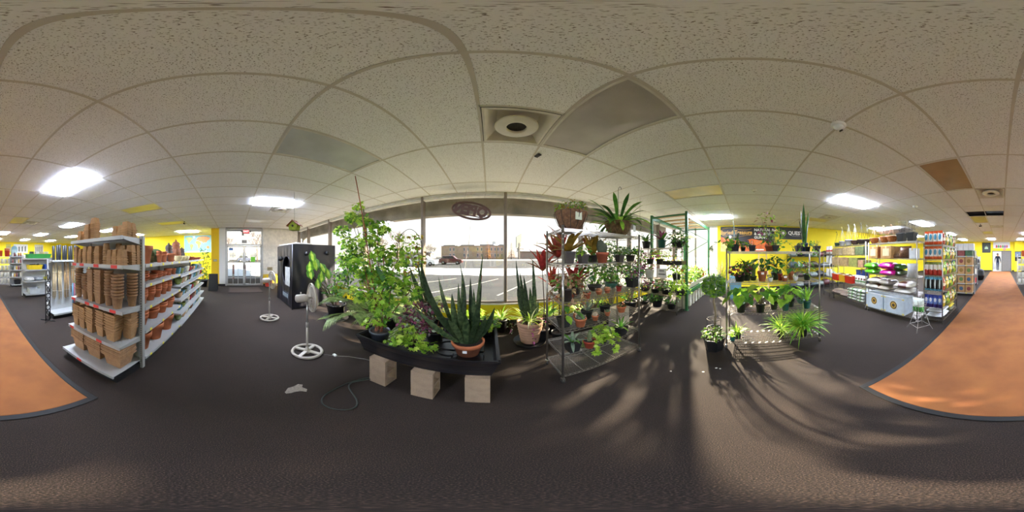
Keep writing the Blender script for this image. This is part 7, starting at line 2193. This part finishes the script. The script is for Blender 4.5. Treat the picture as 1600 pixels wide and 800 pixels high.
# ------------------------------------------------------------------ bag racks facing the window
ZR2 = (.13, .655, 1.045, 1.465, 1.85)
ZR1 = (.18, .69, 1.20, 1.55, 1.86)
R2 = wire_rack('wire_rack', 'chrome rack of coloured potting bags and two blue white boxes', (2.455, -3.22, 0), 0, 1.50, .46, ZR2, 1.87, 'y')
R1 = wire_rack('wire_rack', 'chrome rack of hanging pots, bundles and seed bins', (4.12, -3.20, 0), 0, 1.70, .46, ZR1, 1.90, 'y')
R0 = wire_rack('wire_rack', 'narrow white wire rack of white bags left of the hanging pots', (5.35, -3.10, 0), 0, .50, .40, (.2, .75, 1.25, 1.6), 1.65, 'y', False)
def on2(px, z, Y=-3.10): return on_y(px, Y, z)
def sack(lab, px, z, Y, w_, l_, h_, m, rz=0.0, seed=0, cat='bag'):
    o = link('soil_bag', sack_mesh(w_, l_, h_, m, seed), None, on2(px, z, Y)); o.rotation_euler = (0, 0, rz); return tag(o, lab, cat)
def pouch(lab, loc, rz, w_, d_, h_, m, seed=0, group=None, name='printed_bag'):
    o = link(name, bag_mesh(w_, d_, h_, m, seed), None, tuple(loc)); o.rotation_euler = (0, 0, rz); return tag(o, lab, 'bag', group)
PLG = lambda a, b_=None: mat(a, .3, var=.15, scale=9, bump=.4, bscale=12, coat=.2)
# R2 bottom boxes
for k, (px, nm) in enumerate(((1374, 'left'), (1404, 'right'))):
    p = on2(px, ZR2[0], -3.17)
    t = thing('product_box', '%s blue and white box with round emblem on the bottom shelf' % nm, 'box', tuple(p), 0)
    MB().bevbox(-.30, -.2, 0, .30, .2, .42, .006).build('body', mat('#c9d6e4', .5, var=.12, scale=7), t)
    for sx in (-1, 1):
        for sz in (0, 1):
            MB().box(sx * .27 - .03, .2, sz * .36 + .01, sx * .27 + .03, .202, sz * .36 + .05).build('corner_print', mat('#e0cf7a', .5), t)
    for r_, hx, dz in ((.115, '#e6e2d2', .0), (.098, '#3a2e26', .001), (.075, '#c9a24c', .002), (.04, '#4a3a2c', .003)):
        e_ = MB().lathe([(r_, 0), (0, .0005)], 28).build('emblem', mat(hx, .5), t, (0, .202 + dz, .22)); e_.rotation_euler = (-R90, 0, 0)
    MB().box(-.29, .2, .40, .29, .203, .415).build('top_band', mat('#e8e8e6', .5), t)
# R2 second level: heavy soil bags
BRW = band_mat(((0, '#c0bbae'), (.25, '#7a3a22'), (.45, '#c0bbae'), (.55, '#7a3a22'), (.8, '#c0bbae')), axis='Y'); GRYB = PLG('#8d8478'); BR2 = band_mat(((0, '#b8b2a4'), (.3, '#5c2c1c'), (.75, '#b8b2a4')), axis='X')
sack('brown and white striped soil bag on the left, upper', 1371, ZR2[1] + .15, -3.14, .44, .42, .17, BRW, .25, 1)
sack('brown and white striped soil bag on the left, lower', 1369, ZR2[1], -3.14, .44, .42, .16, BRW, .05, 2)
sack('grey green soil bag in the middle, upper', 1388, ZR2[1] + .14, -3.14, .40, .42, .16, GRYB, -.1, 3)
sack('grey green soil bag in the middle, lower', 1387, ZR2[1], -3.14, .40, .42, .15, mat('#a59a88', .4, var=.2), .1, 4)
sack('dark brown and white soil bag at the right, upper', 1416, ZR2[1] + .13, -3.12, .46, .42, .16, BR2, .1, 5)
sack('white soil bag at the right, lower', 1416, ZR2[1], -3.12, .46, .42, .14, mat('#b8b4ab', .4, var=.1), 0, 6)
# R2 third level: coloured bags
GRN, MAGB = PLG('#5cbf1e'), PLG('#c81e8c')
sack('bright green bag at the left, upper', 1365, ZR2[2] + .14, -3.12, .40, .40, .17, GRN, .1, 7)
sack('bright green bag at the left, lower', 1366, ZR2[2], -3.12, .40, .40, .15, GRN, -.05, 8)
sack('magenta bag in the middle, upper', 1389, ZR2[2] + .15, -3.10, .42, .40, .19, MAGB, .05, 9)
sack('magenta bag in the middle, lower', 1391, ZR2[2], -3.10, .42, .40, .16, MAGB, 0, 10)
sack('dark green bag right of the magenta bags, upper', 1406, ZR2[2] + .14, -3.22, .30, .36, .16, PLG('#3f7a2c'), 0, 11)
sack('dark green bag right of the magenta bags, lower', 1407, ZR2[2], -3.22, .30, .36, .15, PLG('#4a5a3a'), 0, 12)
pouch('white bag standing at the right end of the coloured bag shelf', on2(1426, ZR2[2], -3.06), .2, .26, .14, .30, mat('#b9baba', .35, var=.2, scale=8), 13)
# R2 fourth level
for k, (px, w_) in enumerate(((1371, .33), (1391, .33))):
    p = on2(px, ZR2[3], -3.10)
    t = carton(['left square tan printed bale on the upper shelf', 'right square tan printed bale on the upper shelf'][k], tuple(p), 0, w_, .34, .29, mat('#b58a52', .6, var=.2, scale=12), ('#d8c49a', .6, .6))
    MB().box(w_ / 2, -.16, .02, w_ / 2 + .002, .16, .27).build('side_print', mat('#8a3a2c', .6), t)
sack('small clear bag of bark on the upper shelf', 1403, ZR2[3], -3.16, .26, .3, .12, mat('#8a7056', .4, var=.35, scale=25), 0, 14)
pouch('round brown bag of bark with twisted top on the upper shelf', on2(1415, ZR2[3], -3.10), .2, .30, .24, .27, mat('#6a4a36', .35, var=.35, scale=25), 15)
carton('grey white box at the right end of the upper shelf', tuple(on2(1429, ZR2[3], -3.10)), 0, .16, .2, .22, mat('#c9ccce', .5))
# R2 top
WICK = mat('#b5743c', .75, var=.3, scale=30, bump=1, bscale=60)
def hang_pot(lab, px, z, Y, r, h, m, hook, kind='round', name='hanging_pot', hookm=None):
    t = potted(name, lab, 'pot', on2(px, z, Y), kind, r, h, m, soil=False)
    hm = hookm or m
    for k in range(3):
        a = 2 * PI * k / 3 + .4; MB().tube([(r * .97 * math.cos(a), r * .97 * math.sin(a), h * .96), (.006 * math.cos(a), .006 * math.sin(a), h + hook * .78)], .004, 5).build('hanger_wire', hm, t)
    MB().tube([(0, 0, h + hook * .76), (0, 0, h + hook * .86), (.02, 0, h + hook * .94), (.04, 0, h + hook), (.058, 0, h + hook * .95), (.055, 0, h + hook * .88)], .006, 6).build('hook', hm, t)
for k, px in enumerate((1366, 1382, 1394)):
    hang_pot('brown wicker hanging basket on the rack top, %s of three' % ['left', 'middle', 'right'][k], px, ZR2[4], -3.10, .13, .15, WICK, .30, 'bowl', 'wicker_basket', mat('#d8a98a', .5))
sack('large white pillow shaped sack lying on the rack top', 1397, ZR2[4] + .24, -3.30, .95, .40, .20, mat('#b5b2ac', .5, var=.08), .0, 16)
sack('lower white sack on the rack top', 1392, ZR2[4] + .005, -3.33, .95, .36, .22, mat('#aeaba5', .5, var=.08), .0, 17)
for k, px in enumerate((1409, 1425)):
    tt = potted('square_pot', 'empty black square pot on the rack top, %s one' % ['left', 'right'][k], 'pot', on2(px, ZR2[4], -3.06), 'square', .10, .19, BLKP, soil=False)
    c = thing('tomato_cage', 'black wire plant cage above the %s black square pot' % ['left', 'right'][k], 'plant cage', tuple(on2(px, ZR2[4], -3.06)))
    for z_, r_ in ((.26, .07), (.38, .085), (.46, .095)): MB().ring((0, 0, z_), r_, .004, 20, 5).build('cage_ring', BLACK, c)
    for q in range(3):
        a = 2 * PI * q / 3; MB().tube([(.045 * math.cos(a), .045 * math.sin(a), .012), (.097 * math.cos(a), .097 * math.sin(a), .47)], .0035, 5).build('cage_leg', BLACK, c)
# R1 top hanging pots
WHK = mat('#a9a9a5', .6)
for px, r, h, m_, hk, hm, lab in ((1308, .10, .13, mat('#2e4a3c', .5), .42, BLACK, 'dark green hanging pot with black hanger'), (1316, .12, .16, mat('#b2b2ae', .5), .50, WHK, 'white hanging pot with white hanger, left one'), (1326, .13, .18, mat('#b5b5b1', .5), .52, WHK, 'white hanging pot with white hanger, right one'),
                                  (1336, .14, .14, mat('#4a3028', .5), .52, WHK, 'dark brown bowl hanging pot with white hanger'), (1346, .13, .14, mat('#3a2a26', .5), .50, BLACK, 'dark brown bowl hanging pot with black hanger'), (1355, .085, .13, mat('#4a3a30', .5), .42, BLACK, 'brown hanging pot at the right end with black hanger')):
    hang_pot(lab + ' on the rack top', px, ZR1[4], -3.10, r, h, m_, hk, 'bowl' if 'bowl' in lab else 'nursery', hookm=hm)
WRAP = mat('#a08a68', .35, var=.3, scale=16)
for k, (px, w_, hx) in enumerate(((1312, .42, '#9a8868'), (1330, .50, '#a8926c'), (1349, .36, '#5d6a4a'))):
    carton('plastic wrapped bundle of pots on the fourth level, %s' % ['left', 'middle', 'right dark green'][k], tuple(on2(px, ZR1[3], -3.14)), 0, w_, .34, .24, mat(hx, .3, var=.35, scale=16), tape=False, name='wrapped_bundle')
for k, (px, w_, hx) in enumerate(((1311, .40, '#b09670'), (1324, .36, '#a58a62'), (1339, .40, '#8a8a4c'), (1351, .22, '#b58a6a'))):
    carton('brown wrapped block on the third level, %s' % ['leftmost', 'second', 'olive third', 'rightmost small'][k], tuple(on2(px, ZR1[2], -3.14)), 0, w_, .34, .27 if k < 3 else .2, mat(hx, .45, var=.3, scale=14), tape=False, name='wrapped_bundle')
for k, (px, hx) in enumerate(((1310, '#c8301e'), (1321, '#e0a81e'), (1331, '#c8301e'))):
    bin_('%s open bin of packets on the second level' % ['left red', 'yellow', 'right red'][k], on2(px, 0, -3.06).x, -3.06, ZR1[1], .34, .32, .22, hx, fill='#d8ccb8')
for k in range(4):
    pouch('white bag with green print on the second level, %s from the left' % ORD[k], on2(1339 + 4.3 * k, ZR1[1], -3.05), .1, .15, .09, .26, band_mat(((0, '#e4e4da'), (.3, '#5f8a4a'), (.45, '#e4e4da')), ('#7a4a3a', .5, .62, .25, .12)), 30 + k, 'green printed white bags')
bin_('blue open bin behind the white bags', on2(1348, 0, -3.3).x, -3.30, ZR1[1], .42, .2, .40, '#2a4fb0', fill='#d8c23c')
for k in range(3): sack('grey brown soft sack on the bottom level, %s' % ['left', 'middle', 'right'][k], 1311 + 7 * k, ZR1[0] + (.0, .02, .0)[k], -3.14, .40, .4, .19 - .02 * k, mat('#8a7a70', .5, var=.2), .1 * k, 40 + k)
for st, px in enumerate((1336, 1349)):
    for k in range(4):
        sack('white and green bag in the %s pile on the bottom level, %s from below' % (['left', 'right'][st], ORD[k]), px, ZR1[0] + .095 * k, -3.12, .38, .38, .105, band_mat(((0, '#bdbdb4'), (.3, '#5a8a3e'), (.42, '#bdbdb4'), (.7, '#406a32'), (.8, '#bdbdb4')), axis='X'), .06 * k, 50 + st * 5 + k)
for k, z in enumerate((.75, 1.25, 1.6)):
    for q in range(2):
        pouch('white bag with red mark on the narrow rack, %s level, %s' % (['lower', 'middle', 'top'][k], ['left', 'right'][q]), (5.47 - .22 * q, -3.02, z), 0, .19, .1, .28, mat('#dfdedb', .4) if k < 2 else band_mat(((0, '#e2e0dc'), (.3, '#c23a34'), (.5, '#e2e0dc'))), 60 + k)

# ------------------------------------------------------------------ snack-bag rack on the aisle corner
ZR3 = (.10, .37, .76, 1.10, 1.45, 1.765)
wire_rack('wire_rack', 'chrome aisle corner rack packed with bright printed bags', (1.43, -3.74, 0), R90, 1.12, .46, ZR3, 1.80, 'x', False)
rowsF = [(5, '#d8561e', '#e4e0d8', '#3a8fb0', .29), (4, '#e06a34', '#e6e2da', '#4a90a8', .27), (3, '#b8342c', '#e8e0d4', '#7a8a4a', .28), (2, '#181a1e', '#5fb0d0', '#d8e4e8', .30), (1, '#2a3c9a', '#6a8ad0', '#e0e4ec', .28)]
lvn = {5: 'top', 4: 'fifth', 3: 'fourth', 2: 'third', 1: 'second'}
for lev, c1, c2, c3, h_ in rowsF:
    for q in range(4):
        if lev == 2: mm = band_mat(((0, c2), (.12, c1), (.8, c2)), (c3, .5, .5, .16, .34), mottled=None)
        elif lev == 1: mm = band_mat(((0, '#3a2c7a'), (.3, c2), (.75, c1)), (c3, .5, .62, .26, .16))
        elif lev == 3: mm = band_mat(((0, c1), (.42, c2), (.80, c3)), ('#c8483c', .5, .3, .28, .16))
        else: mm = band_mat(((0, c1), (.22, c2), (.8, c1)), (c3, .5, .55, .30, .22))
        x = 1.60 - .107 * q
        pouch('%s bag facing the window on the %s shelf, %s from left' % ({5: 'orange and white', 4: 'orange and blue', 3: 'red and white', 2: 'black and light blue', 1: 'blue and violet'}[lev], lvn[lev], ORD[q]), (x, -3.24, ZR3[lev]), 0, .105, .09, h_, mm, lev * 7 + q, 'bags facing the window, %s shelf' % lvn[lev])
    cols = [('green', '#5f8a2c', '#d8d23c'), ('dark green', '#2c4a2c', '#b0c85a'), ('yellow', '#c9b42a', '#e8e2c0'), ('olive', '#6a6a2c', '#e0c85a'), ('red', '#a8343a', '#e4d8c4'), ('lime', '#8fc23c', '#3a5a2c')]
    for q in range(8):
        nm, a_, b2 = cols[(q * 5 + lev * 2) % 6]
        pouch('%s patterned bag facing the aisle on the %s shelf, %s from window' % (nm, lvn[lev], ORD[q]), (1.26, -3.38 - .115 * q, ZR3[lev]), -R90, .11, .09, h_ * (.9 + .1 * (q % 2)), band_mat(((0, a_), (.35, b2), (.6, a_)), ('#e4e0d0', .5, .75, .28, .1), mottled='#2a3a24' if q % 2 else '#d8a43a'), lev * 11 + q, 'bags facing the aisle, %s shelf' % lvn[lev])
for k in range(2):
    o = link('soil_bag', sack_mesh(.40, .5, .12, mat('#d8dde2', .35, var=.15), 70 + k), None, (1.43, -3.48, ZR3[0] + .118 * k)); tag(o, 'flat white bag on the bottom shelf of the corner rack, %s' % ['lower', 'upper'][k], 'bag')
for k in range(3):
    o = link('soil_bag', sack_mesh(.36, .42, .08, mat(['#5a5f3a', '#d8c834', '#b8b02a'][k], .35, var=.25), 74 + k), None, (1.42, -4.02, ZR3[0] + .078 * k)); tag(o, '%s bag on the bottom shelf at the aisle side' % ['dark olive', 'yellow', 'mustard'][k], 'bag')
# conical wire plant stand in front
p = floor_at(1437, 513)
t = thing('wire_plant_stand', 'white wire cone plant stand holding a bag of green moss', 'plant stand', tuple(p), .3)
WW = mat('#b9b4ae', .4, .5)
for z_, r_ in ((.10, .20), (.36, .12)): MB().ring((0, 0, z_), r_, .005, 4 if z_ < .2 else 24, 6).build('hoop', WW, t)
for k in range(4):
    a = R90 * k; MB().tube([(.26 * math.cos(a), .26 * math.sin(a), .006), (.20 * math.cos(a), .20 * math.sin(a), .10), (.10 * math.cos(a), .10 * math.sin(a), .40), (.14 * math.cos(a), .14 * math.sin(a), .62), (.18 * math.cos(a), .18 * math.sin(a), .66)], .005, 6).build('leg', WW, t)
MB().ring((0, 0, .56), .13, .005, 24, 6).build('hoop', WW, t)
q = link('moss_bag', bag_mesh(.26, .16, .28, band_mat(((0, '#4f9a4a'), (.4, '#c9d4cc')), mottled='#dfe6e0'), 80), None, (p.x + .04, p.y - .02, .38)); tag(q, 'clear bag of green moss resting in the wire stand', 'bag')

# ------------------------------------------------------------------ boxed goods down the right side of the aisle
def rrow(lab, x0, x1, y, zs, H): return gondola('gondola_shelving', lab, ((x0 + x1) / 2, y, 0), 0, abs(x1 - x0), zs, (.40,) * len(zs), H, back=STEELW, tags=tuple((k, u) for k in range(len(zs)) for u in (.2, .5, .8)), tagm=YELTAG)
rrow('white shelving of kraft nutrient boxes right of the aisle', 1.06, 2.26, -6.30, (.14, .50, .84, 1.18, 1.52), 1.72)
emb = ['#7a3a3a', '#3a5a78', '#5a7a3a', '#8a6a2c']
for k, z in enumerate((.14, .50, .84, 1.18)):
    for q in range(4):
        t = carton('kraft box with round coloured print, %s shelf, %s from the aisle' % (['bottom', 'second', 'third', 'fourth'][k], ORD[q]), (1.21 + .29 * q, -6.06, z), 0, .26, .28, .29, tape=False, group='kraft boxes on the white shelving')
        e_ = MB().lathe([(.075, 0), (0, .0005)], 20).build('round_print', mat(emb[(q + k) % 4], .6), t, (0, .1425, .15)); e_.rotation_euler = (-R90, 0, 0)
for q in range(4):
    carton('dark printed carton on the top shelf above the kraft boxes, %s from the aisle' % ORD[q], (1.21 + .29 * q, -6.06, 1.52), 0, .27, .28, .2, mat(['#3a5a3c', '#7a3a34', '#4a4a3c', '#5f7a5a'][q], .5, var=.4, scale=9), tape=False)
for q in range(6):
    carton('white carton on top of the aisle shelving, %s from the aisle' % ORD[q], (1.15 + .2 * q, -6.2, 1.735), 0, .19, .3, .26, mat('#d9d9d6', .6), tape=False, group='white cartons on the shelving top')
rrow('white shelving with red and black goods further down the aisle', 1.30, 2.5, -8.6, (.14, .6, 1.05, 1.45), 1.55)
rd = random.Random(90)
for k, z in enumerate((.14, .6, 1.05, 1.45)):
    for q in range(5):
        hx = ['#a8262a', '#d8d4cc', '#2a2c30', '#b8b49a', '#7a7f84'][(q * 2 + k) % 5]
        carton('carton of goods on the second aisle shelving, %s level, %s from the aisle' % (['bottom', 'second', 'third', 'top'][k], ORD[q]), (1.42 + .22 * q, -8.38, z), 0, .2, .26, rd.uniform(.2, .36), mat(hx, .5, var=.15), tape=False, group='goods on the second aisle shelving')
rrow('grey shelving of black sacks near the back of the aisle', 1.45, 2.6, -11.0, (.14, .6, 1.05), 1.5)
for k, z in enumerate((.14, .6, 1.05)):
    for q in range(3):
        o = link('sack', sack_mesh(.36, .36, .3, mat('#17181a', .4, var=.4), q + k), None, (1.66 + .38 * q, -10.8, z)); tag(o, 'black sack near the back of the aisle, %s shelf, %s from the aisle' % (['bottom', 'middle', 'top'][k], ORD[q]), 'sack', 'black sacks near the back')
o = link('sack', sack_mesh(.6, .6, .75, mat('#1a1b1d', .5, var=.4), 9), None, (1.35, -10.2, 0)); tag(o, 'big black sack slumped on the floor beside the aisle', 'sack')

# ------------------------------------------------------------------ person in the bright back doorway
def person():
    t = thing('person', 'person in dark blue jacket and jeans walking in the bright back doorway', 'person', (.42, YB - 1.1, .006), .25)
    me = bpy.data.meshes.new('body')
    V = {'pel': (0, 0, .93), 'sp1': (0, -.01, 1.10), 'sp2': (0, -.01, 1.28), 'nk0': (0, -.01, 1.44), 'nk': (0, .0, 1.52), 'hd0': (0, .015, 1.60), 'hd1': (0, .01, 1.70), 'hd2': (0, .0, 1.76)}
    for s, n in ((-1, 'l'), (1, 'r')):
        f = .10 * s
        V['hip' + n] = (.09 * s, 0, .88); V['kn' + n] = (.10 * s, f + .02, .50); V['an' + n] = (.10 * s, f * 1.6 - .03, .09); V['toe' + n] = (.11 * s, f * 1.6 + .14, .045)
        V['sh' + n] = (.19 * s, -.01, 1.42); V['el' + n] = (.27 * s, -f * .6, 1.14); V['wr' + n] = (.27 * s, -f * 1.3 + .08, .92); V['pa' + n] = (.27 * s, -f * 1.3 + .11, .85)
        for q in range(4):
            V['f%d%s' % (q, n)] = (.27 * s + (q - 1.5) * .0, -f * 1.3 + .085 + q * .018, .77 + abs(q - 1.5) * .008)
        V['th' + n] = (.27 * s - .02 * s, -f * 1.3 + .15, .83)
    keys = list(V); ix = {k: i for i, k in enumerate(keys)}
    E_ = [('pel', 'sp1'), ('sp1', 'sp2'), ('sp2', 'nk0'), ('nk0', 'nk'), ('nk', 'hd0'), ('hd0', 'hd1'), ('hd1', 'hd2')]
    for n in 'lr':
        E_ += [('pel', 'hip' + n), ('hip' + n, 'kn' + n), ('kn' + n, 'an' + n), ('an' + n, 'toe' + n), ('nk0', 'sh' + n), ('sh' + n, 'el' + n), ('el' + n, 'wr' + n), ('wr' + n, 'pa' + n), ('pa' + n, 'th' + n)] + [('pa' + n, 'f%d%s' % (q, n)) for q in range(4)]
    me.from_pydata([V[k] for k in keys], [(ix[a], ix[b_]) for a, b_ in E_], [])
    o = link('body', me, t)
    md = o.modifiers.new('skin', 'SKIN'); md.use_smooth_shade = True
    o.modifiers.new('sub', 'SUBSURF').levels = 1
    R_ = {'pel': .15, 'sp1': .14, 'sp2': .165, 'nk0': .12, 'nk': .055, 'hd0': .085, 'hd1': .10, 'hd2': .06}
    for n in 'lr':
        R_.update({'hip' + n: .095, 'kn' + n: .065, 'an' + n: .045, 'toe' + n: .04, 'sh' + n: .085, 'el' + n: .055, 'wr' + n: .035, 'pa' + n: .032, 'th' + n: .010})
        for q in range(4): R_['f%d%s' % (q, n)] = .009
    sv = me.skin_vertices[0].data
    for k in keys:
        sv[ix[k]].radius = (R_[k], R_[k] * (.75 if k in ('sp1', 'sp2', 'pel') else 1))
    sv[ix['pel']].use_root = True
    bpy.context.view_layer.update()
    me2 = bpy.data.meshes.new_from_object(o.evaluated_get(bpy.context.evaluated_depsgraph_get()))
    o.modifiers.clear(); o.data = me2
    skin, jac, jean, shoe = mat('#b98a6c', .6), mat('#1d2a44', .8, var=.2), mat('#2c3f66', .85, var=.15), mat('#1a1a1c', .6)
    for m_ in (skin, jac, jean, shoe): me2.materials.append(m_)
    for p_ in me2.polygons:
        c = p_.center
        p_.material_index = 3 if c.z < .10 else 2 if c.z < .90 and abs(c.x) < .21 else 0 if c.z > 1.49 or (abs(c.x) > .21 and c.z < .91) else 1
    MB().lathe([(.088, 0), (.104, .04), (.098, .10), (.06, .14), (0, .15)], 16).build('hair', mat('#2a211c', .8), t, (0, -.012, 1.655))
    MB().lathe([(.016, 0), (.012, .02), (0, .03)], 8).build('nose', skin, t, (0, .098, 1.64)).rotation_euler = (-R90, 0, 0)
    for s in (-1, 1):
        MB().lathe([(.010, 0), (.008, .006), (0, .008)], 8).build('eye', BLACK, t, (s * .034, .088, 1.675)).rotation_euler = (-R90, 0, 0)
        MB().lathe([(0, 0), (.02, .004), (.024, .012), (0, .02)], 8).build('ear', skin, t, (s * .098, 0, 1.66)).rotation_euler = (0, s * R90, 0)
    MB().box(-.025, .086, 1.595, .025, .094, 1.602).build('mouth', mat('#8a4a44', .6), t)
person()
hl = thing('ceiling_light', 'lit panel light inside the bright back hallway', 'ceiling light', (.85, YB - 1.6, 2.5))
MB().bevbox(-.3, -.6, -.03, .3, .6, -.002, .008).build('lens', emit_mat('#f2f6ff', 14, 'hall_light'), hl); MB().box(-.32, -.62, -.012, .32, .62, 0).build('frame', FRAME, hl)
